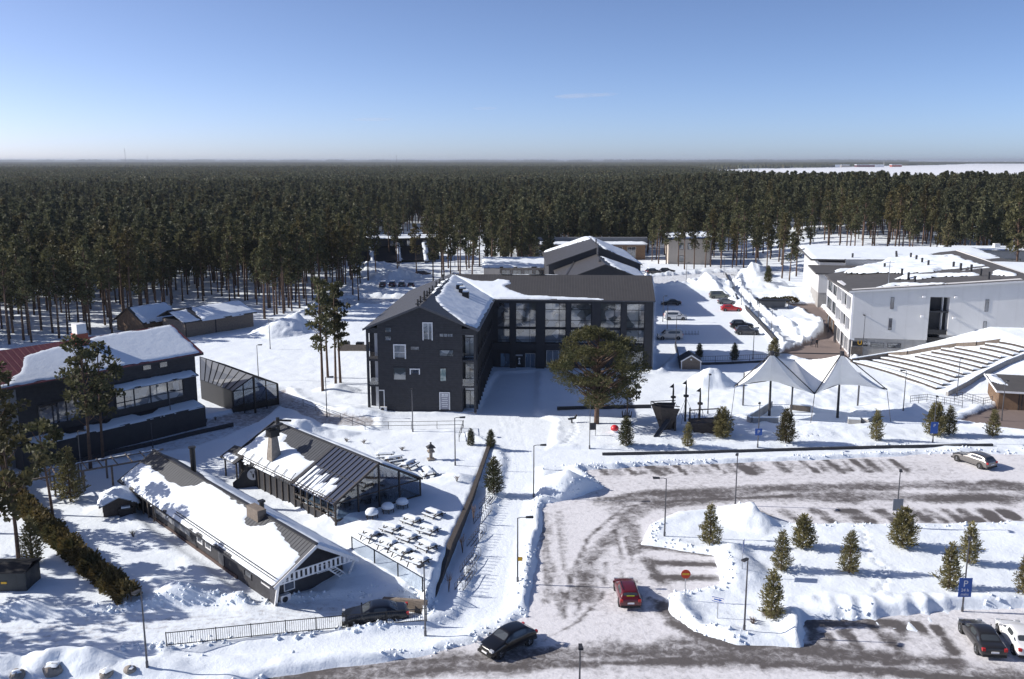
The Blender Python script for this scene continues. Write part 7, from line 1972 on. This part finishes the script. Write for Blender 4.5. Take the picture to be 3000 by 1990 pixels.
# barrel-like fire tubs with snow domes along the glass front
tub0 = None
for (p, lab) in (((212, 452), 'left one'), ((322, 412), 'middle one'), ((422, 380), 'right one')):
    L_ = 'snow-domed round garden seat in front of the glass hall, ' + lab
    x, y, z = G(*ZT(*p))
    if tub0 is None:
        tub0 = thing('snow_domed_stool', L_, 'garden seat', (0, 0, 0), 0, 'snow-domed seats')
        m = MB()
        for k in range(6): m.bar((math.cos(k) * .55, math.sin(k) * .55, 0), (math.cos(k) * .5, math.sin(k) * .5, .62), .07)
        m.tube([(0, 0, .45), (0, 0, .52)], .62, 12); m.build('frame', M['timberdark'], tub0)
        m = MB(); m.tube([(0, 0, .52), (0, 0, .75), (0, 0, .95), (0, 0, 1.05)], [.62, .6, .42, .12], 14); m.build('snow_dome', M['roofsnow'], tub0, True)
        o = tub0
    else: o = copy_tree(tub0); o['label'] = L_
    o.location = (x, y, z - .05)
# tables inside the glass hall
ins = None
ca, sa_ = math.cos(R(A2)), math.sin(R(A2))
for i, (lx, ly) in enumerate(((2.2, 1.8), (5.2, 2.0), (8.0, 1.9), (2.4, 4.6), (5.4, 4.8), (8.1, 4.9))):
    L_ = 'dark dining table with chairs inside the glazed hall, %s row' % ('front' if i < 3 else 'rear')
    if ins is None:
        ins = thing('dining_table', L_, 'dining table', (0, 0, 0), 0, 'dining tables in the glazed hall')
        m = MB(); m.box(-.8, -.4, .70, .8, .4, .75); m.build('table_top', M['brown'], ins); m = MB()
        for x in (-.7, .7):
            for y in (-.32, .32): m.bar((x, y, 0), (x, y, .7), .06)
        m.build('legs', M['black'], ins)
        m = MB()
        for x in (-.45, .45):
            for s in (-1, 1): m.box(x - .2, s * .62 - .2, .42, x + .2, s * .62 + .2, .47); m.box(x - .2, s * .82 - .02, .47, x + .2, s * .82 + .02, .95); m.bar((x - .17, s * .5, 0), (x - .17, s * .5, .42), .04); m.bar((x + .17, s * .8, 0), (x + .17, s * .8, .42), .04)
        o = ins; m.build('chairs', M['black'], ins)
    else: o = copy_tree(ins)
    o['label'] = L_; o.location = (O2[0] + lx * ca - ly * sa_, O2[1] + lx * sa_ + ly * ca, .79); o.rotation_euler = (0, 0, R(A2))

# stone lantern
x, y, z = G(995, 1062); t = thing('stone_lantern', 'grey stone garden lantern in the snow above the terrace', 'lantern', (x, y, z - .05), .3)
m = MB(); m.box(-.4, -.4, -.2, .4, .4, .25); m.tube([(0, 0, .25), (0, 0, 1.0)], .2, 8); m.build('pedestal', M['stone'], t)
m = MB(); m.box(-.38, -.38, 1.0, .38, .38, 1.15); m.box(-.25, -.25, 1.15, .25, .25, 1.55); m.build('light_box', M['stone'], t)
m = MB(); m.add([(-.5, -.5, 1.55), (.5, -.5, 1.55), (.5, .5, 1.55), (-.5, .5, 1.55), (-.1, -.1, 1.9), (.1, -.1, 1.9), (.1, .1, 1.9), (-.1, .1, 1.9)], [(0, 3, 2, 1), (4, 5, 6, 7), (0, 1, 5, 4), (1, 2, 6, 5), (2, 3, 7, 6), (3, 0, 4, 7)]); m.tube([(0, 0, 1.9), (0, 0, 2.15)], .1, 6); m.build('roof', M['charcoal'], t)

# ------------------------------------------------------------------ playground
Z6b = lambda x, y: (1292.4 + x / 5.0, 866.8 + y / 5.0)
bx_, by_, bz_ = G(*Z6b(1215, 615)); t = thing('ship_bow_playset', 'weathered timber ship bow with a slide in the playground', 'play ship', (bx_, by_, 0), R(0))
m = MB()
# bow: planked wedge leaning out to the left
prof = [(.0, 0.0, .55), (.0, 1.2, .9), (0, 2.4, 1.3), (0, 3.4, 1.65)]
L_, R_ = [], []
for (_, z, w_) in prof: L_.append([(-w_ * 1.15, 0, z + .2), (-w_ * .55, -w_ * .75, z + .1), (w_ * .9, -w_ * .95, z)]); R_.append([(-w_ * 1.15, 0, z + .2), (-w_ * .55, w_ * .75, z + .1), (w_ * .9, w_ * .95, z)])
for side in (L_, R_):
    for i in range(3):
        for j in range(2): m.slab([side[i][j], side[i][j + 1], side[i + 1][j + 1], side[i + 1][j]], (0.05, .05, 0))
m.build('hull', M['timberdark'], t)
m = MB(); m.slab([(-1.0, -.6, 1.6), (1.2, -1.1, 1.6), (1.2, 1.1, 1.6), (-1.0, .6, 1.6)], (0, 0, .1)); m.box(1.0, -1.1, -.2, 1.2, 1.1, 2.4); m.build('deck', M['timberdark'], t)
m = MB()
for a, b in zip([L_[3][0], L_[3][1]], [L_[3][1], L_[3][2]]): m.bar(Vector(a) + Vector((0, 0, .35)), Vector(b) + Vector((0, 0, .3)), .09); m.bar(Vector(a), Vector(a) + Vector((0, 0, .4)), .09)
m.bar(Vector(R_[3][0]) + Vector((0, 0, .35)), Vector(R_[3][2]) + Vector((0, 0, .3)), .09); m.build('rail', M['timberdark'], t)
m = MB(); m.slab([(-.1, -1.2, 1.9), (.5, -1.2, 1.9), (-1.4, -3.6, .25), (-2.0, -3.6, .25)], (0, 0, .08)); m.bar((-.1, -1.2, 2.05), (-2.0, -3.6, .4), .05, .2); m.bar((.5, -1.2, 2.05), (-1.4, -3.6, .4), .05, .2); m.build('slide', M['lamp'], t)
bx2, by2, _ = G(*Z6b(1690, 640)); t = thing('ship_stern_playset', 'dark timber ship stern of the playground, behind a young pine', 'play ship', (bx2, by2, 0), R(0))
m = MB(); m.slab([(-1.6, -.6, 0), (-.6, -1.1, -.2), (1.8, -1.3, -.1), (2.2, -1.4, 1.9), (-.4, -1.3, 1.7), (-2.1, -.7, 1.5)], (0, 2.3, 0)); m.build('hull', M['timberdark'], t)
m = MB(); m.box(-2.0, 1.2, 0, -1.85, 1.35, 3.0); m.bar((-2, 1.2, 2.7), (1.8, 1.2, 2.9), .12); m.bar((1.8, 1.2, 0), (1.8, 1.2, 2.9), .14)
for k in range(4): m.bar((-1.8 + k * .5, 1.2, .4), (-1.8 + k * .5, 1.2, 2.7), .05)
m.build('climbing_frame', M['timberdark'], t)
for (tp, bs, lab) in (((1287, 95), (1300, 500), 'left'), ((1455, 55), (1446, 530), 'tallest, middle'), ((1602, 140), (1606, 620), 'right')):
    x, y, z = G(*Z6b(*bs)); h = onplane((x, y), 0, *Z6b(*tp))[1]
    t = thing('ship_mast', 'dark ship mast with a small black flag, %s of the three in the playground' % lab, 'mast', (x, y, 0), 0, 'ship masts')
    m = MB(); m.tube([(0, 0, -.2), (0, 0, h * .8), (0, 0, h)], [.15, .12, .04], 8); m.tube([(.02, 0, h * .62), (.02, 0, h * .66)], .35, 8); m.build('pole', M['timberdark'], t)
    m = MB(); m.slab([(0, -.02, h), (0, -.02, h - .6), (-.55, -.02, h - .5)], (0, .03, 0)); m.build('flag', M['black'], t)
    m = MB()
    for a in (0, 2.1, 4.2): m.tube([(0, 0, h * .6), (math.cos(a) * 1.5, math.sin(a) * 1.5, .3)], .02, 4)
    m.build('rope', M['black'], t)
x, y, z = G(1419, 998); t = thing('red_play_seat', 'round red and white playground seat beside the young conifer', 'play seat', (x, y, z), 0)
m = MB(); m.tube([(0, 0, -.1), (0, 0, .3)], .4, 12); m.build('base', M['white'], t); m = MB(); m.tube([(0, 0, .3), (0, 0, .6), (0, 0, .85), (0, 0, .95)], [.48, .52, .36, .1], 14); m.build('shell', pm('red_plastic', (.55, .02, .03), .4, .1, 5), t, True)
x, y, z = G(1368, 1006); t = thing('notice_board', 'dark notice board on two posts at the playground edge', 'notice board', (x, y, z), .1)
m = MB(); m.bar((-.35, 0, -.2), (-.35, 0, 1.0), .06); m.bar((.35, 0, -.2), (.35, 0, 1.0), .06); m.build('posts', M['lamp'], t); m = MB(); m.box(-.42, -.04, .75, .42, .03, 1.65); m.build('board', M['charcoal'], t)
x, y, z = G(1320, 976); t = thing('spring_rider', 'small dark spring rider with snow on it in the playground', 'spring rider', (x, y, z), .4)
m = MB(); m.tube([(0, 0, -.1), (0, 0, .45)], .1, 6); m.bar((-.5, 0, .55), (.6, 0, .6), .2, .25); m.bar((.5, 0, .6), (.7, 0, 1.0), .16); m.bar((.4, -.25, .85), (.4, .25, .85), .05); m.build('body', M['black'], t); m = MB(); m.slab([(-.45, -.09, .70), (.3, -.09, .72), (.3, .09, .72), (-.45, .09, .70)], (0, 0, .1)); m.build('snow_cap', M['roofsnow'], t)
x, y, z = G(1447, 963); t = thing('wire_basket', 'dark open basket bin under the small crooked pine', 'bin', (x, y, z), .2)
m = MB()
for k in range(8): m.bar((math.cos(k * .785) * .6, math.sin(k * .785) * .5, 0), (math.cos(k * .785) * .7, math.sin(k * .785) * .6, .8), .07)
m.build('slats', M['black'], t); m = MB(); m.tube([(0, 0, .05), (0, 0, .12)], .6, 10); m.build('floor_plate', M['black'], t)

# ------------------------------------------------------------------ people by the snow heap
def person(label, px, py, rz, coat, pants, stride):
    x, y, z = G(px, py); t = thing('person', label, 'person', (x, y, z + .02), R(rz))
    P = {'pelvis': (0, 0, .93), 'waist': (0, 0, 1.08), 'chest': (0, .01, 1.34), 'neck': (0, .0, 1.50), 'chin': (0, -.02, 1.57), 'head': (0, -.01, 1.67), 'top': (0, 0, 1.76)}
    E = [('pelvis', 'waist'), ('waist', 'chest'), ('chest', 'neck'), ('neck', 'chin'), ('chin', 'head'), ('head', 'top')]
    Rr = {'pelvis': (.17, .13), 'waist': (.16, .12), 'chest': (.19, .13), 'neck': (.06, .06), 'chin': (.07, .08), 'head': (.085, .10), 'top': (.05, .06)}
    for s, n in ((-1, 'l'), (1, 'r')):
        f = stride * s
        P.update({n + 'hip': (s * .1, 0, .88), n + 'knee': (s * .11, -f * .16, .50), n + 'ank': (s * .11, -f * .14 + abs(f) * .06, .09), n + 'toe': (s * .13, -f * .14 - .17, .05), n + 'sho': (s * .19, 0, 1.42), n + 'elb': (s * .26, .04 + f * .1, 1.14), n + 'wri': (s * .25, -.06 + f * .14, .92), n + 'palm': (s * .245, -.09 + f * .15, .85)})
        E += [('pelvis', n + 'hip'), (n + 'hip', n + 'knee'), (n + 'knee', n + 'ank'), (n + 'ank', n + 'toe'), ('chest', n + 'sho'), (n + 'sho', n + 'elb'), (n + 'elb', n + 'wri'), (n + 'wri', n + 'palm')]
        Rr.update({n + 'hip': (.11, .11), n + 'knee': (.075, .075), n + 'ank': (.055, .055), n + 'toe': (.05, .035), n + 'sho': (.085, .085), n + 'elb': (.065, .065), n + 'wri': (.045, .045), n + 'palm': (.042, .022)})
        px_, py_, pz_ = P[n + 'palm']
        for k, (dx, L) in enumerate(((-.03, .075), (-.01, .085), (.012, .08), (.032, .06))):
            P[n + 'f%d' % k] = (px_ + dx * .4, py_ + dx, pz_ - L * .6); P[n + 'g%d' % k] = (px_ - s * .012, py_ + dx - .012, pz_ - L); E += [(n + 'palm', n + 'f%d' % k), (n + 'f%d' % k, n + 'g%d' % k)]; Rr[n + 'f%d' % k] = (.010, .010); Rr[n + 'g%d' % k] = (.008, .008)
        P[n + 'th'] = (px_ - s * .01, py_ - .05, pz_ - .02); E.append((n + 'palm', n + 'th')); Rr[n + 'th'] = (.011, .011)
    names = list(P); me = bpy.data.meshes.new('body'); me.from_pydata([P[n] for n in names], [(names.index(a), names.index(b)) for a, b in E], [])
    ob = bpy.data.objects.new('body', me); COL.objects.link(ob); md = ob.modifiers.new('skin', 'SKIN')
    for i, n in enumerate(names): me.skin_vertices[0].data[i].radius = Rr[n]
    me.skin_vertices[0].data[0].use_root = True
    sb_ = ob.modifiers.new('s', 'SUBSURF'); sb_.levels = 1; sb_.render_levels = 1
    dg = bpy.context.evaluated_depsgraph_get(); m2 = bpy.data.meshes.new_from_object(ob.evaluated_get(dg)); bpy.data.objects.remove(ob)
    m2.materials.clear()
    for k in (M[pants], M[coat], M['skin'], M['rubber']): m2.materials.append(k)
    for p in m2.polygons:
        c = p.center; p.use_smooth = True
        p.material_index = 3 if c.z < .12 else 2 if (c.z > 1.5 or (c.z < .92 and abs(c.x) > .2)) else 1 if c.z > .82 else 0
    link('body', m2, t)
    h = MB(); h.tube([(0, .0, 1.66), (0, .01, 1.74), (0, .01, 1.82), (0, .01, 1.85)], [.118, .115, .08, .02], 12); h.build('knit_cap', M[coat], t, True)
    f = MB(); f.bar((0, -.10, 1.655), (0, -.125, 1.635), .03); f.build('nose', M['skin'], t)
    e = MB()
    for s in (-.035, .035): e.box(s - .012, -.112, 1.675, s + .012, -.10, 1.69)
    e.build('eyes', M['rubber'], t); q = MB(); q.box(-.03, -.105, 1.60, .03, -.095, 1.61); q.build('mouth', M['redpaint'], t)
    return t
person('person in a dark coat walking by the snow heap, right of two', 1885, 803, 10, 'cloth_dark', 'cloth_dark', .9)
person('person in a grey coat standing by the snow heap, left of two', 1873, 800, -20, 'cloth_grey', 'cloth_dark', .1)

# ------------------------------------------------------------------ odds and ends
def bushball(px, py, r_, lab, seed, sx=1.0):
    x, y, z = G(px, py); rs = np.random.RandomState(seed); q = rs.normal(0, 1, (420, 3)); q /= np.linalg.norm(q, axis=1, keepdims=True); q[:, 2] = np.abs(q[:, 2])
    V, F_ = tufts(q * np.array([r_ * sx, r_, r_]) * rs.uniform(.7, 1, (420, 1)), q, .35, .3, rs); t = thing('round_bush', lab, 'bush', (x, y, z), 0, 'dark bushes by the white wing'); link('foliage', np_mesh('foliage', V, F_, M['hedge']), t); mm = MB(); mm.tube([(0, 0, -.2), (0, 0, r_ * .6)], .08, 5); mm.build('stem', M['bark'], t)
bushball(1769, 697, 1.0, 'round dark bush in the snow, left of two', 3); bushball(1787, 697, 1.0, 'round dark bush in the snow, right of two', 4); bushball(1818, 696, 1.1, 'long dark bush right of the two round ones', 5, 2.6)
x, y = W(1752, 716); t = thing('flat_shelter', 'small flat dark-roofed shelter by the path beyond the car park', 'shelter', (x, y, .2), R(-3))
m = MB(); m.box(-.4, -.4, 1.9, 7.0, 2.4, 2.15); m.build('roof', M['black'], t); m = MB()
for a in (0, 6.6):
    for b in (0, 2.0): m.box(a - .08, b - .08, -.3, a + .08, b + .08, 1.9)
m.build('posts', M['lamp'], t); m = MB(); m.box(.2, 1.9, 0, 6.4, 2.0, 1.6); m.build('back_panel', M['greywall'], t)
for px, py, lab in ((810, 810, 'slatted timber bin enclosure by the hotel, beyond the gable'),):
    x, y, z = G(px, py); t = thing('bin_enclosure', lab, 'bin enclosure', (x - 2.4, y, z - .1), R(-5))
    m = MB(); m.box(0, 0, -.2, 5.2, .12, 1.25); m.box(0, .12, -.2, .12, 3, 1.25); m.box(5.08, .12, -.2, 5.2, 3, 1.25); m.build('slatted_wall', M['timber'], t); m = MB(); m.box(.5, .6, 0, 1.9, 1.8, 1.5); m.box(3.2, .6, 0, 4.5, 1.8, 1.5); m.build('bin_lid', M['black'], t)
x, y, z = G(1745, 768); 
for i, (px, py) in enumerate(((122, 1549), (245, 1558), (40, 1562), (300, 1548))):
    x, y, z = G(px, py); r_ = (.62, .42, .5, .35)[i]; bm = bmesh.new(); bmesh.ops.create_icosphere(bm, subdivisions=3, radius=r_)
    for v in bm.verts: n_ = float(fbm(np.array([v.co.x * 3 + i]), np.array([v.co.y * 3 + v.co.z * 2]), 1.0, 2)[0]); v.co *= 1 + .35 * n_; v.co.z *= .8
    me = bpy.data.meshes.new('boulder'); bm.to_mesh(me); bm.free(); me.materials.append(M['stone'])
    t = thing('boulder', 'half-buried grey boulder in the bottom left snow bank, %s' % ('the largest', 'right of the largest', 'at the far left', 'nearest the lamp post')[i], 'boulder', (x, y, z + .05), i, 'boulders in the snow bank'); link('rock', me, t); snow_patch(t, (-r_ * .6, -r_ * .6, r_ * .72), (1, 0, 0), (0, 1, 0), [(0, 0), (r_ * 1.2, 0), (r_ * 1.2, r_ * 1.2), (0, r_ * 1.2)], .14, .1, i, .15, 'snow_cap')
# far masts on the horizon
for px, d_, h, lab in ((305, 9000, 150, 'thin radio mast on the horizon, far left'), (355, 10000, 90, 'short radio mast on the horizon, right of the tall thin one'), (920, 7000, 75, 'lattice mast above the middle of the forest'), (1743, 1250, 30, 'dark thin mast rising above the trees in front of the frozen sea'), (2026, 5200, 34, 'white lighthouse-like tower on the far headland')):
    x = (px - 1182) / 2130 * d_; t = thing('radio_mast' if px < 2000 else 'white_tower', lab, 'mast' if px < 2000 else 'tower', (x, d_, 0), 0)
    m = MB(); wd = d_ / 2130 * .35 + .2; m.tube([(0, 0, 0), (0, 0, h)], [wd, wd * .6], 5); m.build('shaft', M['lamp'] if px < 2000 else M['white'], t); m = MB(); m.tube([(0, 0, h * .8), (0, 0, h * .83)], wd * 1.8, 6); m.build('platform', M['lamp'], t)
for i, (px, wd, col) in enumerate(((1900, 60, 'white'), (1930, 40, 'beige'), (1965, 90, 'red'), (2000, 60, 'white'), (2045, 50, 'redpaint'))):
    d_ = 4550 + i * 60; x = (px - 1182) / 2130 * d_; t = thing('harbour_hall', 'tiny far harbour hall on the headland shore, number %s from the left' % ('one', 'two', 'three', 'four', 'five')[i], 'building', (x, d_, 0), 0, 'harbour halls on the headland')
    m = MB(); m.box(0, 0, 0, wd, 30, 11); m.build('wall', M[col], t); m = MB(); m.slab([(-1, -1, 11), (wd + 1, -1, 11), (wd + 1, 31, 11), (-1, 31, 11)], (0, 0, 2)); m.build('roof', M['roofsnow'], t)

# ------------------------------------------------------------------ crumbs of ploughed snow along the cleared edges
rs = np.random.RandomState(5); PTS = []
for poly, n_, r0 in ((ROAD, 1300, 1.3), (PATH, 300, .9), (DRIVE, 600, 1.3)):
    a = np.array(poly); lo = a.min(0) - 2; hi = np.minimum(a.max(0) + 2, [70, 110]); lo = np.maximum(lo, [-55, 50])
    X = rs.uniform(lo[0], hi[0], n_ * 14); Y = rs.uniform(lo[1], hi[1], n_ * 14); s_ = sdf(X, Y, poly)
    k = (s_ > .05) & (s_ < r0) & (fbm(X, Y, 5, 2) > -.15)
    PTS += list(zip(X[k][:n_], Y[k][:n_]))
V, F_ = [], []
OCT = np.array([(1, 0, 0), (0, 1, 0), (-1, 0, 0), (0, -1, 0), (0, 0, 1), (0, 0, -1)], float); OF = [(0, 1, 4), (1, 2, 4), (2, 3, 4), (3, 0, 4), (1, 0, 5), (2, 1, 5), (3, 2, 5), (0, 3, 5)]
for (x, y) in PTS:
    b = len(V); s = rs.uniform(.05, .17) * (1.5 if rs.rand() < .12 else 1)
    V += list(OCT * s * rs.uniform(.6, 1.3, (6, 3)) + np.array([x, y, gz(x, y) + s * .3])); F_ += [tuple(b + i for i in f) for f in OF]
tag(link('snow_crumbs', np_mesh('snow_crumbs', V, F_, M['roofsnow'])), kind='stuff')
# ------------------------------------------------------------------ air
hm = bpy.data.materials.new('haze'); hm.use_nodes = True
hn = hm.node_tree; hn.nodes.remove(hn.nodes['Principled BSDF'])
pv = hn.nodes.new('ShaderNodeVolumePrincipled')
pv.inputs['Color'].default_value = (.62, .69, .80, 1)
pv.inputs['Density'].default_value = 0.00006
pv.inputs['Anisotropy'].default_value = 0.2
hn.links.new(pv.outputs[0], hn.nodes['Material Output'].inputs['Volume'])
m = MB(); m.box(-60000, -2000, -2, 90000, 110000, 60)
ho = m.build('haze', hm); ho['kind'] = 'stuff'

# one faint wisp of cirrus right of the middle, far beyond and above the haze
cm = bpy.data.materials.new('cirrus'); cm.use_nodes = True
cn_ = cm.node_tree; cn_.nodes.remove(cn_.nodes['Principled BSDF'])
cv_ = cn_.nodes.new('ShaderNodeVolumePrincipled'); cv_.inputs['Color'].default_value = (.95, .96, 1, 1); cv_.inputs['Density'].default_value = .00016
cn_.links.new(cv_.outputs[0], cn_.nodes['Material Output'].inputs['Volume'])
for i, (px, py, wx, hz) in enumerate(((1338, 228, 900, 55), (1312, 230, 520, 40), (1390, 226, 420, 30), (1120, 256, 400, 26), (870, 280, 700, 40))):
    d_ = 30000; x = (px - 1182) / 2130 * d_; z = 34 + (370.4 - py) / 2130 * d_ * 1.0
    bm = bmesh.new(); bmesh.ops.create_icosphere(bm, subdivisions=3, radius=1)
    me = bpy.data.meshes.new('cloud'); bm.to_mesh(me); bm.free(); me.materials.append(cm)
    o = link('cloud', me, None, (x, d_, z)); o.scale = (wx, 900, hz); o.rotation_euler = (0, R(-1.5), 0)
    tag(o, kind='stuff')
